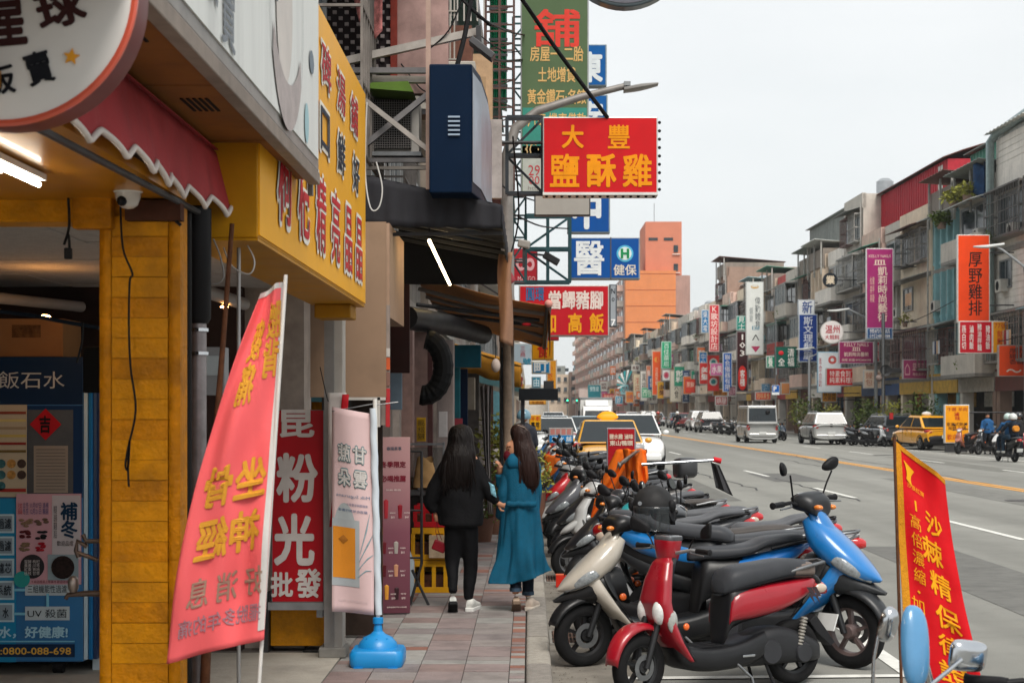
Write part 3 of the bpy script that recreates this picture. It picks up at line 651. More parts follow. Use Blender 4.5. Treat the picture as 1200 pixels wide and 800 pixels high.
# ---- red signboard between plinth and post
a, b_ = P(318, 480, 10.5), P(381, 713, 10.5)
rsn = thing('red_signboard', 'upright red signboard with large white characters behind the pink banner', 'sign', ((a.x+b_.x)/2, 10.5, (a.z+b_.z)/2))
w_, h_ = b_.x-a.x, a.z-b_.z
B().box(-w_/2, w_/2, 0, .12, -h_/2, h_/2).done('casing', mat('#8d8f92', .4, metal=.5, dirt=.2), rsn, bevel=.005)
B().box(-w_/2+.008, w_/2-.012, -.006, .01, -h_/2+.05, h_/2-.004).done('face_panel', mat('#b5121f', .4, var=.06, dirt=.08), rsn)
B().box(-w_/2-.02, w_/2+.02, -.02, .1, -h_/2-.005, -h_/2+.045).done('lower_trim', mat('#8e8f91', .45, metal=.5, var=.2), rsn)
B().box(w_/2-.06, w_/2-.02, .02, .1, -h_/2-.06, -h_/2-.01).done('foot_pipe', STEEL, rsn)
for (s_, x0, y0, x1, y1, bd) in (('昆', 328, 480, 368, 512, .03), ('粉', 324, 531, 372, 588, .035), ('光', 321, 602, 368, 662, .035), ('批', 317, 670, 343, 699, .03), ('發', 346, 666, 376, 700, .03)):
    p, q = P(x0, y0, 10.48), P(x1, y1, 10.48)
    text(s_, q.x-p.x, p.z-q.z, ink('#d5cfcb'), rsn, ((p.x+q.x)/2-rsn.location.x, -.012, (p.z+q.z)/2-rsn.location.z), bd, 3)
cable([P(375, 430, 10.3), P(383, 465, 10.3), P(385, 470, 10.3)], 'thin dark wire above the red signboard', .003)

# ---- cloth banners
def banner(name, label, cat, corner, m, pole, items, ripple=.012, nu=30, nv=60, translucent=False, border=None, bottom=None, extra=None):
    """corner: TL, TR, BR, BL points; pole: (base, tip, radius, material)"""
    root = thing(name, label, cat, (0, 0, 0)); TL, TR, BR, BL = [Vector(c) for c in corner]
    def fn(u, v, off=0):                       # u left to right, v top to bottom
        bow = (bottom(u, v) if bottom else 0)
        p = TL*(1-u)*(1-v)+TR*u*(1-v)+BL*(1-u)*v+BR*u*v
        rp = ripple*(math.sin(u*7+v*5)*.6+math.sin(u*13-v*3.3+1)*.35+noise.noise((u*3, v*4, 1.7))*1.2)*min(1, 1.3-abs(u-.5))
        return p+Vector((bow, rp-off, 0))
    cl = B().grid(lambda u, v: fn(u, v), nu, nv).done('cloth', m, root, smooth=80, thick=.0015)
    for it in items:
        s_, u, v, wu, hv, c = it[:6]; bd = it[6] if len(it) > 6 else .02; mi = it[7] if len(it) > 7 else False
        text(s_, wu, hv, ink(c), root, (u, 0, v), bd, 2, mirror=mi, warp=lambda x, z: fn(x, z if False else (2*v-z) if True else z, .004))
    if border:
        for (u0, u1, v0, v1) in border[1]:
            B().grid(lambda u, v: fn(u0+(u1-u0)*u, v0+(v1-v0)*v, .004), 3 if u1-u0 < .3 else 20, 40 if v1-v0 > .3 else 2).done('trim', border[0], root, smooth=80)
    b0, b1, r_, pm = pole
    B().tube([b0, b1], r_, 10).done('pole', pm, root, smooth=60)
    if extra: extra(root, fn)
    return root
Yf = 5.25
PINK = mat('#f0666a', .6, var=.05, scale=3)
banner('leaning_banner', 'coral red translucent cloth banner with mirrored yellow characters on a leaning pole', 'banner',
       [P(305, 344, Yf), P(332, 330, Yf), P(311, 748, Yf), P(196, 777, Yf)], PINK,
       (P(335, 322, Yf), P(288, 1040, Yf), .0065, mat('#cfccc8', .4)),
       [('腰\n背', .82, .155, .3, .21, '#d99a34', .03, True), ('痠\n痛', .42, .20, .3, .24, '#d99a34', .03, True),
        ('坐骨', .52, .535, .78, .115, '#d99a34', .03, True), ('神經', .52, .68, .72, .115, '#d99a34', .03, True),
        ('好 消 息', .55, .825, .8, .082, '#a08070', .02, True), ('擺脫多年的痛', .52, .915, .86, .05, '#a87c86', .015, True)],
       bottom=lambda u, v: -(1-u)*.055*math.sin(v*math.pi), ripple=.032,
       border=(mat('#c9c6c4', .6), [(.93, 1.0, 0, .97), (0, 1, 0, .015)]))
# front right banner
Yb = 6.6
REDC = mat('#c8131c', .55, var=.08, scale=5, bump=.15, bscale=25)
def emb(root, fn):
    B().grid(lambda u, v: fn(.16+.2*u+.13*math.sin(v*2.4)*(.4-u), .055+.075*v+.02*u, .006), 6, 8).done('flame_emblem', ink('#e2a31a'), root)
banner('red_banner', 'red cloth banner with gold edging and gold characters on a rusty pole at lower right', 'banner',
       [P(1049, 516, Yb), P(1108, 562, Yb), P(1158, 830, Yb), P(1060, 790, Yb)], REDC,
       (P(1048, 512, Yb), P(1062, 1000, Yb), .007, RUST),
       [('沙', .64, .26, .3, .095, '#eda21c', .02), ('棘', .56, .385, .36, .11, '#eda21c', .02), ('精', .64, .52, .34, .105, '#eda21c', .02), ('保', .68, .66, .36, .105, '#eda21c', .02), ('律', .66, .785, .34, .095, '#eda21c', .02), ('證', .66, .905, .4, .095, '#eda21c', .02),
        ('一', .33, .225, .03, .045, '#eda21c', .01), ('高倍濃縮', .0, 0, .0, .0, '#eda21c')][:-1] +
       [(ch, .30, .30+i*.077, .17, .062, '#eda21c', .008) for i, ch in enumerate('高倍濃縮')]+[('·', .27, .605, .04, .012, '#eda21c', .03)]+[(ch, .24, .665+i*.08, .19, .066, '#eda21c', .008) for i, ch in enumerate('加倍')] +
       [('沙漠紅寶', .36, .15, .3, .022, '#eda21c', .01)],
       ripple=.02, bottom=lambda u, v: -.02*u*math.sin(v*3.1), border=(mat('#c8861c', .6, var=.2, scale=60, bump=.4, bscale=200), [(0, .12, 0, .86), (.1, 1, 0, .022)]), extra=emb)
# beverage feather banner with blue water base
wb = thing('drink_banner', 'pale pink drinks banner with white pole sleeve on a blue plastic base', 'banner', (P(443, 720, 10.15).x, 10.15, .1))
BB = mat('#1186c8', .4, var=.08, scale=4, coat=.1)
def rs_(hw, r, n=5):
    out = []
    for (cx, cy, a0) in ((hw-r, hw-r, 0), (-hw+r, hw-r, 90), (-hw+r, -hw+r, 180), (hw-r, -hw+r, 270)):
        for k in range(n): t = R(a0+90*k/(n-1)); out.append((cx+r*math.cos(t), cy+r*math.sin(t)))
    return out
b = B(); rings = []
for (hw, z, r) in ((.165, 0, .05), (.172, .02, .05), (.172, .085, .05), (.16, .105, .05), (.13, .112, .1)):
    rings.append([(x, y, z) for x, y in rs_(hw, r)])
n_ = len(rings[0]); b.v = [p for r_ in rings for p in r_]
b.f = [(i*n_+j, i*n_+(j+1) % n_, (i+1)*n_+(j+1) % n_, (i+1)*n_+j) for i in range(4) for j in range(n_)]+[tuple(4*n_+j for j in range(n_))]
b.done('base_tank', BB, wb, smooth=40)
for sx in (-1, 1): B().box(sx*.11-.03, sx*.11+.03, -.18, .18, -.0, .004).done('base_foot', BB, wb)
B().lathe([(.13, .108), (.122, .14), (.09, .175), (.05, .195), (.045, .2), (.03, .215), (.024, .26), (.034, .265), (.034, .30), (.02, .305), (.001, .305)], 24).done('base_dome', BB, wb, smooth=35)
for k in range(8): B().obox((.08*math.cos(k*.785), .08*math.sin(k*.785), .17), (.03, .012, .012), Matrix.Rotation(k*.785, 3, 'Z')).done('dome_rib', BB, wb)
B().tube([(0, 0, .3), (-.02, 0, 1.72)], .014, 10).done('pole', mat('#d9d7d2', .4), wb, smooth=60)
B().tube([(-.025, 0, 1.68), (.13, 0, 1.7)], .004, 6).tube([(-.02, 0, 1.69), (-.3, 0, 1.64)], .004, 6).done('cross_rod', STEEL, wb)
def slv(u, v): a_ = u*2*math.pi; r_ = .023+.002*math.sin(v*40+u*9); return (-.012+.015*(1-v)-.02*v+r_*math.cos(a_), r_*math.sin(a_), .32+1.34*v)
B().grid(slv, 14, 60).done('sleeve', mat('#c9d2da', .7, var=.06), wb, smooth=80)
def dfn(u, v, off=0): return Vector((-.30+.275*u, .02*math.sin(u*5+v*3)-off, .29+.05*(1-u)-.0+1.33*v+.03*u*(1-v)))
B().grid(lambda u, v: dfn(u, v), 12, 30).done('cloth', mat('#d9bcbc', .7, var=.06, scale=3), wb, smooth=80, thick=.002)
def dtxt(s_, u, v, wu, hv, c, bd=.02, mi=True): text(s_, wu, hv, ink(c), wb, (u, 0, v), bd, 2, mirror=mi, warp=lambda x, z: dfn(x, z, .005))
def dpatch(u0, u1, v0, v1, c, nm, off=.003): B().grid(lambda u, v: dfn(u0+(u1-u0)*u, v0+(v1-v0)*v, off), 6, 10).done(nm, mat(c, .6, var=.08), wb, smooth=80)
def dell(cu, cv, ru, rv, c, nm, off=.0035): B().grid(lambda u, v: dfn(cu+ru*(1-u)*math.cos(v*6.2832), cv+rv*(1-u)*math.sin(v*6.2832), off), 4, 24).done(nm, mat(c, .6, var=.05), wb)
dell(.30, .38, .28, .16, '#a9b0b2', 'cup_picture'); dpatch(.0, .66, .13, .46, '#a7adb0', 'cup_picture', .004); dpatch(.02, .56, .17, .42, '#d88a2c', 'tea_picture', .006)
for (s_, u, v) in (('甘', .66, .785), ('蔗', .30, .785), ('雲', .68, .665), ('朵', .30, .665)):
    dtxt(s_, u, v, .32, .09, '#5f8288', .075); text(s_, .30, .082, ink('#c8c4c0'), wb, (u, 0, v), .03, 2, mirror=True, warp=lambda x, z: dfn(x, z, .008))
dtxt('Milk Sugarcane', .5, .575, .8, .02, '#6a7e96', .0); dtxt('新鮮現榨甘蔗原汁', .6, .535, .5, .014, '#55688a', .01); dtxt('嚴選在地契作農場', .5, .505, .7, .014, '#55688a', .01)
dtxt('奉甘田茶', .3, .315, .36, .03, '#a85a18', .02); dtxt('SUGARCANE MILK', .5, .06, .7, .012, '#d9c4c4', .0)
B().add([tuple(dfn(.27+.12*math.cos(R(k*90)), .36+.022*math.sin(R(k*90)), .009)) for k in range(4)], [(0, 1, 2, 3)]).done('tea_emblem', ink('#a86a28'), wb)
b = B()
for k, (u0, v0, u1, v1) in enumerate(((.66, .26, .98, .40), (.64, .22, .99, .30), (.68, .30, .9, .50), (.62, .18, .95, .22))): p, q = dfn(u0, v0, .007), dfn(u1, v1, .007); b.tube([p, (p+q)/2+Vector((.01, 0, .02)), q], [.002, .006, .001], 5)
b.done('leaf_drawing', mat('#8fa5ac', .6), wb)
# maroon drinks menu board
mbd = thing('menu_board', 'tall pink to maroon drinks menu board leaning behind the drinks banner', 'menu board', (P(461, 700, 12.6).x, 12.6, .11), R(10))
mg = bpy.data.materials.new('material'); mg.use_nodes = True; n = mg.node_tree; L = n.links
tcx = n.nodes.new('ShaderNodeTexCoord'); sp = n.nodes.new('ShaderNodeSeparateXYZ'); rp = n.nodes.new('ShaderNodeValToRGB')
mr = n.nodes.new('ShaderNodeMapRange'); mr.inputs['From Max'].default_value = 1.45
L.new(tcx.outputs['Object'], sp.inputs['Vector']); L.new(sp.outputs['Z'], mr.inputs['Value']); L.new(mr.outputs['Result'], rp.inputs['Fac']); L.new(rp.outputs['Color'], n.nodes['Principled BSDF'].inputs['Base Color'])
rp.color_ramp.elements[0].color = (*hexc('#5a2836'), 1); rp.color_ramp.elements[1].color = (*hexc('#c99a98'), 1); e_ = rp.color_ramp.elements.new(.45); e_.color = (*hexc('#7a4250'), 1); n.nodes['Principled BSDF'].inputs['Roughness'].default_value = .45
bw = .27; bh = 1.42
B().box(-bw/2, bw/2, 0, .025, 0, bh).done('panel', mg, mbd, bevel=.002)
def mt(s_, x, z, ww, hh, c='#e6d2cc', bd=.015): text(s_, ww, hh, ink(c), mbd, (x*bw, -.004, z*bh), bd, 2)
mt('春陽茶事', .02, .935, .12, .03, '#4a5a6a'); mt('冬季限定', .0, .845, .2, .05, '#7c2030', .03); mt('必喝推薦', .0, .765, .2, .05, '#7c2030', .03); mt('熱飲 新品', .0, .70, .12, .014)
DR = ('#a32a34', '#8a1c28', '#6a2028', '#a8a098', '#5a1c24', '#c08a6a', '#d8943a', '#3a2428')
for k, (x, z, hh) in enumerate(((-.22, .56, .11), (.2, .56, .08), (-.28, .36, .07), (.08, .36, .07), (-.28, .23, .07), (.08, .23, .07), (-.2, .10, .085), (.1, .10, .07))):
    B().lathe([(.001, 0), (.014, 0), (.019, hh*bh*.9), (.001, hh*bh)], 10, (x*bw, -.004, z*bh-.03)).done('cup_picture', mat(DR[k], .4, var=.15), mbd, smooth=50).scale = (1, .25, 1)
    mt(('蜜棗紅茶', '洛神玫瑰', '桂圓紅棗', '芋泥鮮奶', '黑糖珍珠', '焦糖布丁', '柚香綠茶', '可可')[k], x+.2, z+.01, .045, .012); mt(('$65', '$60', '$55', '$65', '$60', '$60', '$50', '$70')[k], x+.2, z-.015, .03, .018)
mt('實際售價依門市公告為準', .1, .035, .16, .012)
# red and white cloth on the post
fc = B().grid(lambda u, v: (P(384+22*u, 460, 10.3).x+.01*v-.035*v*u, 10.3+.015*math.sin(v*8), P(0, 460+v*(150-60*u), 10.3).z-.02*math.sin(u*3)*v), 6, 20)
t_ = thing('folded_pennant', 'red and white pennant hanging limp on the pale post', 'flag', (0, 0, 0)); fc.done('cloth', mat('#cfc9c4', .7), t_, smooth=70, thick=.002)
B().grid(lambda u, v: (P(401+8*u, 462, 10.28).x-.085*v, 10.28+.01*math.sin(v*9), P(0, 462+v*155, 10.28).z), 3, 16).done('red_band', mat('#b81c26', .6), t_, smooth=70, thick=.002)
# ================================================================ left side, beyond the yellow shop: facades, awnings, projecting signs
def trapz(poly, y0, y1): return B().prism(poly, y0, y1)
PKW = mat('#a98f88', .8, var=.2, scale=2, dirt=.4, streak=.5); TILE = mat('#8d8580', .75, var=.2, scale=3, streak=.5, dirt=.3)
fac_cols = ['#8b8078', '#9b8a80', '#7f7a74', '#a09488', '#857a72', '#918c86', '#7a7068', '#a39a90', '#8a8682', '#94867c']
lab_l = ['pinkish old apartment facade with caged windows above the black awning', 'weathered grey facade above the brown folding awning', 'beige stained facade behind the steel sign frames',
         'dull brown facade with green corrugated lean-to high on the left', 'pale grey facade, fifth house along the left pavement', 'dark beige facade, sixth house along the left pavement']
left_w = [(10.7, 15.2), (15.25, 20.0), (20.05, 25), (25.05, 31), (31.05, 38), (38.05, 46), (46.05, 56), (56.05, 68), (68.05, 84), (84.05, 110)]
WIN = B().box(-.5, .5, -.02, .03, -.5, .5).mesh(); 
gb = B()
for t in (-.5, .5): gb.box(t-.03, t+.03, -.06, .04, -.5, .5)
gb.box(-.53, .53, -.06, .04, -.54, -.48).box(-.53, .53, -.06, .04, .48, .54).box(-.02, .02, -.05, .03, -.48, .48); FRM = gb.mesh()
PANE = mat('#2f3a40', .12, var=.35, scale=3); PANE2 = mat('#59666c', .15, var=.3, scale=2); FRMM = mat('#86898a', .4, metal=.4, var=.2); 
def window(parent, c, w_, h_, rz, frame=FRMM, pane=PANE):
    f = piece(FRM, 'window', frame, parent, c, (w_, 1, h_), rz)
    g = piece(WIN, 'pane', pane, f); return f
ordn = ['seventh', 'eighth', 'ninth', 'tenth']
for i, (y0, y1) in enumerate(left_w):
    lab = lab_l[i] if i < 6 else 'distant narrow facade, %s house along the left pavement' % ordn[i-6]
    hgt = (15, 14, 15.5, 14.5, 16, 13.5, 15, 14, 16, 15)[i]
    t = thing('row_house', lab, 'building', (-1.62-(i % 3)*.06, 0, 0), 0, 'old street houses on the left side')
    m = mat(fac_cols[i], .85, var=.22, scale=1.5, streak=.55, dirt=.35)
    B().box(-9, 0, y0, y1-.02, 3.0, hgt).done('wall', m, t)
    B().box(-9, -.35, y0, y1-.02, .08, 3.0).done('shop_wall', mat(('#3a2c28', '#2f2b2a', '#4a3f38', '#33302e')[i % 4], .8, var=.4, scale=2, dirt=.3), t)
    for y in (y0+.12, (y0+y1)/2):
        B().box(-.36, .06+.05*(i % 2), y, y+.36, .08, 3.0).done('column', mat(('#b0a59c', '#8a6f68', '#5a8a94', '#c4bdb4', '#9a8f88')[(i*2+int(y)) % 5], .7, var=.2, dirt=.4, streak=.4), t)
    for fl in range(4):
        for k in range(2):
            window(t, (.02, y0+(y1-y0)*(.28+.45*k), 4.4+fl*3.0), (y1-y0)*.3, 1.3, R(90), pane=(PANE, PANE2)[(i+fl+k) % 2])
        B().box(-.02, .07, y0, y1-.03, 3.2+fl*3.0-.06, 3.2+fl*3.0+.1).done('ledge', CONC, t)
        if i < 6:
            b = B(); y_ = y0+.5                                # steel window cages
            for q in range(11): b.beam((.42, y_+q*.16, 3.6+fl*3), (.42, y_+q*.16, 5.2+fl*3), .018, .018)
            for z in (3.6, 4.1, 4.65, 5.2): b.beam((.42, y_, z+fl*3), (.42, y_+1.6, z+fl*3), .02, .02); b.beam((.02, y_, z+fl*3), (.42, y_, z+fl*3), .02, .02); b.beam((.02, y_+1.6, z+fl*3), (.42, y_+1.6, z+fl*3), .02, .02)
            tag(b.done('window_cage', mat(('#77706a', '#54504e', '#8c8a86')[(i+fl) % 3], .6, metal=.4, var=.3, dirt=.4), t), kind='stuff')
        if (i+fl) % 2 == 0:
            B().obox((.35, (y0+y1)/2, 5.6+fl*3), ((.8), (y1-y0)*.8, .02), Matrix.Rotation(R(14), 3, 'Y')).done('awning', mat(('#7f8a84', '#8a4438', '#c9c6c0', '#4a6a64')[(i+fl//2) % 4], .6, var=.2, dirt=.4, streak=.3), t)

def acunit(c, rz, lab, w_=.8, h_=.55, d_=.35, col='#c9c8c2', group=None):
    t = thing('air_conditioner', lab, 'air conditioner', c, rz, group)
    B().box(-w_/2, w_/2, 0, d_, -h_/2, h_/2).done('case', mat(col, .5, var=.1, dirt=.3, streak=.3), t, bevel=.01)
    B().disc((-.1*w_, -.012, 0), h_*.4, .012, 'y', 20).done('fan_grille', mat('#2a2b2c', .6), t)
    B().box(-w_*.5, w_*.5, -.02, d_*.9, -h_/2-.05, -h_/2-.01).done('bracket', IRON, t)
    return t
# big apartment cage and perforated screens above the yellow sign
scr = thing('lattice_screen', 'dark perforated screen wall with pale diamond studs behind the yellow sign top', 'screen', P(402, 55, 12.3))
w_, h_ = S(112, 12.3), S(150, 12.3)
B().box(-w_/2, w_/2, 0, .1, -h_*.36, h_).done('back_panel', mat('#2c2426', .8, var=.2), scr)
b = B(); stp = .047
for i in range(int(w_/stp)):
    for j in range(int(h_*1.3/stp)):
        if (i+j) % 2: x, z = -w_/2+.03+i*stp, -h_*.34+j*stp; b.box(x-.015, x+.015, -.02, 0, z-.013, z+.013)
b.done('stud_grid', mat('#a59a98', .6, var=.3, scale=5, dirt=.4), scr, stuff=True)
B().box(w_/2, w_/2+.05, -.03, .12, -h_*.36, h_).done('edge_post', mat('#8a3a30', .7, var=.3), scr)
B().box(w_/2+.05, w_/2+.45, .02, .12, -h_*.36, h_).done('wall_strip', mat('#a88a84', .8, var=.35, scale=4, streak=.5), scr)
fl_ = thing('hanging_cloth', 'pink patterned cloth hanging at the top of the perforated screen', 'cloth', P(430, 0, 12.0))
B().grid(lambda u, v: (-.16+.28*u+.10*v*(1-u), .02*math.sin(u*8+v*4), .25-.55*v*(1-.35*abs(u-.7))), 10, 16).done('cloth', mat('#d98a86', .7, var=.6, scale=22), fl_, smooth=80, thick=.002)
acunit(P(481, 52, 12.6), R(18), 'old white air conditioner on brackets above the steel beams', S(38, 12.6), S(46, 12.6), .3)
a2 = thing('air_conditioner', 'large caged air conditioner under a small green awning beside the black awning', 'air conditioner', P(462, 148, 12.0))
w_, h_ = S(58, 12), S(62, 12)
B().box(-w_/2, w_/2, .02, .3, -h_/2, h_/2).done('case', mat('#bcb8b2', .5, dirt=.3), a2, bevel=.008)
B().box(-w_/2, w_/2-.06, -.0, .019, -h_/2+.03, h_/2).done('grille_back', DARK, a2)
b = B()
for i in range(18): b.beam((-w_/2+.01+i*.018, -.006, -h_/2+.03), (-w_/2+.01+i*.018, -.006, h_/2), .0035, .0035)
for i in range(20): b.beam((-w_/2, -.01, -h_/2+.04+i*.018), (w_/2-.06, -.01, -h_/2+.04+i*.018), .0035, .0035)
b.done('grille', mat('#8a8684', .5), a2, stuff=True)
B().box(-w_/2-.02, w_/2+.02, -.05, .3, -h_/2-.03, -h_/2-.0).done('bracket', STEEL, a2)
B().prism([(-w_/2-.02, h_/2+.03), (w_/2-.02, h_/2+.0), (w_/2-.06, h_/2+.08), (-w_/2+.05, h_/2+.07)], -.3, .3).done('cover', mat('#56722c', .6, var=.2, dirt=.3), a2)
for (n_, pts, wd, lab) in ((1, [(405, 72, 11.9), (562, 37, 12.1)], .07, 'long grey steel brace crossing above the navy light box'), (2, [(405, 83, 11.8), (505, 83, 11.8)], .05, 'upper pale steel rail of the sign scaffold'), (3, [(412, 93, 11.9), (505, 94, 11.9)], .06, 'lower grey steel rail of the sign scaffold'),
                           (4, [(428, 170, 11.6), (505, 108, 11.6)], .05, 'grey diagonal strut rising to the navy light box'), (5, [(428, 118, 11.5), (502, 176, 11.5)], .045, 'brown diagonal strut falling to the navy light box'), (6, [(428, 188, 11.7), (503, 188, 11.7)], .04, 'pale horizontal rail right above the black awning'), (7, [(428, 197, 11.8), (503, 197, 11.8)], .03, 'thin rail lying on top of the black awning')):
    tag(B().beam(P(*pts[0]), P(*pts[1]), wd, wd*.8).done('steel_beam', mat(('#6f6c6c', '#9c958e')[n_ % 2], .5, metal=.5, var=.25, dirt=.3)), lab, 'beam')
tag(B().beam(P(502, -20, 11.4), P(502, 222, 11.4), .035, .035).done('steel_post', mat('#a58c80', .6, var=.2)), 'thin pinkish upright post at the left edge of the navy light box', 'post')
fl2 = thing('flood_light', 'angled grey flood light above the navy light box', 'lamp', P(565, 58, 12))
B().obox((0, 0, 0), (.22, .16, .05), Matrix.Rotation(R(38), 3, 'Y')).done('head', mat('#4a4a4c', .5, metal=.3), fl2, bevel=.005); B().beam((-.02, 0, 0), (-.03, 0, .18), .04, .04).done('bracket', IRON, fl2)
acunit(P(447, 20, 13.4), R(12), 'greyish air conditioner high behind the perforated screen edge', .55, .4, .3, '#a9a69e')
acunit(P(519, 100, 14.5), R(0), 'small dusty air conditioner behind the navy light box post', .6, .45, .3, '#b8b2a8')
wc = thing('window_grille', 'rusty white window grille behind the steel braces', 'grille', (0, 0, 0)); p, q = P(498, 10, 13), P(536, 70, 13)
for k in range(8): B().beam((p.x+k*.035, 13, q.z), (p.x+k*.035, 13, p.z+.1), .012, .012).done('bar', mat('#a8a29a', .6, dirt=.5), wc)
for k in range(3): B().beam((p.x, 12.99, q.z+k*.2), (q.x, 12.99, q.z+k*.2), .016, .012).done('rail', mat('#a8a29a', .6, dirt=.5), wc)
for k, (a_, b_, c_, d_, e_) in enumerate(((432, 60, 455, 200, 12.2), (470, 0, 462, 120, 12.5), (545, -10, 500, 60, 12), (560, 40, 610, 60, 15), (500, 200, 560, 215, 12), (470, 75, 505, 110, 12.3))):
    cable([P(a_, b_, e_), P((a_+c_)/2+4, (b_+d_)/2+10, e_), P(c_, d_, e_)], 'loose cable in the tangle around the steel braces, %s' % ('dropping left of the caged air conditioner', 'beside the perforated screen', 'meeting the long brace', 'running to the steel lattice', 'lying over the black awning', 'by the old air conditioner')[k], .006)
# navy light box with bulged front
nv = thing('navy_lightbox', 'tall navy blue light box with vent slots seen edge-on above the black awning', 'sign', (0, 0, 0))
a, c_ = P(503, 75, 11.2), P(553, 226, 11.2)
prof = [(a.x, 11.2), (c_.x, 11.2), (c_.x+.05, 11.6), (c_.x+.08, 12.4), (c_.x+.08, 13.6), (c_.x+.03, 14.4), (a.x, 14.4)]
B().prism(prof, c_.z, a.z, 'z').done('casing', mat('#03182f', .5, var=.1, spec=.08), nv, bevel=.01)
B().add([(p[0]+.006, p[1], z) for p in prof[1:6] for z in (c_.z+.08, a.z-.06)], [(2*i, 2*i+2, 2*i+3, 2*i+1) for i in range(4)]).done('face_panel', mat('#8f98a4', .4, var=.5, scale=1.4, streak=.3), nv)
for k in range(5): p = P(532, 137+k*5.2, 11.19); brick('vent_slot', mat('#93a3b5', .4), nv, tuple(p), (.085, .012, .012))
tag(B().box(P(572, 0, 15).x, P(588, 0, 15).x, 15, 15.1, P(0, 232, 15).z, P(0, 140, 15).z).done('faded_sign', mat('#a9a09c', .6, var=.4, scale=4, streak=.5), thick=0), 'faded whitish panel right behind the navy light box', 'sign')
# black awning
ba = thing('black_awning', 'black canvas box awning with a warm tube lamp beneath', 'awning', (0, 0, 0))
BK = mat('#2c2c30', .75, var=.15, scale=3, bump=.25, bscale=12, dirt=.2)
a0, a1, a2_, a3 = P(427, 205, 11.5), P(588, 240, 11.5), P(588, 268, 11.5), P(427, 265, 11.5)
def sag(u, v):
    t = (Vector(a0)*(1-u)+Vector(a1)*u)*(1-v)+(Vector(a3)*(1-u)+Vector(a2_)*u)*v
    return t+Vector((0, .012*math.sin(u*21)*v+.006*math.sin(u*57), .004*math.sin(u*34)*v))
B().grid(sag, 50, 6).done('side_flap', BK, ba, smooth=80, thick=.003)
B().add([a0, a1, (a1.x, 14.6, a1.z), (a0.x, 14.6, a0.z)], [(0, 1, 2, 3)]).done('top', BK, ba, thick=.003)
B().grid(lambda u, v: (a1.x+.008*math.sin(u*40), 11.5+3.1*u, a1.z+(a2_.z-a1.z)*v), 30, 3).done('front_flap', BK, ba, smooth=80, thick=.003)
p, q = P(467, 300, 14.6), P(587, 333, 14.6); B().box(p.x, q.x, 14.6, 14.62, q.z, p.z+.3).done('rear_flap', mat('#151519', .8), ba)
for k in range(6): y_ = 11.7+k*.52; B().beam((a0.x, y_, a0.z-.16), (a1.x, y_, a1.z-.13), .03, .03).done('rib', IRON, ba)
B().beam((a0.x, 11.6, 3.05), (a1.x, 11.6, 3.06), .025, .025).done('front_rail', IRON, ba)
lt = thing('awning_tube_lamp', 'glowing warm tube lamp hanging under the black awning', 'lamp', (0, 0, 0))
p, q = P(503, 282, 11.9), P(527, 333, 14.3)
B().tube([p, q], .013, 8).done('tube', glow('#ffe0a8', 9), lt, smooth=60); B().tube([p+Vector((0, 0, .015)), p+Vector((0, 0, .12))], .006, 6).done('hanger', CABLE, lt)
tag(B().grid(lambda u, v: (-1.7+.68*u, 11.15+.0*v, 1.84+1.25*v), 2, 2).done('beige_panel', mat('#8d745f', .7, var=.1, scale=2, dirt=.2), thick=.02), 'plain beige boarding above the drinks banners', 'panel')
B2 = thing('beige_beam', 'beige boxed beam end under the black awning', 'beam', (0, 0, 0))
B().box(-1.62, -1.01, 11.3, 12.6, 2.42, 3.1).done('box', mat('#a58872', .7, var=.1, dirt=.15, streak=.15), B2); B().box(-1.06, -1.0, 11.18, 11.24, 1.64, 2.5).done('trim', mat('#8d8078', .6, dirt=.3), B2)
for k, (y0, y1, c) in enumerate(((408, 418, '#b8b2ac'), (419, 433, '#c45a34'), (455, 500, '#a83034'), (436, 452, '#7a5a50'))):
    p = P(452, y0, 11.17); q = P(457, y1, 11.17); B().box(p.x, q.x, 11.17, 11.178, q.z, p.z).done('sticker', mat(c, .5, var=.2), B2)
b = B(); [b.beam(P(x, 465, 11.1), P(x, 500, 11.1), .02, .02) for x in (406, 444)]; b.beam(P(400, 467, 11.1), P(452, 467, 11.1), .02, .02); tag(b.done('display_stand', mat('#b7b2ab', .5)), 'thin pale frame below the beige boarding', 'frame')
tag(B().box(-1.5, -1.06, 11.3, 11.33, .12, 1.84).done('shop_window', mat('#332a25', .1, var=.4)), 'dark shop glass behind the drinks banners', 'shop window')
# brown folding awning beyond
br = thing('brown_awning', 'brown folding-arm canvas awning reaching over the kerb', 'awning', (0, 0, 0))
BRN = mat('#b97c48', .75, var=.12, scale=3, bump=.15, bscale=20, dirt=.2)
T0, T1, T2, T3 = Vector((-1.15, 15.2, 3.12)), Vector((.19, 15.2, 2.76)), Vector((.19, 19.2, 2.52)), Vector((-1.15, 19.2, 2.98))
B().grid(lambda u, v: tuple((T0*(1-u)+T1*u)*(1-v)+(T3*(1-u)+T2*u)*v-Vector((0, 0, .05*math.sin(u*3.14)))), 14, 8).done('canopy', BRN, br, smooth=80, thick=.004)
B().tube([T1, T2], .03, 8).done('front_bar', mat('#55504c', .5, metal=.4), br, smooth=60)
for k in range(4):
    y_ = 15.5+k*1.1; B().tube([(-1.1, y_, 2.95), (-.5, y_+.12, 2.80), (.15, y_, 2.70-k*.06)], .022, 6).done('folding_arm', mat('#8f8a86', .5, metal=.4), br, smooth=50)
for k in range(2): B().tube([(-1.1, 15.3+k*1.2, 2.78), (.1, 15.9+k*1.0, 2.66)], .022, 6).done('folding_arm', IRON, br, smooth=50)
B().grid(lambda u, v: (.2+.01*math.sin(v*9), 15.2+u*.6, 2.8-v*(.5-.35*abs(u-.5)*2)+.02*math.sin(u*9)), 10, 8).done('side_flap', mat('#5f3820', .75, var=.15), br, smooth=80, thick=.004)
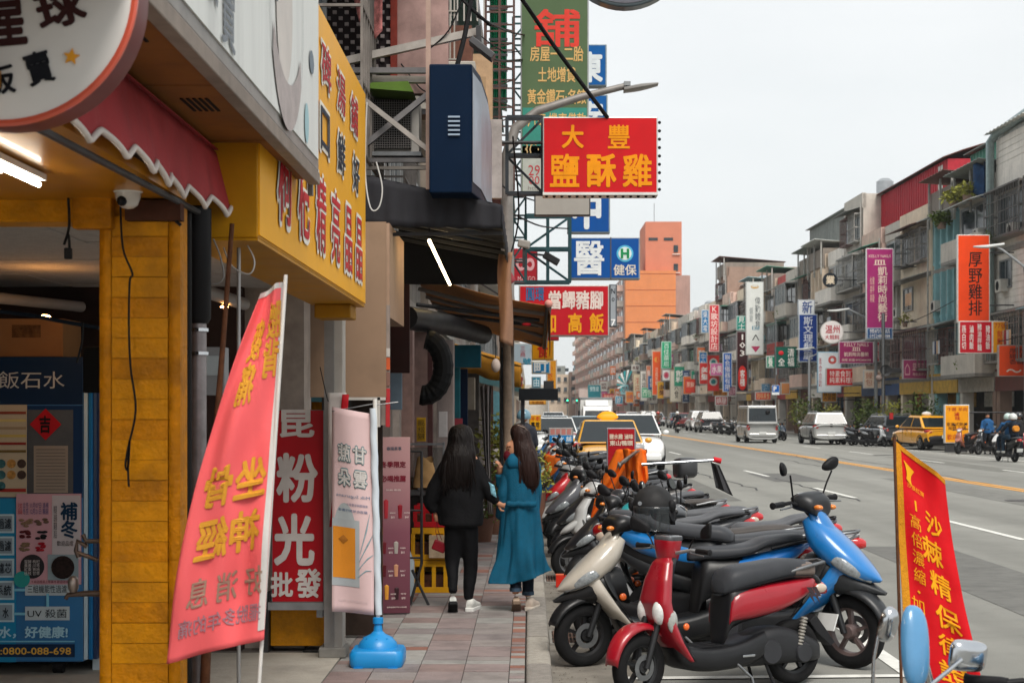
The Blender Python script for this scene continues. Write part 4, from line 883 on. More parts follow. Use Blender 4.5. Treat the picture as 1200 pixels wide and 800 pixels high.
B().grid(lambda u, v: (.19, 15.8+u*3.4, 2.73-u*.2-v*(.14+.03*abs(math.sin(u*20)))), 60, 3).done('valance', BRN, br, smooth=80, thick=.004)
B().ball(tuple(T1+Vector((0, -.02, .02))), .04, 8).done('end_cap', mat('#c98a80', .5), br, smooth=60)
B().ball(tuple(P(617, 380, 15.4)), .03, 8, (1.6, 1, .6)).done('red_clip', mat('#c2242c', .5), br, smooth=60)
# folded beige parasol / cloth on the pole
pl = thing('street_pole', 'worn grey brown pole on the pavement wrapped in tape', 'pole', (-.225, 16.2, .1))
B().tube([(0, 0, 0), (.01, 0, 1.2), (-.01, 0, 2.5)], [.055, .05, .042], 12).done('pole', mat('#9a8674', .8, var=.35, scale=6, bump=.3, bscale=30, dirt=.4), pl, smooth=60)
B().lathe([(.058, .9), (.06, .91), (.06, 1.0), (.056, 1.01)], 12).done('tape', mat('#a9a098', .6), pl); B().tube([(-.06, -.02, .5), (-.055, -.02, 2.3)], .012, 6).done('pipe', BLACK, pl)
fb = thing('folded_flag', 'furled beige pennant hanging before the brown awning', 'flag', (0, 0, 0))
B().grid(lambda u, v: (P(585+16*u-3*math.sin(v*5)*(1-v), 300, 14.2).x, 14.2+.05*math.sin(u*5+v*3), P(0, 296+v*104+6*u*(v > .6), 14.2).z), 8, 20).done('cloth', mat('#94705a', .75, var=.15, scale=5), fb, smooth=80, thick=.004)
B().grid(lambda u, v: (P(588+16*u*v+1, 300, 14.25).x, 14.28, P(0, 302+v*38-12*u*v, 14.25).z), 4, 8).done('red_corner', mat('#96444a', .7), fb, smooth=80, thick=.003)
sk = thing('light_bulb', 'clear bulb hanging in a bag on the worn pole', 'bulb', P(581, 428, 15.2)); B().ball((0, 0, 0), .045, 10, (1, 1, 1.5)).done('globe', mat('#b9a9a0', .15, var=.2), sk, smooth=60); B().tube([(0, 0, .06), (0, 0, .3)], .004, 5).done('cord', CABLE, sk)
# black ventilation duct
dk = thing('vent_duct', 'fat black corrugated air duct bending over the shop front', 'duct', (0, 0, 0)); b = B()
c_ = P(497, 430, 13.8)
for k in range(20):
    t = R(-85+k*9); r_ = .115+.008*(k % 2)
pts = [(c_.x+.17*math.cos(R(a_)), 13.8+.0*a_, c_.z+.25*math.sin(R(a_))) for a_ in range(-100, 91, 8)]
B().tube(pts, [.088+.006*(k % 2) for k in range(len(pts))], 14).done('bend', mat('#0c0c0e', .55, var=.2), dk, smooth=20)
p, q = P(476, 372, 13.2), P(566, 392, 16.5); B().tube([p, (p+q)/2+Vector((0, 0, .02)), q], .10, 14).done('trunk', mat('#19191c', .5, var=.2), dk, smooth=60)
# clutter along the shop fronts
def panel(name, lab, cat, x0, y0, x1, y1, Y, c, d=.04, m=None, **k):
    p, q = P(x0, y0, Y), P(x1, y1, Y)
    return tag(B().box(p.x, q.x, Y, Y+d, q.z, p.z).done(name, m or mat(c, .6, var=.2, scale=6, dirt=.3, **k), bevel=.004), lab, cat)
panel('dark_red_panel', 'dark maroon wall panel behind the beige beam', 'panel', 457, 333, 480, 437, 13.0, '#2c1412')
panel('menu_plate', 'grey blue menu plate hanging by the dark doorway', 'notice', 457, 437, 471, 480, 12.6, '#5a6874')
panel('yellow_notice', 'yellow lettered notice hanging in the dark doorway', 'notice', 488, 489, 499, 517, 13.5, '#b58a1c', d=.01)
nt_ = bpy.data.objects['yellow_notice']; p = P(493.5, 503, 13.49); text('鍋貼\n水餃\n酸辣', .06, .17, ink('#2a2018'), None, tuple(p), .01).parent = nt_
panel('shop_pillar', 'pale streaked pillar beyond the black duct', 'pillar', 512, 398, 531, 640, 15.0, '#9a8c88', d=.3, streak=.5)
panel('shop_pillar', 'narrow brownish pillar left of the pale pillar', 'pillar', 501, 400, 507, 640, 14.6, '#5a3a38', d=.1)
panel('door_surround', 'teal painted door frame beside the pale pillar', 'frame', 532, 420, 539, 620, 17, '#2f7a86', d=.1)
panel('teal_box', 'teal blue box hanging under the shop eaves', 'box', 531, 404, 563, 430, 16.6, '#1c6478', d=.3)
panel('cream_box', 'cream electrical cabinet on the shop fronts', 'cabinet', 543, 442, 556, 480, 17.5, '#9a8f80', d=.3)
panel('dark_doorway', 'dark blue door next to the teal frame', 'door', 539, 432, 548, 600, 17.2, '#10203c', d=.06)
panel('white_bag', 'white plastic bag hanging beside the pale pillar', 'bag', 514, 482, 524, 512, 14.6, '#b9b4b4', d=.05)
panel('red_poster', 'red and white poster in a plastic sleeve', 'poster', 531, 490, 542, 520, 16.2, '#9a3a44', d=.02)
panel('yellow_tag', 'small yellow red tag hanging far along the shops', 'notice', 566, 468, 572, 482, 20, '#c89a20', d=.02)
yc = thing('yellow_canopy', 'sagging ochre canvas canopy over the shops beyond the teal box', 'canopy', (0, 0, 0))
B().grid(lambda u, v: (-.95+.85*u, 19.5+4*v, 2.55-.25*u+.05*math.sin(v*9)), 8, 12).done('canvas', mat('#b07a28', .8, var=.2, dirt=.4), yc, smooth=80, thick=.005)
B().grid(lambda u, v: (-.95+.85*u, 19.5, 2.55-.25*u-.26*v-.03*abs(math.sin(u*9))), 30, 3).done('valance', mat('#a87424', .8, var=.25, dirt=.5), yc, smooth=80, thick=.005)
wrp = thing('plastic_curtain', 'gathered grey plastic curtain hanging by the shop fronts', 'curtain', (0, 0, 0))
B().grid(lambda u, v: (P(566+(14-8*math.sin(v*1.8))*u-4+10*v, 0, 17.5).x, 17.5+.04*math.sin(u*16), P(0, 452+v*150, 17.5).z), 24, 12).done('sheet', mat('#8f8784', .6, var=.2), wrp, smooth=80, thick=.003)
for i, (x, y_, h_, c) in enumerate(((-1.15, 21, 2.3, '#7a706a'), (-1.1, 24, 2.2, '#a89a8c'), (-1.0, 28, 2.4, '#5a5450'), (-1.05, 33, 2.5, '#b0a49a'), (-1.0, 39, 2.4, '#6a4a40'))):
    tag(B().box(x-.15, x+.1, y_, y_+.3, .1, .1+h_).done('shop_pillar', mat(c, .8, var=.3, dirt=.4, streak=.4)), 'shop pillar with peeling paint, number %s beyond the teal frame' % ('one', 'two', 'three', 'four', 'five')[i], 'pillar')
for i, (y_, c, hz_) in enumerate(((25, '#6a4a3a', 2.7), (30, '#3c5a5e', 2.6), (36, '#8a3a34', 2.8), (43, '#5c5850', 2.6), (52, '#94763c', 2.9))):
    t = thing('shop_awning', ('faded brown', 'dull teal', 'brick red', 'dark grey', 'mustard')[i]+' shop awning in the receding row on the left', 'awning', (0, 0, 0))
    B().grid(lambda u, v: (-1.4+1.25*u, y_+3.6*v, hz_-.3*u), 6, 6).done('canopy', mat(c, .75, var=.25, dirt=.4), t, thick=.01)
    B().grid(lambda u, v: (-1.4+1.25*u, y_, hz_-.3*u-.22*v), 6, 2).done('valance', mat(c, .75, var=.35, dirt=.5), t, thick=.01)
# shop side shelf, railing, crates
cr_ = thing('folding_rack', 'dark folding steel rack beside the menu board', 'rack', (P(478, 690, 13).x, 13.2, .1))
b = B()
for x in (-.02, .10): b.tube([(x-.1, 0, 0), (x, 0, .35), (x, 0, 1.3)], .012, 6)
for z in (.4, .8, 1.3): b.tube([(-.02, 0, z), (.1, 0, z)], .01, 6)
b.tube([(.16, 0, 0), (.02, 0, .3)], .012, 6); b.done('frame', IRON, cr_, smooth=50)
sh = thing('display_case', 'grey steel food stall counter with glass shelf beside the woman in black', 'stall', (0, 0, 0))
p, q = P(472, 560, 14.6), P(520, 690, 14.6)
B().box(p.x-.1, q.x, 14.6, 15.3, .95, 1.0).done('worktop', STEEL, sh, bevel=.004); B().box(p.x-.1, q.x-.02, 14.65, 15.3, .1, .94).done('cabinet', mat('#2a2422', .5, var=.4, scale=5), sh)
B().box(p.x-.1, q.x, 14.6, 14.61, 1.02, 1.4).done('glass', mat('#6a6864', .06, var=.3, alpha=.45), sh); b = B(); [b.beam((x, 14.6, 1.0), (x, 14.6, 1.45), .02, .02) for x in (p.x-.1, q.x)]; b.beam((p.x-.1, 14.6, 1.43), (q.x, 14.6, 1.43), .02, .02); b.done('glass_frame', STEEL, sh)
for k, (x, z, c, hh) in enumerate(((-1.1, 1.0, '#7a5a3c', .12), (-.98, 1.0, '#b0a090', .08), (-.86, 1.0, '#54402c', .1), (-1.05, .3, '#8f1c20', .3), (-.93, .3, '#a9b0b4', .25))):
    t_ = B().lathe([(.001, 0), (.05, 0), (.055, hh*.7), (.03, hh), (.001, hh)], 12, (x, 14.75 if z > .9 else 14.5, z)).done('jar', mat(c, .3, var=.2), smooth=40)
    tag(t_, ('brown', 'pale', 'dark brown', 'red', 'silver')[k]+' container at the food stall counter', 'jar')
bg_ = thing('paper_bag', 'crumpled tan paper bag standing on the food stall counter', 'bag', (P(498, 520, 14.5).x, 14.5, 1.03))
B().grid(lambda u, v: (.11*(math.cos(u*6.28))*(1-.3*v)+.02*noise.noise((u*6, v*5, 3)), .06*math.sin(u*6.28)*(1-.4*v)+.02*noise.noise((u*5, v*7, 9)), .26*v+.03*math.sin(u*12)*v), 20, 10).done('paper', mat('#b08a5c', .85, var=.2), bg_, smooth=60)
def crate(lab, c, z, x=-.86, y=14.1, w_=.40, h_=.29, d_=.30, rz=0):
    t = thing('plastic_crate', lab, 'crate', (x, y, z), rz, 'stacked crates')
    m = mat(c, .45, var=.1, dirt=.2)
    B().box(-w_/2, w_/2, 0, d_, h_-.055, h_).box(-w_/2, w_/2, 0, d_, 0, .05).done('rim', m, t, bevel=.004) if False else None
    B().box(-w_/2, w_/2, 0, .015, h_-.055, h_).done('rim', m, t, bevel=.003); B().box(-w_/2, w_/2, .0, .015, 0, .05).done('rim', m, t, bevel=.003)
    for q in (-1, 1): B().box(q*w_/2-.0075*(1+q)-(-.0075 if q < 0 else .0), q*w_/2+.0075-(.0075 if q > 0 else 0), .0, d_, 0, h_).done('side_wall', m, t)
    B().box(-w_/2+.01, w_/2-.01, d_-.015, d_, 0, h_).done('back_wall', m, t)
    for q in (-.5, -.28, 0, .28, .5): B().box(q*w_*.94-.018, q*w_*.94+.018, .001, .014, .05, h_-.055).done('upright', m, t)
    B().box(-w_/2+.012, w_/2-.012, .02, d_-.02, .01, h_*.55).done('contents', mat('#4a2a1c', .6, var=.7, scale=18), t)
    return t
crate('lower yellow plastic crate on the pavement beside the woman in black', '#d49a18', .1); crate('upper yellow plastic crate stacked under a red one', '#cf9418', .395)
crate('red plastic crate on top of the yellow crates', '#b81820', .69, w_=.36, h_=.2)
cb = thing('cardboard_box', 'printed cardboard box wedged into the upper yellow crate', 'box', (-.80, 14.07, .42)); B().box(-.1, .12, -.03, .12, 0, .2).done('carton', mat('#b09a80', .8, var=.3, scale=20), cb)
pb = thing('water_bottle', 'large clear water bottle standing behind the rack beside the crates', 'bottle', (-1.09, 13.9, .1)); B().lathe([(.001, 0), (.07, 0), (.07, .3), (.03, .4), (.025, .45), (.001, .45)], 16).done('body', mat('#a4b0b6', .1, var=.1), pb, smooth=40)
# small potted bushes along the shops and behind the women
def bush(name, lab, c, r_, n, size, seed, m, pot='#6a4a3c', hgt=.3):
    t = thing(name, lab, 'plant', c); rr_ = random.Random(seed)
    leafmass(B(), (0, 0, hgt+r_*.8), r_, n, size, rr_, (1, 1, 1.2)).done('foliage', m, t, stuff=True)
    b = B()
    for k in range(5): a_ = k*1.3; b.tube([(0, 0, hgt*.5), (.3*r_*math.cos(a_), .3*r_*math.sin(a_), hgt+r_*.5), (.7*r_*math.cos(a_), .7*r_*math.sin(a_), hgt+r_*1.3)], [.012, .008, .004], 5)
    b.done('stem', mat('#5a4a34', .8), t)
    B().lathe([(.001, 0), (r_*.42, 0), (r_*.55, hgt), (r_*.5, hgt), (r_*.48, hgt-.03), (.001, hgt-.03)], 14).done('pot', mat(pot, .7, var=.2), t, smooth=40)
    return t
bush('potted_bush', 'leafy potted bush by the shops behind the woman in black', (-.62, 19.6, .1), .34, 420, .09, 1, LEAVES[0])
bush('potted_bush', 'taller yellow green potted bush behind the woman in blue', (-.42, 20.8, .1), .36, 420, .09, 2, LEAVES[2], hgt=.9)
bush('potted_bush', 'yellowish shrub at the kerb right of the woman in blue', (.08, 21.2, .1), .28, 420, .07, 5, LEAVES[2], hgt=.55)
# dark canopy box and its post
cbx = thing('dark_sign', 'long dark unlit sign box on a steel post over the kerb', 'sign', (0, 0, 0))
p, q = P(608, 455, 24), P(654, 469, 24); B().box(p.x, q.x, 24, 24.2, q.z, p.z).done('casing', mat('#212428', .5), cbx, bevel=.005); B().beam((p.x+.06, 24.1, .1), (p.x+.06, 24.1, q.z), .06, .06).done('post', IRON, cbx)
p, q = P(637, 446, 24.3), P(649, 455, 24.3); B().box(p.x, q.x, 24.3, 24.4, q.z, p.z).done('upper_box', mat('#3a3a3c', .6), cbx)
# steel lattice frames that carry the signs
def lattice(lab, x0, y0, x1, y1, Y, nx, ny, c, r_=.025, d_=.5, diag=True):
    t = thing('sign_scaffold', lab, 'scaffold', (0, 0, 0)); p, q = P(x0, y0, Y), P(x1, y1, Y); m = mat(c, .6, metal=.3, var=.3, dirt=.4)
    for yy_ in (Y, Y+d_):
        for i in range(nx+1): x = p.x+(q.x-p.x)*i/nx; B().beam((x, yy_, q.z), (x, yy_, p.z), r_, r_).done('upright', m, t)
        for j in range(ny+1): z = q.z+(p.z-q.z)*j/ny; B().beam((p.x, yy_, z), (q.x, yy_, z), r_*.9, r_*.9).done('crossbar', m, t)
    for j in range(ny):
        z = q.z+(p.z-q.z)*j/ny; z2 = q.z+(p.z-q.z)*(j+1)/ny
        B().beam((p.x if j % 2 else q.x, Y, z), (q.x if j % 2 else p.x, Y+d_, z2), r_*.7, r_*.7).done('brace', m, t)
    return t
lattice('rusty steel lattice carrying the tall green sign', 568, -30, 602, 215, 21.5, 2, 11, '#5a403a', .024, .7)
lattice('teal painted frame behind the big red sign', 601, 20, 616, 330, 22.8, 1, 12, '#2c5a5e', .028, .4)
lattice('open teal frame holding the blue clinic signs', 616, 252, 668, 330, 25.5, 2, 2, '#22484e', .05, .3)
lattice('dark frame between the lattice and the big red sign', 594, 137, 636, 226, 16.2, 1, 2, '#2c3238', .035, .12)
b = B()
for i in range(9): b.box(P(568+i*4.6, 0, 30).x, P(571+i*4.6, 0, 30).x, 30, 30.05, P(0, 128, 30).z, P(0, -30, 30).z)
gr = thing('green_cladding', 'green corrugated cladding high behind the steel lattice', 'cladding', (0, 0, 0)); B().grid(lambda u, v: (P(574+20*u, 0, 30).x, 30+.06*math.sin(u*60), P(0, 128-160*v, 30).z), 60, 2).done('corrugated_sheet', mat('#1f8a62', .5, var=.2, streak=.3), gr)
for k in range(8): brick('batten', IRON, gr, (P(584, 0, 30).x, 29.9, P(0, 120-k*18, 30).z), (.36, .03, .05))
bb = thing('balcony', 'bricky balcony with beige tiles behind the navy light box', 'balcony', (0, 0, 0)); p, q = P(505, 0, 20), P(562, 75, 20)
for k in range(9): B().beam((p.x+k*.085, 20, P(0, 25, 20).z), (p.x+k*.085, 20, P(0, -30, 20).z), .018, .018).done('baluster', mat('#b8b4ae', .5), bb)
B().box(p.x, q.x-.1, 20, 20.6, P(0, 74, 20).z, P(0, 30, 20).z).done('parapet', mat('#6f4c40', .8, var=.3, dirt=.5), bb); B().box(q.x-.25, q.x+.15, 20.4, 20.9, P(0, 190, 20).z, P(0, 55, 20).z).done('tiled_wall', mat('#b89a7a', .7, var=.2, scale=10), bb)
for k in range(6): brick('tile', mat('#a88c6c', .6, var=.2), bb, (q.x-.22+(k % 2)*.2, 20.39, P(0, 180-(k//2)*40, 20).z), (.18, .02, .38))
# projecting signs
def bulbs(root, w, h, d):
    for k in range(15): B().ball((-w/2+.04+k*(w-.08)/14, -d/2+.05, -h/2-.02), .017, 6).done('bulb', BLACK, root)
    for k in range(9): B().ball((w/2+.02, -d/2+.05, -h/2+.05+k*(h-.1)/8), .017, 6).done('bulb', BLACK, root)
    B().box(-w/2, w/2, -d/2-.02, d/2, -h/2-.015, -h/2+.012).done('white_edge', mat('#d9d9d6', .5), root)
ORG = '#eb9412'
psign('projecting_sign', 'big red sign with orange characters and a rim of small bulbs', 636, 137, 771, 227, 16.0, '#c81a20',
      [('大', .26, .26, .19, .30, ORG, .03), ('豐', .66, .26, .19, .31, ORG, .022), ('鹽', .19, .70, .255, .43, ORG, .027), ('酥', .51, .70, .255, .43, ORG, .03), ('雞', .82, .70, .255, .43, ORG, .027)], d=.25, frame='#c4c4c2', res=3, extra=bulbs, group='signs projecting from the left side', cat='sign', arms=((.15, -1.2),))
psign('grey_sign_back', 'blank grey sign panel hanging just below the big red sign', 626, 226, 692, 253, 18.5, '#a5a29c', frame='#4a4a4a', streak=.3, d=.1)
gs = psign('projecting_sign', 'tall green pawn sign with a red character at the top, fading to grey below', 610, -60, 690, 227, 22.0, '#566a4c',
      [('舖', .53, .325, .68, .155, '#d84438', .025), ('房屋一 二胎', .53, .43, .78, .062, '#d8b070', .02), ('土地增貸', .53, .515, .55, .062, '#d8b070', .02), ('黃金鑽石·名錶', .53, .605, .86, .062, '#d8b070', .02), ('汽車·機車借款', .53, .70, .86, .058, '#d8b070', .02), ('3C·', .16, .82, .22, .055, '#c4a878', .01), ('29', .2, .905, .17, .042, '#b8444a', .01), ('00', .2, .945, .16, .034, '#b8444a', .01), ('http', .2, .98, .18, .022, '#8a8480', .0)],
      d=.3, frame='#9da0a0', res=2, group='signs projecting from the left side', streak=.1)
for nm, v, hv, c in (('teal_band', .75, .20, '#3c8a7c'), ('pale_band', .90, .19, '#b0b4ac')): board(gs, S(80, 22), S(287, 22), .3, .5, v, .94, hv, c, nm, .0075)
psign('projecting_sign', 'blue panel with a large white character half hidden behind the tall green sign', 672, 52, 711, 101, 27, '#125a9e', [('東', .5, .55, .75, .72, '#d8e0e4', .04)], d=.25, frame='#7c8a90', group='signs projecting from the left side')
psign('projecting_sign', 'blue panel with white character above the big red sign', 672, 111, 712, 150, 27, '#125a9e', [('安', .5, .6, .75, .8, '#d8e0e4', .04)], d=.25, frame='#7c8a90', group='signs projecting from the left side')
psign('projecting_sign', 'blue panel with white character showing right below the big red sign', 665, 210, 715, 273, 27, '#12509a', [('中', .45, .55, .66, .75, '#dfe4e6', .045)], d=.25, frame='#8a9498', group='signs projecting from the left side')
def med(root, w, h, d):
    B().disc((.29*w, -d/2-.012, .11*h), .175*h*1.15, .004, 'y', 28).done('round_emblem', ink('#58b4d8'), root); B().disc((.29*w, -d/2-.017, .11*h), .15*h*1.05, .004, 'y', 28).done('round_emblem', ink('#d8e8e4'), root)
    B().box(.29*w-.07, .29*w-.03, -d/2-.024, -d/2-.018, .11*h-.08, .11*h+.08).box(.29*w+.03, .29*w+.07, -d/2-.024, -d/2-.018, .11*h-.08, .11*h+.08).box(.29*w-.03, .29*w+.03, -d/2-.024, -d/2-.018, .11*h-.018, .11*h+.018).done('letter_h_emblem', ink('#1f8a52'), root)
    B().box(.085*w, .10*w, -d/2-.012, -d/2, -h/2, h/2).done('divider', mat('#5a564e', .5), root)
psign('projecting_sign', 'wide blue clinic sign with white character and green round emblem', 666, 278, 750, 327, 26, '#12509a', [('醫', .29, .5, .42, .82, '#e0e4e6', .022), ('健保', .79, .78, .32, .26, '#d8d0c4', .02)], d=.28, frame='#8e959a', extra=med, group='signs projecting from the left side')
psign('projecting_sign', 'small red sign with ring logo behind the open teal frame', 601, 291, 630, 333, 27, '#a82a34', [('MAYGO', .55, .85, .7, .14, '#d8b4b4', .01), ('∞', .5, .45, .75, .35, '#d8a4a8', .02)], d=.15, frame='#8a3038', group='signs projecting from the left side')
psign('projecting_sign', 'red sign with white and yellow characters under the blue clinic sign', 608, 334, 714, 394, 22.5, '#b81c28',
      [('圓環', .18, .18, .2, .26, '#2c6a9a', .02), ('當歸豬腳', .63, .29, .60, .36, '#e0d0c8', .03), ('加', .34, .74, .14, .38, '#e09a20', .03), ('高', .62, .74, .15, .38, '#e09a20', .03), ('飯', .86, .74, .16, .38, '#e09a20', .03)], d=.22, frame='#b0a8a4', res=3, group='signs projecting from the left side')
psign('projecting_sign', 'narrow black and grey sign strip with a seven beside the red pork sign', 714, 333, 723, 383, 24, '#9aa0a6', [('N\no', .5, .25, .5, .3, '#20242a', .01), ('7', .5, .9, .6, .16, '#f0f0f0', .02)], d=.12, frame='#50545a', group='signs projecting from the left side')
psign('projecting_sign', 'pale blue white sign with small red characters under the awning tip', 596, 402, 623, 427, 26, '#a9bac4', [('三\n商', .62, .4, .22, .5, '#b0404a', .01), ('號', .8, .85, .35, .3, '#1f8aa8', .02)], d=.12, frame='#b9bcbe', group='signs projecting from the left side')
psign('projecting_sign', 'square yellow sign with one red character', 623, 399, 649, 422, 27, '#e0960e', [('食', .5, .52, .5, .7, '#c22c18', .03)], d=.15, frame='#c9a040', group='signs projecting from the left side')
psign('projecting_sign', 'red and black strip sign over the square yellow sign', 596, 392, 655, 399, 26.6, '#b4202c', [('老店', .6, .5, .3, .8, '#e0a020', .01)], d=.1, frame='#a02830', group='signs projecting from the left side')
psign('projecting_sign', 'bright blue sign with white strokes below the square yellow sign', 623, 423, 645, 438, 27.5, '#1a84c0', [('町', .5, .5, .75, .8, '#e8eef0', .03)], d=.12, frame='#d0c8b0', group='signs projecting from the left side')
psign('projecting_sign', 'tall white and orange sign edge behind the blue one', 640, 421, 653, 458, 29, '#d8932c', [('小\n吃', .4, .4, .4, .5, '#c0502c', .01)], d=.12, frame='#c9c4bc', group='signs projecting from the left side')
psign('projecting_sign', 'teal and white small sign above the dark unlit sign', 623, 441, 634, 455, 30, '#2f8aa8', [('由', .5, .5, .6, .7, '#d0e0e4', .02)], d=.1, frame='#8a9aa0', group='signs projecting from the left side')
psign('projecting_sign', 'yellow strip sign under the dark unlit sign', 620, 469, 640, 474, 33, '#d8922c', [('牛肉麵', .5, .5, .7, .7, '#6a2c18', .01)], d=.1, frame='#b98830', group='signs projecting from the left side')
psign('standing_sign', 'small yellow standing sign with black characters at the kerb', 620, 486, 634, 504, 36, '#dca012', [('停車', .5, .25, .8, .3, '#b83020', .01), ('專用', .5, .65, .7, .4, '#201c18', .03)], d=.08, frame='#c08c18', group='signs projecting from the left side')
sq = psign('stall_sign', 'sign board with pink squares over a blue strip above the parked scooters', 643, 501, 672, 519, 31, '#b0a8a4', [('涼 水 舖', .52, .72, .8, .34, '#d8e4ea', .02)], d=.06, frame='#9a9490', group='stands beside the scooters')
board(sq, S(29, 31), S(18, 31), .06, .5, .72, .94, .46, '#1c7ab8', 'blue_strip', .0075)
for k in range(4): board(sq, S(29, 31), S(18, 31), .06, .16+k*.22, .26, .17, .36, '#b87870', 'pink_square', .0085)
def snack(root, w, h, d):
    B().disc((0, -d/2-.012, -.17*h), .17*w, .003, 'y', 24).done('oval_emblem', ink('#d8b8a8'), root).scale = (1.3, 1, 1); text('鍋', .1*w, .09*h, ink('#a01c28'), root, (0, -d/2-.02, -.17*h), .02)
    B().box(-.03, .03, -.02, .02, -1.6, -h/2).done('stand', IRON, root)
psign('standing_sign', 'dark red snack stall sign with cream lettering standing among the scooters', 711, 501, 745, 548, 19.5, '#a0141f', [('鹽水雞 滷味', .5, .22, .82, .13, '#d9c4b0', .03), ('東山鴨頭', .5, .38, .8, .13, '#d9c4b0', .03), ('四神湯', .5, .85, .5, .12, '#d9c4b0', .02)], d=.05, frame='#8a848a', extra=snack, group='stands beside the scooters')
# street lamp with a long curved arm
sl = thing('street_lamp', 'grey street lamp with long curved arm crossing the green sign', 'street lamp', (0, 0, 0))
pts = [(594, 300), (594, 235), (595, 180), (604, 150), (630, 130), (680, 114), (733, 101)]
B().tube([P(x, y, 19.0) for x, y in pts], [.08, .075, .07, .06, .055, .045, .04], 12).done('arm', mat('#8a8682', .5, metal=.3, var=.2, dirt=.3), sl, smooth=70)
p, q = P(731, 104, 19), P(771, 99, 19); B().loft([(p.x, p.z-.02, 90, .10, .03), ((p.x+q.x)/2, (p.z+q.z)/2-.01, 90, .12, .035), (q.x, q.z, 90, .08, .015)], n=12).move(Matrix.Translation((0, 19, 0))).done('lamp_head', mat('#8f8c88', .4, metal=.3), sl, smooth=40)
B().box(p.x, p.x+.08, 18.95, 19.05, p.z+.03, p.z+.08).done('photocell', GREYM, sl)
B().tube([(P(594, 300, 19).x, 19, .1), tuple(P(594, 300, 19))], .09, 12).done('pole', mat('#8a8682', .5, metal=.3, var=.2, dirt=.3), sl, smooth=70)
cable([P(595, -20, 15), P(612, 0, 15.2), P(655, 62, 15.6), P(712, 138, 16)], 'thick black guy wire slanting down to the big red sign', .022)
cable([P(601, 160, 14), P(608, 250, 15), P(598, 300, 15)], 'thin cable hanging beside the dark frame', .008)
cable([P(552, 0, 11.3), P(545, 40, 11.3), P(536, 76, 11.3)], 'thick dark cable dropping behind the navy light box', .018)
cable([P(575, 30, 11.4), P(552, 10, 11.3), P(528, -15, 11.3)], 'dark cable running up from the flood light', .012)
cable([P(430, 120, 10.5), P(428, 200, 10.6), P(434, 243, 10.6), P(444, 243, 10.6), P(448, 220, 10.6), P(441, 190, 10.6)], 'thin white cable looping over the black awning', .005, mat('#c4c2be', .5, var=0))
cm = thing('bullet_camera', 'white bullet camera on the steel frame below the signs', 'camera', P(614, 286, 20)); B().obox((0, 0, 0), (.16, .1, .1), Matrix.Rotation(R(12), 3, 'Y')).done('body', mat('#9a9690', .5), cm, bevel=.02); B().beam((0, 0, 0), (0, 0, -.3), .04, .04).done('stem', IRON, cm)
fd = thing('flood_light', 'dark flood light hanging on the open teal frame', 'lamp', P(646, 303, 24)); B().obox((0, 0, 0), (.26, .2, .1), Matrix.Rotation(R(30), 3, 'Y')).done('head', IRON, fd, bevel=.01); B().beam((-.1, 0, .05), (-.35, 0, .08), .03, .03).done('arm', IRON, fd)
ov = thing('round_sign', 'underside of a big dark round sign cut by the top edge', 'sign', P(733, -68, 9.5)); B().disc((0, 0, 0), S(76, 9.5), .12, 'y', 48).done('disc', mat('#3a464c', .3, var=.3, coat=.3), ov, bevel=.01); B().disc((0, -.005, 0), S(72, 9.5), .006, 'y', 48).done('face_panel', mat('#5a5a62', .3, var=.4), ov)
for k, (x0, y0, Y0, x1, y1, Y1) in enumerate(((560, 20, 14, 640, 45, 26), (560, 60, 14, 612, 70, 22), (575, 205, 15, 626, 235, 25), (560, 330, 20, 700, 400, 60), (600, 250, 20, 668, 268, 26))):
    cable([P(x0, y0, Y0), P((x0+x1)/2, (y0+y1)/2+6, (Y0+Y1)/2), P(x1, y1, Y1)], 'overhead wire on the left side, %s' % ('highest one behind the lattice', 'crossing behind the navy light box', 'below the big red sign', 'running away above the awnings', 'tied to the open teal frame')[k], .012)
# ================================================================ scooters
def wheel(root, x, r_, tyre_w, rimc, hubc='#55575a', steer=None, y=0, disc=True):
    w_ = B(); n = 28
    pr = [(r_-.075, -tyre_w*.40), (r_-.05, -tyre_w*.5), (r_-.018, -tyre_w*.46), (r_-.003, -tyre_w*.24), (r_, 0), (r_-.003, tyre_w*.24), (r_-.018, tyre_w*.46), (r_-.05, tyre_w*.5), (r_-.075, tyre_w*.40)]
    wh = bpy.data.objects.new('wheel', None); COL.objects.link(wh); wh.parent = root; wh.location = (x, y, r_)
    B().lathe(pr, n, (0, 0, 0), 'y').done('tyre', RUBBER, wh, smooth=50)
    b = B().lathe([(r_-.078, -.035), (r_-.066, -.038), (r_-.066, -.03), (r_-.09, -.02), (r_-.09, .02), (r_-.066, .03), (r_-.066, .038), (r_-.078, .035)], n, (0, 0, 0), 'y')
    b.lathe([(.001, -.05), (.035, -.05), (.045, -.03), (.045, .03), (.035, .05), (.001, .05)], 14, (0, 0, 0), 'y')
    for k in range(5):
        a = R(72*k+10); b.beam((.03*math.cos(a), 0, .03*math.sin(a)), ((r_-.08)*math.cos(a+.18), 0, (r_-.08)*math.sin(a+.18)), .03, .022)
    b.done('rim', rimc, wh, smooth=40)
    if disc: B().lathe([(.05, .052), (.085, .052), (.085, .056), (.05, .056)], 20, (0, 0, 0), 'y').done('brake_disc', STEEL, wh)
    return wh
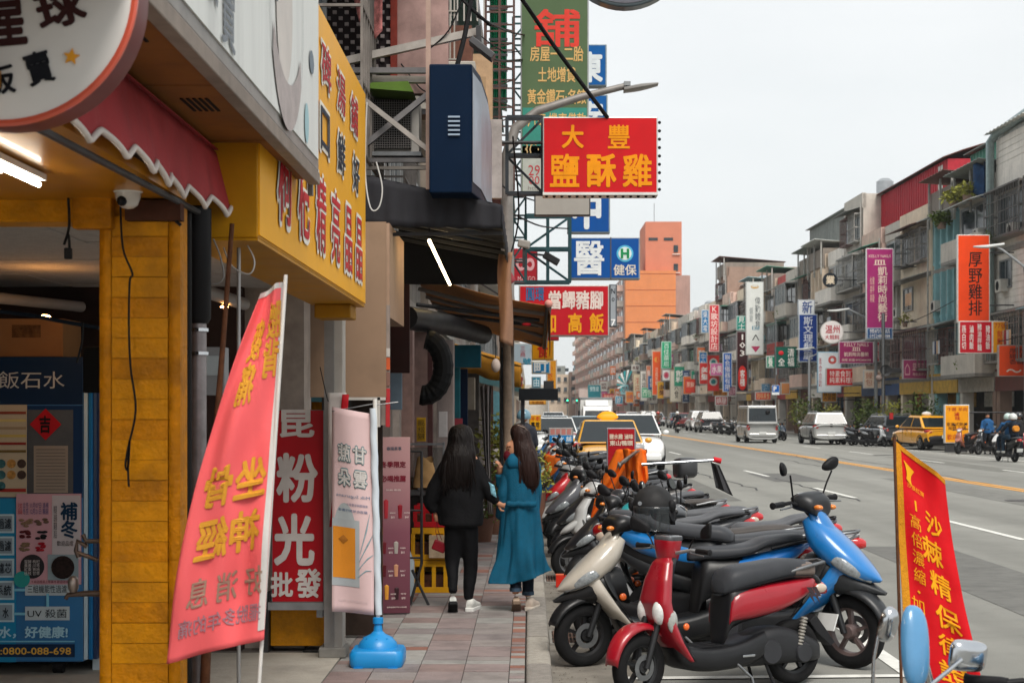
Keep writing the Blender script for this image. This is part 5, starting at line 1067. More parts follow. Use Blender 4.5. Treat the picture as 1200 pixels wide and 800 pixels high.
def mirror(root, base, tip, head, hw, hh, m=BLACK, shape=2.4, glass='#7d8488', chrome=False):
    mr = bpy.data.objects.new('mirror', None); COL.objects.link(mr); mr.parent = root
    b0, b1, hc = Vector(base), Vector(tip), Vector(head)
    B().tube([b0, b0*.5+b1*.5+Vector((0, 0, .01)), b1], .0055, 7).done('stalk', CHROME if chrome else BLACK, mr, smooth=60)
    s_ = B().loft([(-.022, 0, 90, .001, .001), (-.02, 0, 90, hw*.6, hh*.6), (-.012, 0, 90, hw*.92, hh*.92), (0, 0, 90, hw, hh), (.006, 0, 90, hw, hh)], n=20, seg=2, ex=shape)
    sg = 1 if hc.y > 0 else -1; f_ = lambda x, y, z: (-x+hc.x+y*.35*sg, y*.95+hc.y, z*(1+y*4*sg)+y*.3*sg+hc.z)
    s_.v = [f_(*v) for v in s_.v]; s_.done('housing', m, mr, smooth=50)
    g_ = B().loft([(0, 0, 90, hw*.9, hh*.9), (.002, 0, 90, hw*.9, hh*.9)], n=20, seg=1, ex=shape); g_.v = [f_(x+.0075, y, z) for x, y, z in g_.v]
    g_.done('mirror_glass', mat(glass, .05, metal=.9, var=0), mr)
    return mr
def pl(b, pts, w_):                                   # a flat-sided plate: polygon in xz, given thickness across y
    return b.prism(pts, -w_/2, w_/2)

def scooter(kind, label, c1, c2='#1e1f22', seat=SEATM, rim='#2b2c2e', group='scooters parked along the kerb', tail='#b81a1e', chrome_mirror=False, rack=True, plate=True, c3=None):
    t = thing('scooter', label, 'scooter', (0, 0, 0), 0, group)
    P1 = paint(c1); P2 = plast(c2) ; P3 = paint(c3) if c3 else P1; rimm = mat(rim, .45, metal=.3, var=.15)
    r_ = .215; wb = .62
    wheel(t, wb+.02, r_, .09, rimm); wheel(t, -.60, r_+.005, .105, rimm, disc=False)
    retro, sport = kind == 'retro', kind == 'sport'
    # chassis: floor, engine, fork, exhaust
    B().loft([(-.30, .30, 90, .13, .09), (-.12, .255, 90, .165, .085), (.05, .235, 90, .175, .08), (.22, .235, 90, .17, .078), (.36, .27, 90, .15, .075), (.43, .36, 90, .10, .05)], n=16, seg=3, ex=5).done('floorboard', P2, t, smooth=40)
    for k in range(4): B().box(-.05, .30, -.13+k*.075, -.105+k*.075, .312, .32).done('foot_strip', BLACK, t)
    B().loft([(-.80, .215, 90, .06, .06), (-.70, .235, 90, .10, .09), (-.5, .275, 90, .118, .125), (-.3, .275, 90, .125, .125), (-.12, .24, 90, .10, .085), (-.02, .22, 90, .06, .05)], n=14, seg=3, ex=4).done('engine', mat('#232427', .5, metal=.3, var=.3, dirt=.4), t, smooth=40)
    B().lathe([(.001, .135), (.075, .135), (.085, .12), (.085, .04)], 18, (-.34, 0, .245), 'y').done('crank_cover', mat('#2c2d31', .45, metal=.2, var=.2), t, smooth=40)
    B().lathe([(.001, .125), (.06, .125), (.07, .11), (.07, .05)], 18, (-.62, 0, .22), 'y').done('crank_cover', mat('#2c2d31', .45, metal=.2, var=.2), t, smooth=40)
    B().loft([(-.88, .27, 96, .045, .05), (-.74, .25, 92, .055, .062), (-.55, .23, 90, .055, .06), (-.44, .21, 84, .03, .03), (-.30, .17, 80, .015, .015)], n=14, seg=3).move(Matrix.Translation((0, -.135, 0))).done('exhaust', mat('#2a2a2c', .4, metal=.5, var=.2), t, smooth=50)
    b = B()
    for k in range(9): b.lathe([(.018, k*.022), (.026, k*.022+.006), (.026, k*.022+.012), (.018, k*.022+.018)], 10)
    b.move(Matrix.Translation((-.66, .10, .27)) @ Matrix.Rotation(R(-16), 4, 'Y')).done('shock_spring', mat('#a8a49c', .4, metal=.6), t, smooth=50)
    for sy in (-1, 1): B().tube([(.63, sy*.062, .21), (.52, sy*.06, .52)], [.02, .024], 8).done('fork_leg', mat('#2a2b2d', .4, metal=.4, dirt=.3), t, smooth=60)
    B().tube([(.47, 0, .60), (.40, 0, .90)], .035, 10).done('steering_column', BLACK, t, smooth=60)
    # front mudguard
    fm = P1 if retro else P2
    b = B(); a0, a1 = (8, 158) if retro else (18, 128)
    nu = 14
    def fend(u, v):
        a = R(a0+(a1-a0)*u); hw = .068*(1-.25*abs(u-.45)*2); th = (v-.5)*math.pi
        rr_ = r_+.022+.026*math.cos(th)+(.02 if retro else 0)*math.sin(u*math.pi)
        return (wb+.02+rr_*math.cos(a)*(1.0), math.sin(th)*hw, r_+rr_*math.sin(a)-.045*max(0, abs(v-.5)*2-.7))
    b.grid(fend, nu, 10).done('front_mudguard', fm, t, smooth=70, thick=.006)
    # rear mudguard / tail plate holder
    B().prism([(-.80, .42), (-.86, .46), (-1.02, .26), (-.98, .24), (-.86, .34)], -.045, .045).done('rear_mudguard', mat('#232325', .5), t, bevel=.006)
    if plate:
        B().obox((-.985, 0, .40), (.008, .2, .12), Matrix.Rotation(R(-22), 3, 'Y')).done('number_plate', mat('#cfd1cf', .5, var=.05), t)
    # seat: one continuous cushion
    sx0, sx1 = (-.90, -.16) if not sport else (-.92, -.12)
    if retro: ks = [(-.91, .765, 90, .07, .035), (-.86, .775, 90, .125, .062), (-.68, .785, 90, .145, .072), (-.48, .765, 90, .15, .08), (-.30, .74, 90, .14, .088), (-.20, .715, 90, .12, .085), (-.15, .68, 90, .07, .05)]
    elif sport: ks = [(-.94, .83, 90, .04, .02), (-.88, .835, 90, .10, .035), (-.66, .815, 90, .13, .04), (-.52, .765, 90, .14, .045), (-.34, .745, 90, .13, .05), (-.18, .74, 90, .09, .05), (-.11, .72, 90, .04, .03)]
    else: ks = [(-.90, .79, 90, .05, .02), (-.84, .80, 90, .115, .038), (-.64, .795, 90, .135, .042), (-.42, .768, 90, .135, .045), (-.24, .755, 90, .11, .045), (-.13, .74, 90, .05, .03)]
    B().loft(ks, n=20, seg=4, ex=2.8).done('seat', seat, t, smooth=60)
    B().loft([(k[0], k[1]-k[4]*.62, 90, k[3]*1.02, .006) for k in ks], n=18, seg=3, ex=2.6).done('seat_piping', BLACK, t, smooth=60)
    # underseat box and body flanks
    B().loft([(-.13, .33, 90, .06, .05), (-.15, .42, 90, .10, .10), (-.19, .55, 90, .125, .15), (-.32, .58, 90, .14, .13), (-.5, .60, 90, .14, .12), (-.78, .66, 90, .10, .09), (-.90, .72, 90, .05, .04)], n=18, seg=3, ex=3.2).done('under_seat', P2, t, smooth=45)
    if retro:
        B().loft([(-.16, .46, 90, .12, .02), (-.20, .55, 90, .14, .10), (-.40, .585, 90, .158, .112), (-.62, .615, 90, .155, .10), (-.84, .665, 90, .12, .062), (-.93, .70, 90, .07, .03)], n=20, seg=4, ex=3.6).done('side_panel', P1, t, smooth=50)
        B().loft([(-.70, .745, 90, .06, .02), (-.86, .735, 90, .10, .03), (-.97, .67, 90, .07, .04), (-.99, .64, 90, .03, .02)], n=16, seg=3, ex=3.5).done('tail_cover', P2, t, smooth=45)
    else:
        B().loft([(-.17, .50, 90, .09, .05), (-.24, .58, 90, .13, .10), (-.42, .615, 90, .148, .095), (-.66, .665, 90, .142, .085), (-.86, .74, 90, .105, .05), (-1.0, .80, 90, .05, .02)], n=20, seg=4, ex=2.6).done('side_panel', P3, t, smooth=50)
        B().loft([(-.20, .40, 90, .10, .06), (-.45, .46, 90, .135, .07), (-.75, .56, 90, .11, .05), (-.92, .66, 90, .05, .02)], n=16, seg=3, ex=3).done('lower_flank', P2, t, smooth=45)
    tm = mat(tail, .15, coat=.8, var=.05)
    B().loft([(-.88, .66 if retro else .74, 90, .085, .045), (-1.0, .64 if retro else .735, 90, .07, .045), (-1.05, .62 if retro else .73, 90, .035, .025)], n=14, seg=3, ex=3).done('tail_light', tm, t, smooth=50)
    for sy in (-1, 1):
        B().ball((-.93, sy*.115, .645 if retro else .70), .035, 8, (1.5, .5, .9)).done('indicator', mat('#b8a898', .1, coat=.9), t, smooth=60)
        if rack: B().tube([(-.66, sy*.135, .77), (-.80, sy*.15, .80), (-.96, sy*.12, .82), (-1.0, sy*.0, .83)], .011, 8).done('grab_rail', STEEL if retro or kind == 'comm' else BLACK, t, smooth=60)
    # leg shield and front apron
    if retro:
        sh_ = [(.33, .26, 62, .16, .02), (.40, .38, 30, .165, .03), (.47, .50, 18, .155, .05), (.475, .62, 12, .14, .055), (.45, .75, 12, .115, .055), (.42, .86, 12, .085, .05), (.41, .90, 12, .05, .03)]
        pan = B(); K = [(.315, .235, .165, .035), (.40, .36, .175, .055), (.455, .50, .165, .075), (.47, .62, .15, .085), (.445, .76, .125, .075), (.41, .87, .09, .06), (.40, .90, .06, .04)]
        def shf(u, v):
            q = u*(len(K)-1); i = min(int(q), len(K)-2); f_ = q-i; f_ = f_*f_*(3-2*f_)
            x, z, hw, d_ = [K[i][k]*(1-f_)+K[i+1][k]*f_ for k in range(4)]
            a = (v-.5)*math.pi; return (x+d_*math.copysign(abs(math.cos(a))**.6, math.cos(a)), hw*math.copysign(abs(math.sin(a))**.75, math.sin(a)), z)
        pan.grid(shf, 26, 16).done('front_apron', P1, t, smooth=60, thick=.008)
        B().grid(lambda u, v: (shf(u, v)[0]-.005-(.11*math.cos((v-.5)*math.pi)), shf(u, v)[1]*.96, shf(u, v)[2]), 20, 12).done('inner_shield', P2, t, smooth=60, thick=.012)
        for sy in (-1, 1):
            B().ball((.52, sy*.088, .56), .072, 14, (.72, .66, 1.15)).done('headlight', mat('#d4d6d4', .06, coat=1, var=.25, scale=30), t, smooth=60)
            B().ball((.465, sy*.150, .50), .05, 10, (.8, .4, 1.45)).done('side_lamp', mat('#9a9c98', .1, coat=1, var=.3, scale=30), t, smooth=60)
            B().ball((.36, sy*.150, .46), .026, 10, (.9, .5, .9)).done('reflector', mat('#e0621a', .15, coat=.6), t, smooth=60)
        B().box(.472, .485, -.05, .05, .80, .835).done('front_slot', BLACK, t); B().disc((.44, -.128, .66), .014, .006, 'y', 14).done('round_badge', CHROME, t)
        pod = B().loft([(0, 0, 90, .05, .05, 3.4), (.01, .0, 90, .062, .062, 3.4), (.12, 0, 90, .085, .072, 3.4), (.15, 0, 90, .08, .066, 3.4)], n=20, seg=2)
        pod2 = B(); pod2.v = [(.385-z*.0+zz_*1.0-.0, y, .885+x) for (x, y, z), zz_ in ((v, v[2]) for v in pod.v)]; pod2.f = pod.f; pod2.done('handlebar_pod', P1, t, smooth=50)
        cap = B(); cap.v = [(.382+z*1.03, y*1.04, .885+.147+(x-.15)*.35+.012*(x > .12)) for x, y, z in pod.v]; cap.f = pod.f; cap.done('dial_cover', mat('#4a4c50', .25, coat=.5, var=.1), t, smooth=50)
        hy, hz, hx = .335, .955, .33
    else:
        nose = .60 if sport else .54
        K = [(.30, .24, .15, .04), (.42, .38, .17, .08), (.50, .50, .15, .12), (nose-.04, .60, .125, .13) if sport else (.49, .62, .13, .11), (.47, .74, .115, .10), (.41, .86, .085, .075), (.38, .93, .06, .05)]
        def shf(u, v):
            q = u*(len(K)-1); i = min(int(q), len(K)-2); f_ = q-i; f_ = f_*f_*(3-2*f_)
            x, z, hw, d_ = [K[i][k]*(1-f_)+K[i+1][k]*f_ for k in range(4)]
            a = (v-.5)*math.pi; pw = .85 if sport else .65
            return (x+d_*math.cos(a)**pw if math.cos(a) > 0 else x, hw*math.copysign(abs(math.sin(a))**.8, math.sin(a)), z+(.05*math.cos(a)**3*(1 if .2 < u < .7 else 0) if False else 0))
        B().grid(shf, 26, 16).done('front_apron', P1, t, smooth=60, thick=.008)
        B().grid(lambda u, v: (shf(u, v)[0]-.005-.6*K[2][3]*math.cos((v-.5)*math.pi), shf(u, v)[1]*.97, shf(u, v)[2]), 20, 12).done('inner_shield', P2, t, smooth=60, thick=.012)
        # nose shell over the wheel
        if sport:
            B().loft([(.38, .86, 38, .08, .045), (.47, .745, 42, .145, .085), (.60, .63, 46, .155, .085), (.73, .545, 50, .105, .05), (.81, .51, 50, .02, .01)], n=16, seg=4, ex=2.8).done('nose_shell', P1, t, smooth=55)
            B().loft([(.36, .54, 75, .12, .13), (.49, .54, 66, .14, .11), (.66, .485, 62, .105, .06), (.84, .44, 65, .02, .01)], n=14, seg=4, ex=3).done('nose_fairing', P2, t, smooth=50)
        else: B().loft([(.44, .66, 60, .10, .03), (.56, .60, 58, .115, .04), (.68, .52, 55, .085, .035), (.74, .48, 55, .02, .01)], n=14, seg=4, ex=3).done('nose_fairing', P1, t, smooth=50)
        for sy in (-1, 1):
            if sport: B().loft([(.53, .655, 50, .008, .012, 2.6, sy*.125), (.60, .62, 48, .020, .036, 2.6, sy*.142), (.68, .565, 48, .020, .032, 2.6, sy*.118), (.77, .505, 48, .006, .008, 2.6, sy*.05)], n=12, seg=4).done('headlight', mat('#8b9194', .07, coat=1, var=.4, scale=40), t, smooth=60)
            B().ball((.40, sy*.155, .47), .028, 10, (.9, .5, .9)).done('reflector', mat('#e0621a', .15, coat=.6), t, smooth=60)
            B().loft([(.33, .30, 60, .006, .02, 2.6, sy*.160), (.44, .45, 50, .010, .045, 2.6, sy*.163), (.50, .60, 30, .008, .035, 2.6, sy*.13), (.50, .70, 10, .004, .01, 2.6, sy*.105)], n=10, seg=4).done('side_fin', P2, t, smooth=50)
        # handlebar cowl
        hc = P1 if kind == 'comm' else P2
        B().loft([(.50 if kind == 'comm' else .46, .90, 90, .04, .03), (.46, .925, 90, .095, .055), (.40, .955, 90, .125, .062), (.33, .955, 90, .12, .05), (.28, .945, 90, .06, .03)], n=20, seg=3, ex=2.7).done('handlebar_cowl', hc, t, smooth=50)
        B().loft([(.385, 1.0, 80, .06, .012), (.33, .995, 80, .085, .016), (.28, .975, 75, .06, .012)], n=16, seg=3).done('dial', mat('#1a1c20', .08, coat=1, var=.1), t, smooth=60)
        if kind == 'comm': B().loft([(.535, .895, 90, .03, .022), (.50, .915, 90, .075, .042), (.46, .92, 90, .09, .045)], n=18, seg=3).done('headlight', mat('#d4d6d4', .06, coat=1, var=.25, scale=30), t, smooth=60)
        for sy in (-1, 1): B().ball((.47, sy*.115, .925), .024, 8, (1.2, 1, .7)).done('indicator', mat('#d87a24', .15, coat=.7), t, smooth=60)
        hy, hz, hx = .33, .955, .33
    for sy in (-1, 1):
        B().tube([(.38, sy*.07, hz-.02), (.35, sy*.17, hz+.005), (hx, sy*.21, hz)], .012, 8).done('handlebar', mat('#a8aaac', .35, metal=.8) if retro else BLACK, t, smooth=60)
        B().lathe([(.001, 0), (.016, 0), (.0185, .02), (.0165, .11), (.021, .125), (.001, .13)], 12).move(Matrix.Translation((hx, sy*.205, hz)) @ Matrix.Rotation(R(-90*sy), 4, 'X') @ Matrix.Rotation(R(4), 4, 'Y')).done('grip', BLACK, t, smooth=50)
        B().tube([(.365, sy*.18, hz-.005), (.395, sy*.22, hz-.012), (.385, sy*.32, hz-.02)], [.006, .006, .005], 7).done('brake_lever', STEEL, t, smooth=60)
        if retro: mirror(t, (.355, sy*.16, hz+.01), (.36, sy*.22, hz+.09), (.345, sy*.30, hz+.13), .07, .045, BLACK, 4, chrome=False)
        else: mirror(t, (.36, sy*.15, hz+.01), (.39, sy*.22, hz+.17), (.36, sy*.25, hz+.205), .056, .037, BLACK, 2.2, chrome=chrome_mirror)
    B().tube([(-.02, .16, .20), (-.12, .19, .10), (-.13, .20, .01)], [.010, .009, .013], 7).done('side_stand', STEEL, t, smooth=60)
    B().tube([(-.36, .12, .01), (-.30, .10, .18), (-.30, -.10, .18), (-.36, -.12, .01)], .012, 7).done('centre_stand', BLACK, t, smooth=60)
    B().tube([(.36, .04, .90), (.44, .06, .80), (.47, .05, .62)], .006, 6).tube([(.36, -.04, .90), (.45, -.07, .82), (.45, -.04, .62)], .006, 6).done('brake_cable', CABLE, t, smooth=60)
    return t
STEER = ('wheel', 'fork_leg', 'front_mudguard', 'handlebar_cowl', 'handlebar_pod', 'dial_cover', 'dial', 'handlebar', 'grip', 'brake_lever', 'mirror', 'steering_column')
def steer(t, deg):
    p = Vector((.62, 0, .21)); M_ = Matrix.Translation(p) @ Matrix.Rotation(R(deg), 4, Vector((-.22, 0, .69)).normalized()) @ Matrix.Translation(-p)
    for ch in t.children:
        n_ = ch.name.split('.')[0]
        if n_ not in STEER or (n_ == 'wheel' and ch.location.x < 0): continue
        ch.matrix_local = M_ @ Matrix.LocRotScale(ch.location, ch.rotation_euler, ch.scale)
    return t
def place(t, fx, fy, ang, z=0, wb=.64, lean=2.5):
    """front-wheel contact at (fx, fy), heading ang degrees (0 = +x)"""
    a = R(ang); t.location = (fx-wb*math.cos(a), fy-wb*math.sin(a), z); t.rotation_euler = (R(lean), 0, a)
def stickers(t, n=3):
    for k in range(n):
        x = rnd.uniform(-.7, -.3); z = .62+rnd.uniform(-.03, .05)
        B().box(x, x+rnd.uniform(.04, .1), -.172, -.150, z, z+rnd.uniform(.012, .03)).done('sticker', mat(rnd.choice(('#c9c9c6', '#b02028', '#d0a020', '#2a6aa0')), .4), t)
# hero: the red one
red = scooter('retro', 'glossy dark red retro scooter with grey seat, nearest of the parked row', '#960a1e', '#222327', seat=mat('#3a3c40', .42, var=.12, scale=6, bump=.12, bscale=160))
# warm grey two-tone end of the red scooter's seat
B().loft([(-.915, .757, 90, .075, .03), (-.87, .772, 90, .130, .058), (-.78, .778, 90, .142, .066), (-.70, .775, 90, .147, .055, 2.8)], n=20, seg=4, ex=2.8).done('seat_tail_cover', mat('#6f645e', .5, var=.15, scale=8), red, smooth=60)
for ch in red.children:
    n_ = ch.name.split('.')[0]
    if n_ in ('seat', 'seat_piping', 'under_seat', 'side_panel', 'tail_cover', 'tail_light', 'indicator', 'grab_rail', 'seat_tail_cover'): ch.location.x += .15
    elif n_ in ('number_plate', 'rear_mudguard', 'shock_spring'): ch.location.x += .07
for ch in red.children:
    if 'decal' in ch.name or 'badge_lettering' in ch.name: ch.location.x += .27
red.scale = (.94, .94, .94); place(red, .665, 9.42, 180+29, lean=3, wb=.60); steer(red, 12)
text('CUXI', .12, .018, mat('#2a0a10', .4), red, (-.60, -.1655, .545), .02, 2, 'badge_lettering', mirror=False)
def lt_(sy):
    b = B(); q = [(-.62, .66), (-.66, .61), (-.635, .61), (-.69, .545), (-.67, .595), (-.70, .595), (-.66, .66)]
    b.prism(q, sy*.161, sy*.163); b.prism([(x-.045, z+.0) for x, z in q], sy*.159, sy*.161); return b
for sy in (-1, 1): lt_(sy).done('lightning_decal', mat('#3a3034', .4), red)
st5 = [(-.735+.016*(1 if k % 2 == 0 else .4)*math.sin(R(36*k)), .60+.016*(1 if k % 2 == 0 else .4)*math.cos(R(36*k))) for k in range(10)]
for sy in (-1, 1): B().prism(st5, sy*.156, sy*.158).done('star_decal', mat('#d8d4d0', .4), red)
for sy in (-1, 1): B().box(-.16, -.06, sy*.178-.003, sy*.178+.003, .235, .25).done('footpeg', CHROME, red, bevel=.002)
blue = scooter('sport', 'blue and grey scooter facing the road right behind the red scooter', '#1670b4', '#3a3d41', rim='#6a5a58')
place(blue, 2.16, 10.6, -30, lean=-2, wb=.72); steer(blue, -14); blue.scale = (1.17, 1.17, 1.17)
row = [  # x, y, heading, kind, c1, c2, c3, rim, label
 (.38, 10.65, 194, 'sport', '#b9b2a6', '#222326', '#1668b4', '#1c1c1e', 'scooter with beige white front shield and bright blue side panel, second from the camera'),
 (.55, 11.55, 188, 'comm', '#c9cbcc', '#2a2b2e', '#2a2b2e', '#2b2c2e', 'white scooter with amber tinted front under the black helmet'),
 (.58, 12.3, 186, 'comm', '#2aa0a8', '#2a2b2e', '#3a3c40', '#2b2c2e', 'teal fronted scooter squeezed in behind the helmet'),
 (.47, 14.1, 193, 'sport', '#1c1c1f', '#26272a', '#303236', '#8a1a24', 'black sport scooter with thin red wheel rims'),
 (.62, 14.9, 188, 'comm', '#34363a', '#222326', '#5a5c60', '#2b2c2e', 'dark grey scooter with a big round clear headlight'),
 (.42, 16.0, 186, 'comm', '#b4b5b4', '#202124', '#77797c', '#6a6c70', 'white scooter with silver flank in the middle of the row'),
 (.45, 17.2, 190, 'sport', '#1c1c1f', '#222226', '#24262a', '#2b2c2e', 'matt black scooter under the orange raincoat'),
 (.38, 18.6, 192, 'sport', '#55555a', '#222326', '#8a8886', '#2b2c2e', 'pale grey scooter with dark lower fairing beyond the raincoat'),
 (.42, 20.0, 188, 'comm', '#6e6c6a', '#222326', '#77767a', '#2b2c2e', 'silver scooter with a curved grey front, ninth of the row'),
 (.30, 21.3, 190, 'sport', '#b01c24', '#d0d0ce', '#b01c24', '#2b2c2e', 'red and white sport scooter near the blue coated woman'),
 (.36, 22.6, 187, 'comm', '#2a2c32', '#222326', '#3c3e44', '#2b2c2e', 'charcoal scooter between the red white one and the dark blue one'),
 (.32, 24.0, 186, 'comm', '#1c4a78', '#222326', '#1c4a78', '#2b2c2e', 'dark blue scooter in the middle distance of the row'),
 (.40, 25.4, 193, 'sport', '#1e1f22', '#303134', '#1e1f22', '#2b2c2e', 'black scooter next to the dark blue one'),
 (.34, 26.9, 188, 'comm', '#6a6c70', '#26272a', '#6a6c70', '#2b2c2e', 'mid grey scooter before the yellow taxi'),
 (.36, 28.6, 184, 'sport', '#c0502c', '#26272a', '#c0502c', '#2b2c2e', 'orange red scooter left of the taxi'),
 (.34, 30.6, 190, 'comm', '#d0d2d4', '#26272a', '#a9abad', '#2b2c2e', 'whitish scooter left of the taxi bonnet'),
 (.33, 32.8, 188, 'sport', '#24262a', '#303134', '#24262a', '#2b2c2e', 'dark scooter by the pink and blue stall sign'),
 (.30, 35.3, 186, 'comm', '#8a1c24', '#26272a', '#8a1c24', '#2b2c2e', 'small dark red scooter far along the row'),
 (.32, 38.2, 190, 'comm', '#3a3c40', '#26272a', '#3a3c40', '#2b2c2e', 'small grey black scooter far along the row'),
 (.30, 41.5, 187, 'sport', '#2a5a8a', '#26272a', '#2a5a8a', '#2b2c2e', 'small blue scooter far along the row'),
 (.31, 45.5, 189, 'comm', '#1e1f22', '#26272a', '#1e1f22', '#2b2c2e', 'last small black scooter of the near row'),
]
PROTO = {}
def recolour(t, c1, c2, c3, rim):
    """same parts, this scooter's own paint"""
    P1, P2, P3, RM = paint(c1), plast(c2), paint(c3), mat(rim, .45, metal=.3, var=.15)
    seatm = rnd.choice((SEATM, SEATM, mat('#2e2f32', .4, var=.15, scale=7, bump=.1), mat('#5a5c60', .5, var=.15, scale=7, bump=.1), mat('#4a4644', .5, var=.2)))
    def walk(o):
        for ch in o.children:
            n_ = ch.name.split('.')[0]; m = None
            if n_ in ('front_apron',): m = P1
            elif n_ == 'handlebar_cowl': m = P1 if t['k'] == 'comm' else P2
            elif n_ == 'nose_fairing': m = P1 if t['k'] == 'comm' else P2
            elif n_ == 'nose_shell': m = P1
            elif n_ == 'seat': m = seatm
            elif n_ == 'side_panel': m = P3
            elif n_ == 'rim': m = RM
            elif n_ in ('floorboard', 'side_fin', 'inner_shield', 'under_seat', 'lower_flank', 'front_mudguard'): m = P2
            if m: ch.material_slots[0].link = 'OBJECT'; ch.material_slots[0].material = m
            walk(ch)
    walk(t)
def new_scooter(kind, c1, c2, c3, rim, label, group='scooters parked along the kerb'):
    if kind not in PROTO:
        PROTO[kind] = scooter(kind, label, '#101010', '#202020', c3='#303030', rim='#404040'); PROTO[kind]['k'] = kind; t = PROTO[kind]
    else: t = copy_obj(PROTO[kind])
    t['label'] = label; t['group'] = group; recolour(t, c1, c2, c3, rim); return t
first = {}
for (x, y, a, kind, c1, c2, c3, rim, lab) in row:
    t = new_scooter(kind, c1, c2, c3, rim, lab); place(t, x, y, a+rnd.uniform(-3, 3), lean=rnd.uniform(1.5, 5)); steer(t, rnd.choice((18, 22, -4, 14, 25))); sc_ = rnd.uniform(.96, 1.05); t.scale = (sc_, sc_, sc_); first[y] = t; stickers(t, rnd.randint(0, 2))
t = new_scooter('sport', '#2a2c30', '#3a3c40', '#55585c', '#2b2c2e', 'dark scooter with a long grey seat parked behind the blue and grey one'); place(t, .95, 13.1, 184)
t = new_scooter('comm', '#55585c', '#303236', '#77797c', '#2b2c2e', 'grey scooter with pale long seat just before the black rimmed one'); place(t, .85, 12.0, 171)
for k in ('k',):
    for o in list(bpy.data.objects):
        if k in o.keys(): del o[k]
# amber lamp cover and teal front piece seen on the second and third scooter
s2 = first[10.65]
B().loft([(.44, .72, 60, .09, .02), (.56, .66, 58, .10, .035), (.66, .60, 55, .06, .02)], n=12, seg=3, ex=3).done('amber_cover', paint('#d8921a'), s2, smooth=50)
# front-right corner: chrome and blue mirrors of a scooter standing nearest the camera
nr = scooter('comm', 'blue scooter at the bottom right corner showing only its mirrors', '#4f86b0', '#5a6670', chrome_mirror=True); place(nr, 1.72, 4.72, 62, lean=0)
for o in [o for o in nr.children if o.name.startswith('mirror')]:
    for q in list(o.children): bpy.data.objects.remove(q)
    bpy.data.objects.remove(o)
nm = thing('mirror_pair', 'tmp', 'mirror', (0, 0, 0)); bpy.data.objects.remove(nm)
def mir_abs(name, pts, hc, rz, hw, hh, m, shape, r_=.006):
    mr = bpy.data.objects.new('mirror', None); COL.objects.link(mr); mr.parent = nr; mr.matrix_parent_inverse = (Matrix.Translation(nr.location) @ nr.rotation_euler.to_matrix().to_4x4()).inverted()
    B().tube(pts, r_, 8).done('stalk', CHROME, mr, smooth=60)
    M4 = Matrix.Translation(hc) @ Matrix.Rotation(R(rz[2]), 4, 'Z') @ Matrix.Rotation(R(rz[1]), 4, 'Y') @ Matrix.Rotation(R(rz[0]), 4, 'X')
    B().loft([(-.03, 0, 90, .001, .001), (-.027, 0, 90, hw*.55, hh*.55), (-.015, 0, 90, hw*.9, hh*.9), (0, 0, 90, hw, hh), (.006, 0, 90, hw, hh)], n=24, seg=3, ex=shape).move(M4).done('housing', m, mr, smooth=50)
    B().loft([(.0065, 0, 90, hw*.88, hh*.88), (.008, 0, 90, hw*.88, hh*.88)], n=24, seg=1, ex=shape).move(M4).done('mirror_glass', mat('#8d9294', .06, metal=.9, var=0), mr)
Ym = 4.9
mir_abs('a', [P(1022, 830, Ym), P(1024, 770, Ym), P(1030, 740, Ym)], P(1040, 731, Ym), (0, -14, 128), .036, .058, CHROME, 2.3)
mir_abs('b', [P(1092, 840, 4.6), P(1090, 800, 4.6), P(1085, 780, 4.6)], P(1072, 757, 4.55), (6, 10, 118), .047, .12, mat('#4f86b0', .3, coat=.6, var=.15), 2.6, .012)
mir_abs('c', [P(1086, 806, 4.5), P(1112, 785, 4.5), P(1128, 772, 4.5)], P(1134, 768, 4.55), (8, -4, 118), .068, .046, CHROME, 4.5, .0065)
# things lying on the scooters
hm = thing('helmet', 'scuffed black open face helmet with clear visor hung on a scooter mirror', 'helmet', P(766, 592, 10.25))
def hel(b, r_, cut=-.35, n=20):
    return b.lathe([(max(.001, r_*math.cos(math.asin(h_))), r_*h_) for h_ in [cut, -.2, 0, .2, .4, .6, .75, .87, .95, .99, 1]], n)
hel(B(), .135).done('shell', mat('#2a2a2b', .55, var=.4, scale=12, dirt=.4, bump=.05), hm, smooth=70)
B().grid(lambda u, v: (.142*math.cos(R(-190+150*u))*(1-.12*v), .142*math.sin(R(-190+150*u))*(1-.12*v), .0-.16*v), 20, 8).done('visor', mat('#3a4044', .05, alpha=.35, var=0, coat=1), hm, smooth=80, thick=.002)
B().grid(lambda u, v: (.136*math.cos(R(-50+150*u)), .136*math.sin(R(-50+150*u)), -.03-.10*v*math.sin(u*3.14)**.3), 14, 6).done('neck_guard', mat('#1e1e20', .7), hm, smooth=70, thick=.012)
for a in (-38, -195): B().ball((.142*math.cos(R(a)), .142*math.sin(R(a)), .0), .028, 8, (1, .7, 1.5)).done('hinge', BLACK, hm, smooth=60)
B().disc((-.098, -.104, .02), .014, .004, 'y', 12).done('badge', CHROME, hm); B().tube([(.05, 0, -.05), (.03, -.03, -.17), (-.03, -.02, -.2)], .006, 6).done('strap', BLACK, hm)
B().lathe([(.001, 0), (.12, 0), (.125, .03), (.12, .05)], 18, (0, 0, -.05)).done('lining', DARK, hm)
rc = thing('raincoat', 'orange raincoat draped over the handlebars of a parked scooter', 'raincoat', (0, 0, 0))
def coatf(x0, x1, top, bot, Y, seed):
    def f(u, v):
        xt = x0[0]+(x0[1]-x0[0])*u; xb = x1[0]+(x1[1]-x1[0])*u; x = xt+(xb-xt)*v; y = top+(bot-top)*v+(6*math.sin(u*9+seed) if v > .9 else 0)
        p = P(x, y, Y); return p+Vector((0, .10*noise.noise((u*4+seed, v*2, 1))+.03*math.sin(u*14+v*3+seed)*(.3+v)-.10*math.sin(u*3.14), .01*math.sin(u*11)))
    return f
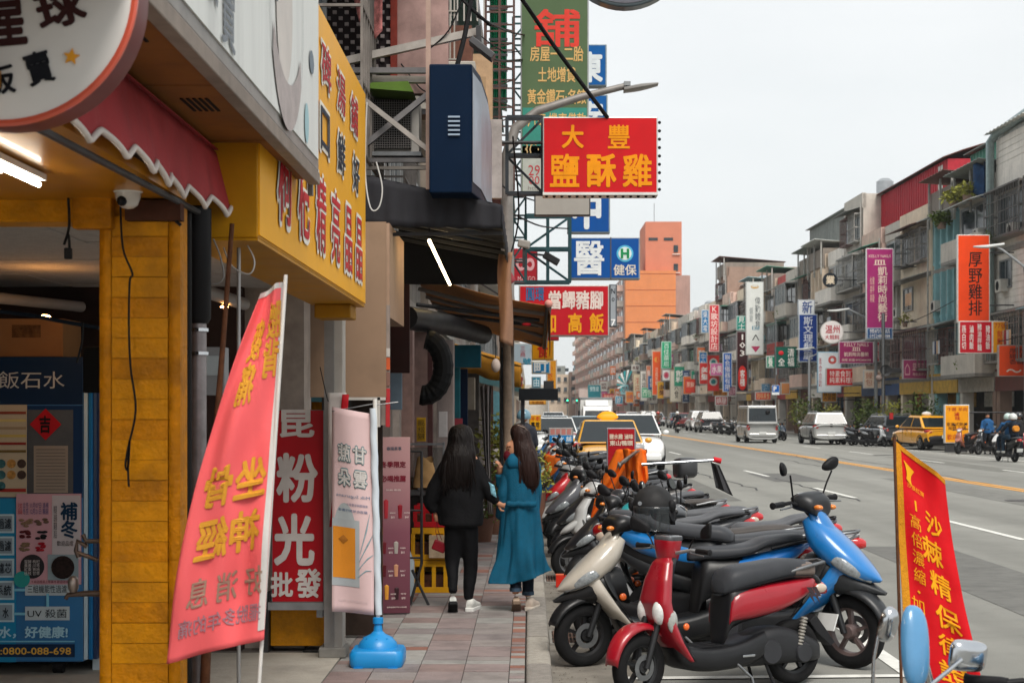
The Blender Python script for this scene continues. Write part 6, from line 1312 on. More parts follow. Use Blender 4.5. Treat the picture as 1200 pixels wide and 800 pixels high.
OR_ = mat('#d8661a', .6, var=.12, scale=6, bump=.2, bscale=30)
B().grid(coatf((722, 754), (678, 700), 527, 618, 16.4, 0), 20, 24).done('sleeve', OR_, rc, smooth=70, thick=.004)
B().grid(coatf((730, 757), (735, 760), 526, 566, 16.2, 2), 16, 14).done('body', OR_, rc, smooth=70, thick=.004)
B().grid(coatf((745, 750), (722, 727), 527, 545, 16.1, 2), 3, 8).done('reflective_band', mat('#9a9690', .4), rc, smooth=70, thick=.003)
pb_ = thing('parasol_bundle', 'long silver pole with red cap and dark cloth laid across the scooters', 'pole', (0, 0, 0))
B().tube([P(752, 544, 15.4), P(838, 539, 15.4)], .016, 10).done('pole', CHROME, pb_, smooth=60); B().tube([P(836, 538, 15.4), P(845, 540, 15.4)], .028, 10).done('red_cap', mat('#c0202a', .5), pb_, smooth=60)
B().grid(lambda u, v: P(833+(10+10*v)*u+6*v, 541+v*30+4*u, 15.4)+Vector((0, .03*math.sin(u*9), -.05*u*v)), 10, 10).done('cloth', mat('#3c3c3e', .8, var=.2), pb_, smooth=70, thick=.004)
bxr = thing('red_box', 'small red cardboard box on the gutter by the red rimmed wheel', 'box', (P(658, 684, 15.4).x, 15.4, .006)); B().box(-.055, .055, -.04, .06, 0, .12).done('carton', mat('#c42c1c', .5, var=.05), bxr, bevel=.003); B().box(-.056, .056, -.041, .061, .12, .124).done('lid', mat('#d86a4a', .5), bxr)
oj = thing('orange_jacket', 'orange jacket bundled on a scooter far along the row', 'jacket', P(650, 533, 26)); B().grid(lambda u, v: (.16*math.cos(u*6.3)*(1-.2*v)+.03*math.sin(u*20), .12*math.sin(u*6.3), -.38*v+.03*math.sin(u*14)), 24, 8).done('cloth', OR_, oj, smooth=70, thick=.004)

# luggage boxes, rags and covers that break up the row
def tail_box(t, c):
    B().loft([(-1.12, .99, 90, .13, .10), (-1.08, .98, 90, .17, .13), (-.90, .98, 90, .17, .13), (-.86, .97, 90, .13, .10)], n=16, seg=2, ex=4).done('luggage_box', mat(c, .4, coat=.3, var=.15), t, smooth=40)
tail_box(first[20.0], '#2a2b2e'); tail_box(first[28.6], '#8f9194'); tail_box(first[35.3], '#2a2b2e')
for y_, c in ((17.2, '#6f7478'), (24.0, '#b9bcbe')):
    B().grid(lambda u, v: (.42+.08*v-.03*math.cos((u-.5)*2.4), (u-.5)*.36*(1-.25*v*v), .96+.32*v), 10, 8).done('wind_screen', mat('#9aa6ac', .05, alpha=.35, var=0, coat=1), first[y_], smooth=60, thick=.004)
# ================================================================ cars
CGLASS = mat('#1c2428', .05, var=.25, scale=1.2, spec=.5); CGLASS.node_tree.nodes['Principled BSDF'].inputs['IOR'].default_value = 1.5
def car(name, label, cat, L_, W_, H_, colr, kind='sedan', light=False, group=None, metal=0, paintm=None):
    t = thing(name, label, cat, (0, 0, 0), 0, group); m = paintm or mat(colr, .28, coat=.8, var=.06, scale=2, metal=metal, dirt=.08)
    h, w = L_/2, W_/2; trim = mat('#1e1f21', .5, var=.1)
    van = kind in ('van',); suv = kind == 'suv'
    belt = H_*(.50 if van else .63 if suv else .62); r_ = .30 if not suv else .34
    if van:
        low = [(-h+.01, .62, 90, w*.93, belt-.66), (-h+.05, .58, 90, w*.98, belt-.58), (0, .56, 90, w, belt-.53), (h-.5, .56, 90, w*.98, belt-.54), (h-.1, .50, 90, w*.9, .28), (h, .45, 90, w*.8, .16)]
        gh = [(-h+.03, belt), (-h+.22, H_), (h-1.05, H_), (h-.35, belt)]
    elif suv:
        low = [(-h, .66, 90, w*.88, .26), (-h+.07, .64, 90, w*.97, belt-.63), (-.5, .62, 90, w, belt-.62), (h*.35, .62, 90, w, belt-.63), (h-.35, .58, 90, w*.96, .32), (h, .50, 90, w*.8, .16)]
        gh = [(-h+.06, belt), (-h+.42, H_), (h*.18, H_), (h*.55, belt)]
    else:
        low = [(-h, .62, 90, w*.88, .22), (-h+.08, .58, 90, w*.96, .30), (-h*.4, .56, 90, w, belt-.56), (h*.3, .56, 90, w, belt-.57), (h-.5, .53, 90, w*.97, .29), (h, .46, 90, w*.8, .15)]
        gh = [(-h+.42, belt), (-h*.42, H_-.03), (h*.12, H_), (h*.52, belt)]
    B().loft(low, n=24, seg=4, ex=4.2).done('body', m, t, smooth=45)
    B().box(-h+.15, h-.15, -w*.93, w*.93, .22, .36).done('sill', trim, t, bevel=.04)
    wr = w*.74 if not van else w*.90
    wbt = w*.955; V = []
    for (x, z) in gh:
        ww = wbt if z == belt else wr
        V += [Vector((x, -ww, z)), Vector((x, ww, z))]
    b = B().add(V, [(0, 2, 3, 1), (2, 4, 5, 3), (4, 6, 7, 5), (0, 6, 4, 2), (1, 3, 5, 7), (0, 1, 7, 6)])
    b.done('roof_shell', m, t, bevel=.05)
    def quad(nm, a, b_, c, d, u0, u1, v0, v1, off, mm=CGLASS, parent=t):
        f = lambda u, v: (a*(1-u)+b_*u)*(1-v)+(d*(1-u)+c*u)*v
        n_ = (b_-a).cross(d-a).normalized()*off
        return B().add([f(u0, v0)+n_, f(u1, v0)+n_, f(u1, v1)+n_, f(u0, v1)+n_], [(0, 1, 2, 3)]).done(nm, mm, parent, thick=.004)
    quad('rear_window', V[0], V[1], V[3], V[2], .05, .95, .10 if not van else .15, .86, -.008)
    quad('windscreen', V[6], V[7], V[5], V[4], .035, .965, .05, .93, .008)
    nw = 3 if van or suv else 2
    for (A_, B_, C_, D_, o) in ((V[0], V[6], V[4], V[2], .008), (V[1], V[7], V[5], V[3], -.008)):
        for k in range(nw): quad('side_window', A_, B_, C_, D_, .04+k*.92/nw+.02, .04+(k+1)*.92/nw-.02, .12, .84, o)
    for sx in (-1, 1):
        for sy in (-1, 1):
            x = sx*(h-.78 if not van else h-.72); wh = bpy.data.objects.new('wheel', None); COL.objects.link(wh); wh.parent = t; wh.location = (x, sy*(w-.11), r_)
            B().lathe([(.001, -.095), (r_*.62, -.1), (r_*.92, -.1), (r_, -.07), (r_, .07), (r_*.92, .1), (r_*.62, .1), (.001, .095)], 22, (0, 0, 0), 'y').done('tyre', RUBBER, wh, smooth=40)
            b = B().lathe([(.001, sy*.104), (r_*.2, sy*.104), (r_*.2, sy*.098)], 10, (0, 0, 0), 'y').lathe([(r_*.54, sy*.101), (r_*.62, sy*.101), (r_*.62, sy*.095)], 20, (0, 0, 0), 'y')
            for q in range(5): a = R(72*q); b.beam((0, sy*.101, 0), (r_*.58*math.cos(a), sy*.101, r_*.58*math.sin(a)), .05, .012)
            b.done('rim', mat('#9a9c9e', .35, metal=.8), wh)
            B().lathe([(r_*1.0, -.02), (r_*1.16, -.02), (r_*1.16, .02), (r_*1.0, .02)], 22, (x, sy*(w*.975), r_+.01), 'y', 0, 180).done('wheel_arch', trim, t)
    lh = belt-.14 if not van else .78
    for sy in (-1, 1):
        B().loft([(-h-.01, lh, 90, .06, .05 if not suv else .07, 3, sy*(w*.78)), (-h+.10, lh+.02, 90, .09, .08, 3, sy*(w*.84)), (-h+.28, lh+.03, 90, .03, .05, 3, sy*(w*.955))] if not van else [(-h-.01, .80, 90, .06, .12, 4, sy*(w*.86)), (-h+.08, .80, 90, .075, .13, 4, sy*(w*.9))], n=10, seg=2).done('tail_lamp', mat('#b3201c', .15, coat=.8, var=.1), t, smooth=50)
        B().loft([(h-.30, .68, 90, .04, .05, 3, sy*w*.86), (h-.16, .66, 90, .09, .08, 3, sy*w*.76), (h-.05, .62, 90, .07, .05, 3, sy*w*.66)], n=10, seg=2).done('headlamp', mat('#dfe2e2', .06, coat=1, var=.2), t, smooth=50)
        B().ball((h*.42 if not van else h-.75, sy*(w+.09), belt+.07), .1, 8, (.7, .9, .7)).done('wing_mirror', m if not light else trim, t, smooth=60)
        B().box(-.06, .10, sy*(w+.002)-.008, sy*(w+.002)+.008, belt-.12, belt-.09).done('door_handle', trim, t)
        for x in (-h*.22, h*.25): B().box(x-.006, x+.006, sy*w*.995-.006, sy*w*.995+.006, .40, belt).done('door_gap', trim, t)
    B().box(-h-.06, -h+.12, -w*.86, w*.86, .32, .52).done('rear_bumper', m if suv or van else trim, t, bevel=.05)
    B().box(-h-.075, -h-.06, -.19, .19, .52 if not van else .46, .66 if not van else .60).done('number_plate', mat('#d0d2d0', .5, var=.05), t)
    B().box(h-.12, h+.05, -w*.84, w*.84, .30, .50).done('front_bumper', m, t, bevel=.05); B().box(h-.03, h+.03, -.36, .36, .52, .64).done('grille', trim, t, bevel=.02)
    B().box(h+.045, h+.055, -.18, .18, .36, .47).done('number_plate', mat('#d0d2d0', .5, var=.05), t)
    if kind == 'suv':
        for sy in (-1, 1): B().tube([(-h+.5, sy*wr*.92, H_+.02), (-h+.7, sy*wr*.92, H_+.06), (h*.1, sy*wr*.92, H_+.06), (h*.2, sy*wr*.92, H_+.02)], .018, 6).done('roof_rail', GREYM, t)
    for sy in (-1,): B().tube([(-h*.5, .25*sy, H_), (-h*.5-.2, .25*sy, H_+.22)], .006, 5).done('aerial', BLACK, t)
    return t
def put(t, x, y, deg): t.location = (x, y, 0.006); t.rotation_euler = (0, 0, R(deg)); return t
TAXIY = '#e2a012'
# near lane, facing us (front points to -y)
tx = car('taxi', 'cream yellow taxi facing the camera behind the parked scooters', 'taxi', 4.3, 1.72, 1.49, '#e0a63c'); put(tx, 2.0, 39.5, -90)
B().loft([(-.14, 1.50, 90, .14, .02), (-.10, 1.56, 90, .27, .07), (0, 1.60, 90, .20, .11), (.10, 1.56, 90, .27, .07), (.14, 1.50, 90, .14, .02)], n=16, seg=3, ex=2.4).move(Matrix.Translation((-.35, 0, 0))).done('roof_lamp', mat('#f0a010', .35, var=.05), tx, smooth=50)
text('TAXI', .3, .07, mat('#7a4a10', .4), tx, (0, 0, 0), .02).matrix_local = Matrix.Translation((-.235, 0, 1.56)) @ Matrix.Rotation(R(90), 4, 'Z')
ws = car('suv', 'white SUV passing right beside the yellow taxi', 'car', 4.6, 1.85, 1.62, '#e2e3e2', 'suv'); put(ws, 2.98, 46.5, -90)
for i, (x, y, c, k, lab) in enumerate(((.95, 58, '#dcdedd', 'sedan', 'white car with a clear windscreen queueing behind the taxi on the far left'), (1.3, 80, '#c9d0d4', 'sedan', 'pale silver car farther back in the left lane'), (2.6, 72, '#a9bcc8', 'sedan', 'pale blue car beyond the taxi roof'), (1.6, 104, '#e0e0de', 'suv', 'tiny white car at the far end of the left lane'))):
    put(car('parked_car', lab, 'car', 4.3, 1.75, 1.46 if k == 'sedan' else 1.6, c, k), x, y, -90)
tk = thing('box_truck', 'white box truck coming towards the camera', 'truck', (4.1, 96, .006), R(-90)); WT = mat('#e6e6e4', .4, var=.05, coat=.3)
B().box(-3.4, .75, -.98, .98, .75, 2.42).done('cargo_box', mat('#d6d6d4', .5, var=.08, dirt=.15), tk, bevel=.03); B().box(-3.4, .8, -1.0, 1.0, 2.42, 2.5).done('box_roof', GREYM, tk)
B().prism([(.8, .45), (2.1, .45), (2.15, 1.1), (1.85, 1.95), (.8, 1.98)], -.86, .86).done('cab', WT, tk, bevel=.06); B().prism([(.8, 1.95), (1.7, 1.98), (1.1, 2.32), (.8, 2.35)], -.7, .7).done('wind_deflector', WT, tk, bevel=.05)
B().add([(2.13, -.78, 1.16), (2.13, .78, 1.16), (1.875, .7, 1.84), (1.875, -.7, 1.84)], [(0, 1, 2, 3)]).done('windscreen', CGLASS, tk, thick=.02)
for sy in (-1, 1):
    B().box(1.0, 1.7, sy*.87-.01, sy*.87+.01, 1.15, 1.8).done('side_window', CGLASS, tk); B().box(2.14, 2.18, sy*.62-.14, sy*.62+.14, .66, .86).done('headlamp', mat('#dfe2e2', .06, coat=1), tk, bevel=.02)
    B().box(1.7, 1.78, sy*1.08-.06, sy*1.08+.06, 1.2, 1.7).done('wing_mirror', BLACK, tk, bevel=.02)
    for x in (1.5, -2.2): B().lathe([(.001, -.1), (.36, -.1), (.4, -.06), (.4, .06), (.36, .1), (.001, .1)], 20, (x, sy*.82, .4), 'y').done('wheel', RUBBER, tk, smooth=40)
B().box(2.12, 2.22, -.82, .82, .36, .58).done('front_bumper', GREYM, tk, bevel=.03)
# right carriageway, seen from behind (front points to +y)
SIL = mat('#a9aaa8', .35, metal=.35, coat=.6, var=.06, dirt=.12)
vn = car('van', 'silver minivan driving away along the right carriageway', 'van', 4.5, 1.70, 1.97, '', 'van', paintm=SIL); put(vn, 12.25, 84.3, 90.6)
B().ball((-2.18, -.28, 1.62), .12, 8, (.3, 1, 1)).done('rear_mirror', BLACK, vn, smooth=60)
sv = car('suv', 'silver SUV with roof rails leaving along the far kerb', 'car', 4.5, 1.80, 1.62, '', 'suv', paintm=SIL); put(sv, 15.05, 80.2, 91)
B().ball((-2.27, 0, .98), .09, 8, (.2, 1, 1)).done('badge', BLACK, sv)
tr = car('taxi', 'bright yellow taxi parked by the far kerb, seen from behind', 'taxi', 4.4, 1.74, 1.50, '#f0a80c'); put(tr, 17.6, 69.3, 98)
B().ball((-.1, 0, 1.56), .22, 10, (.6, 1, .5)).done('roof_lamp', mat('#d9dad8', .4), tr, smooth=60)
B().loft([(-2.26, .42, 90, .6, .14), (-2.18, .44, 90, .84, .22), (-1.9, .40, 90, .86, .2)], n=14, seg=2, ex=4).done('dark_bumper', mat('#232426', .5), tr, smooth=40)
dk_ = car('parked_car', 'dark grey car parked just left of the far yellow taxi', 'car', 4.4, 1.76, 1.48, '#3c4248', 'suv'); put(dk_, 17.5, 76.5, 96)
B().box(-2.3, -2.25, .45, .62, 1.3, 1.6).done('red_flag', mat('#b83030', .5), dk_)
put(car('suv', 'black SUV parked at the far kerb with a bright rear window', 'car', 4.4, 1.8, 1.62, '#26282c', 'suv'), 13.9, 121, 91)
put(car('suv', 'white SUV in front of the black one at the far kerb', 'car', 4.4, 1.8, 1.66, '#c9c9c8', 'suv'), 14.2, 131, 91)
put(car('parked_car', 'reddish brown car beyond the white SUV at the far kerb', 'car', 4.2, 1.7, 1.5, '#7a3230', 'sedan'), 14.0, 141, 91)
put(car('parked_car', 'beige white car far down the road between the lanes', 'car', 4.4, 1.75, 1.6, '#d0ccc4', 'suv'), 11.9, 158, 91)
for i, (x, y, c) in enumerate(((14.2, 150, '#3a4a5a'), (13.6, 168, '#b9bcbe'), (13.2, 180, '#5a5c60'), (12.8, 195, '#d0d2d2'), (12.6, 214, '#8a2a2a'))):
    put(car('parked_car', ('blue grey', 'pale silver', 'mid grey', 'off white', 'dull red')[i]+' tiny car parked at the distant right kerb', 'car', 4.2, 1.72, 1.5, c), x, y, 91)
# scooters standing on the far side
def copyk(k, c1, c2, c3, lab, x, y, a, z=0.0, group='scooters parked along the far side'):
    PROTO[k]['k'] = k; t = copy_obj(PROTO[k]); t['k'] = k; t['label'] = lab; t['group'] = group; recolour(t, c1, c2, c3, '#3a3a3c'); del t['k']; del PROTO[k]['k']
    for ch in t.children:
        n_ = ch.name.split('.')[0]
    place(t, x, y, a, z); return t
fs = [(16.7, 73.4, 300, 'comm', '#a9adb0', 'light grey scooter parked left of the dark car at the far kerb'), (16.5, 75.4, 305, 'sport', '#8a8f94', 'grey covered scooter beside the light grey one at the far kerb'), (16.2, 77.6, 300, 'sport', '#5a6066', 'third grey scooter by the silver SUV'),
      (16.9, 61.5, 230, 'comm', '#9a5a48', 'brownish red scooter under the yellow standing board'), (17.5, 60.8, 215, 'comm', '#2a2b2e', 'black scooter next to the brownish one at the far kerb'), (17.9, 59.8, 210, 'sport', '#c9c9c8', 'white and red scooter left of the motorcycle rider'),
      (18.5, 58.9, 205, 'comm', '#b02830', 'red scooter behind the motorcycle rider'), (18.9, 57.0, 200, 'sport', '#2a5a8a', 'blue scooter at the right edge of the photo'), (18.6, 55.2, 205, 'comm', '#3a3c40', 'dark scooter at the right edge below the blue one'), (19.1, 59.5, 220, 'comm', '#d8dada', 'white scooter half hidden behind the rider')]
for k in range(13):
    fs.append((14.6+rnd.uniform(-.3, .3), 88+k*2.3, 300+rnd.uniform(-15, 15), rnd.choice(('comm', 'sport')), rnd.choice(('#2a2b2e', '#5a5c60', '#8a8c8e', '#1c2a3a', '#c9cbcc', '#4a1c20', '#1c6a6a')), 'small %s in the cluster between van and silver SUV, %s from the right' % ('scooter', ('first', 'second', 'third', 'fourth', 'fifth', 'sixth', 'seventh', 'eighth', 'ninth', 'tenth', 'eleventh', 'twelfth', 'last')[k])))
for (x, y, a, k, c, lab) in fs: copyk(k, c, '#26272a', c, lab, x, y, a)
# ================================================================ people
TMP = bpy.data.scenes.new('workshop')
def cat_(pts, seg=5):
    q = [tuple(p) for p in pts]; out = []
    for i in range(len(q)-1):
        p0, p1, p2, p3 = q[max(i-1, 0)], q[i], q[i+1], q[min(i+2, len(q)-1)]
        for k in range(seg):
            t = k/seg; out.append(tuple(.5*((2*b)+(c-a)*t+(2*a-5*b+4*c-d)*t*t+(3*b-a-3*c+d)*t**3) for a, b, c, d in zip(p0, p1, p2, p3)))
    out.append(q[-1]); return out
def limb(b, pts, seg=5, n=14, sx=1):
    """pts: (x, y, z, radius)"""
    q = cat_(pts, seg); return b.tube([p[:3] for p in q], [p[3] for p in q], n, sx=sx)
def stack(b, rings, seg=4, n=20, fold=None):
    """rings from bottom to top: (cx, cy, z, half_width_x, half_depth_y)"""
    q = cat_(rings, seg); o = len(b.v)
    for i, (cx, cy, z, a, d) in enumerate(q):
        for j in range(n):
            t = 2*math.pi*j/n; f = 1+(fold(t, z) if fold else 0)
            b.v.append((cx+a*f*math.cos(t), cy+d*f*math.sin(t), z))
    for i in range(len(q)-1):
        for j in range(n): b.f.append((o+i*n+j, o+i*n+(j+1) % n, o+(i+1)*n+(j+1) % n, o+(i+1)*n+j))
    b.f.append(tuple(o+j for j in range(n))[::-1]); b.f.append(tuple(o+(len(q)-1)*n+j for j in range(n))); return b
def fuse(b, voxel, name, m, parent, smooth_it=4, wrinkle=0, wsc=14):
    me = b.mesh(); o = bpy.data.objects.new('tmp', me); TMP.collection.objects.link(o)
    r_ = o.modifiers.new('r', 'REMESH'); r_.mode = 'VOXEL'; r_.voxel_size = voxel
    s_ = o.modifiers.new('s', 'SMOOTH'); s_.iterations = smooth_it; s_.factor = .5
    with bpy.context.temp_override(scene=TMP, view_layer=TMP.view_layers[0]):
        dg = bpy.context.evaluated_depsgraph_get(); ev = o.evaluated_get(dg); nm_ = bpy.data.meshes.new_from_object(ev)
    bpy.data.objects.remove(o)
    if wrinkle:
        nm_.update()
        for v in nm_.vertices:
            c = v.co; f = noise.noise((c.x*wsc*.7, c.y*wsc*.7, c.z*wsc))+.5*noise.noise((c.x*wsc*2+9, c.y*wsc*2, c.z*wsc*1.3))
            v.co = c+v.normal*f*wrinkle
    for p in nm_.polygons: p.use_smooth = True
    q = bpy.data.objects.new(name, nm_); COL.objects.link(q); nm_.materials.append(m); q.parent = parent; return q
SKIN = mat('#c08a6c', .5, var=.08, scale=12); HAIR = mat('#16100e', .42, var=.35, scale=30, bump=.7, bscale=50, stretch=(1, 1, .08)); HAIR2 = mat('#2a1a16', .38, var=.35, scale=30, bump=.7, bscale=50, stretch=(1, 1, .08))
def hand(b, w_, d, up, s_=1, curl=.5):
    """hand from wrist w_ along d with back of hand normal 'up'"""
    w_, d, up = Vector(w_), Vector(d).normalized(), Vector(up).normalized(); sd = d.cross(up).normalized()
    b.tube([w_, w_+d*.03*s_, w_+d*.075*s_], [.020*s_, .030*s_, .032*s_], 10)
    for k in range(4):
        o = w_+d*.07*s_+sd*(k-1.5)*.017*s_; ln = (.062, .072, .068, .052)[k]*s_
        p1 = o+d*ln*.45-up*curl*.01; p2 = p1+(d*(1-curl)-up*curl).normalized()*ln*.35; p3 = p2+(d*(.5-curl)-up).normalized()*ln*.25
        b.tube([o, p1, p2, p3], [.0088*s_, .0085*s_, .008*s_, .006*s_], 8)
    t0 = w_+d*.025*s_+sd*.024*s_; b.tube([t0, t0+(d+sd).normalized()*.035*s_, t0+(d*1.2+sd*.5).normalized()*.06*s_], [.011*s_, .010*s_, .007*s_], 8); return b
def shoe(parent, heel, ang, pitch, m, sole, s_=1, name='shoe'):
    M4 = Matrix.Translation(heel) @ Matrix.Rotation(R(ang), 4, 'Z') @ Matrix.Rotation(R(pitch), 4, 'X')
    b = B(); K = [(-.015, .05, .028, .035), (.03, .055, .038, .05), (.09, .05, .040, .045), (.15, .038, .045, .034), (.21, .032, .046, .028), (.25, .026, .03, .018)]
    q = cat_(K, 4); n = 16
    for (y, zc, hw, hh) in q:
        for j in range(n): t = 2*math.pi*j/n; b.v.append((hw*math.copysign(abs(math.cos(t))**.8, math.cos(t)), y, zc+hh*math.copysign(abs(math.sin(t))**.8, math.sin(t))))
    for i in range(len(q)-1):
        for j in range(n): b.f.append((i*n+j, i*n+(j+1) % n, (i+1)*n+(j+1) % n, (i+1)*n+j))
    b.f += [tuple(range(n))[::-1], tuple((len(q)-1)*n+j for j in range(n))]
    b.move(M4); sh_ = b.done(name, m, parent, smooth=70)
    sb_ = B(); rs = [(-.03, .03), (.0, .042), (.08, .042), (.16, .05), (.23, .045), (.262, .02)]
    poly = [(x, y) for y, x in rs]+[(-x, y) for y, x in rs[::-1]]; sb_.prism(poly, -.004, .03, 'z'); sb_.move(M4); sb_.done('sole', sole, sh_, bevel=.006); return sh_
k_ = 12.8/F
# ---- woman in black
wbk = thing('person', 'woman with long black hair in a black sweatshirt and black trousers walking away', 'person', (P(540, 0, 12.8).x, 12.8, .1))
def L(px, py, y=0, r_=None, cx=540): return ((px-cx)*k_, y, H-(py-480)*k_-.1)+((r_,) if r_ else ())
body = B(); ctr = L(540, 0)[0]
limb(body, [L(531, 690, -.10, .034), L(529, 655, .02, .052), L(531, 622, .0, .075)]); limb(body, [L(549, 703, .03, .030), L(552, 660, .05, .040), L(549, 622, .0, .065)])
stack(body, [(0, 0, .78, .15, .10), (0, 0, .95, .135, .095), (0, 0, 1.15, .16, .10), (0, 0, 1.26, .15, .09), (0, 0, 1.31, .06, .055)]); limb(body, [(0, 0, 1.28, .05), (0, .01, 1.36, .048)]); body.ball((0, .015, 1.42), .10, 12, (.82, .98, 1.12))
fuse(body, .014, 'body', SKIN, wbk)
BLK = mat('#121214', .85, var=.25, scale=6, bump=.2, bscale=60)
tr_ = B(); limb(tr_, [L(531, 692, -.11, .040), L(530, 676, -.05, .048), L(529, 655, .02, .068), L(532, 618, .0, .095)]); limb(tr_, [L(549, 703, .03, .038), L(551, 680, .05, .060), L(552, 658, .05, .068), L(549, 618, .0, .095)]); stack(tr_, [(0, 0, .66, .12, .09), (0, 0, .80, .165, .12), (0, 0, .92, .15, .11)])
fuse(tr_, .012, 'trousers', mat('#0d0d10', .75, var=.25, scale=6), wbk, 5, .004, 22)
sw = B(); stack(sw, [(.00, 0, .70, .19, .135), (.0, 0, .74, .205, .145), (0, 0, .95, .20, .135), (0, 0, 1.12, .195, .13), (0, 0, 1.23, .175, .11), (0, 0, 1.29, .09, .07)])
limb(sw, [L(520, 548, 0, .065), L(507, 572, -.01, .068), L(501, 588, .0, .058), L(506, 600, .03, .040)]); limb(sw, [L(560, 548, 0, .065), L(570, 566, -.02, .062), L(578, 580, -.01, .052), L(586, 589, .0, .038)])
fuse(sw, .013, 'sweatshirt', BLK, wbk, 5, .012, 9)
h1 = B(); hand(h1, L(586, 589, .0)[:3], (.9, .1, -.25), (0, -1, .2), 1.0, .5); fuse(h1, .0045, 'hand', SKIN, wbk, 2)
h2 = B(); hand(h2, L(507, 600, .03)[:3], (.35, .2, -.9), (-1, 0, 0), 1.0, .8); fuse(h2, .0045, 'hand', SKIN, wbk, 2)
p_ = L(578, 571, -.075); B().grid(lambda u, v: (p_[0]-.02+.055*u+.02*v, -.062-.012*math.sin(u*3.1), p_[2]+.05-.10*v-.03*u), 8, 8).done('sleeve_print', mat('#7fb4c4', .6, var=.7, scale=45), wbk, smooth=60, thick=.002)
def hairf(seed, amp=.07): return lambda t, z: amp*noise.noise((math.cos(t)*5+seed, math.sin(t)*5, z*1.6))+.035*math.sin(t*23+z*9+seed)*.6
b = B(); stack(b, [(-.03, -.075, .98, .055, .03), (-.035, -.10, 1.04, .12, .05), (-.03, -.11, 1.14, .155, .07), (-.01, -.085, 1.27, .145, .095), (.0, -.02, 1.37, .118, .115), (0, .005, 1.45, .108, .12), (0, .01, 1.51, .078, .085), (0, .01, 1.535, .01, .01)], seg=6, n=60, fold=hairf(3))
b.done('hair', HAIR, wbk, smooth=80)
for k in range(26):
    x = rnd.uniform(-.15, .13); b = B() if k == 0 else b; limb(b, [(x*.5, -.10, 1.36, .006), (x*.85, -.155, 1.22, .009), (x+rnd.uniform(-.02, .02), -.15, 1.08, .008), (x+rnd.uniform(-.05, .03), -.12, rnd.uniform(.93, 1.0), .002)], 4, 5)
b.done('hair_strand', HAIR, wbk, smooth=80, stuff=True)
WSH = mat('#c9c9c4', .6, var=.2, scale=30)
shoe(wbk, L(531, 706, -.13)[:2]+(.06,), 4, -38, mat('#b9bab6', .6, var=.3, scale=40), mat('#1a1a1c', .7)); shoe(wbk, L(551, 0, .0)[:2]+(.0,), -14, 0, WSH, mat('#d8d8d4', .6))
pch = thing('pouch', 'small dark red pouch hanging from the hand of the woman in black', 'bag', (P(509, 0, 12.8).x+.04, 12.82, P(0, 640, 12.8).z)); B().obox((0, 0, 0), (.11, .03, .085), Matrix.Rotation(R(22), 3, 'Y')).done('pouch', mat('#7a1420', .5, var=.15), pch, bevel=.01); B().tube([(-.01, 0, .04), (-.03, 0, .12), (-.02, 0, .22)], .003, 5).tube([(.02, 0, .05), (-.01, 0, .13), (-.02, 0, .22)], .003, 5).done('strap', mat('#7a1420', .5), pch)
# ---- woman in blue
wbl = thing('person', 'woman in a long teal blue coat and maroon face mask turning her head', 'person', (P(608, 0, 12.85).x, 12.85, .1))
def Lb(px, py, y=0, r_=None): return L(px, py, y, r_, 608)
body = B(); limb(body, [Lb(604, 694, -.08, .034), Lb(604, 670, .0, .045), Lb(604, 620, 0, .075)]); limb(body, [Lb(620, 700, .04, .034), Lb(618, 670, .04, .045), Lb(616, 620, 0, .075)])
stack(body, [(.02, 0, .75, .15, .10), (.02, 0, 1.1, .15, .095), (.03, 0, 1.24, .14, .085), (.02, 0, 1.30, .05, .05)]); limb(body, [(.02, 0, 1.27, .048), (-.005, 0, 1.36, .045)])
# head turned to her left: face looks towards -x
hc_ = Vector(Lb(606, 528, 0)[:3]); body.ball(tuple(hc_), .098, 14, (.98, .80, 1.12)); body.ball(tuple(hc_+Vector((-.055, -.0, -.045))), .055, 10, (.9, .85, .95)); body.ball(tuple(hc_+Vector((-.100, -.005, -.012))), .016, 8, (1, .8, 1.1)); body.ball(tuple(hc_+Vector((-.07, 0, .03))), .05, 8, (.7, 1, .9))
fuse(body, .009, 'body', SKIN, wbl, 3)
B().ball(tuple(hc_+Vector((-.073, -.045, .012))), .011, 8, (1, .6, .55)).done('eye', mat('#2a1a16', .2), wbl, smooth=60); B().beam(hc_+Vector((-.09, -.036, .034)), hc_+Vector((-.06, -.058, .036)), .006, .006).done('eyebrow', HAIR2, wbl)
B().ball(tuple(hc_+Vector((.012, -.078, .0))), .022, 8, (.8, .4, 1.25)).done('ear', SKIN, wbl, smooth=60)
mk = B(); mk.ball(tuple(hc_+Vector((-.070, -.004, -.048))), .062, 12, (.95, .98, .98)); mk.done('face_mask', mat('#5a1420', .75, var=.12), wbl, smooth=70); B().tube([hc_+Vector((-.06, -.062, -.03)), hc_+Vector((.0, -.078, -.005))], .003, 5).done('mask_loop', mat('#5a1420', .7), wbl)
def foldc(t, z):
    g = max(0, (1.15-z)/.8); return g*(.11*math.sin(5*t+1.2*z*4)+.09*math.sin(9*t-z*5+1)+.05*math.sin(17*t+z*7)+.14*noise.noise((math.cos(t)*1.5, math.sin(t)*1.5, z*3)))
COAT = mat('#10546f', .7, var=.22, scale=7, bump=.45, bscale=140)
b = B(); rr_ = [(.00, .0, .235, .245, .18), (.0, 0, .32, .23, .17), (.015, 0, .55, .195, .155), (.02, 0, .80, .165, .135), (.02, 0, .95, .165, .13), (.025, 0, 1.12, .175, .125), (.03, 0, 1.20, .165, .115), (.02, 0, 1.27, .11, .09), (.01, 0, 1.30, .06, .06)]
stack(b, rr_, seg=7, n=72, fold=foldc)
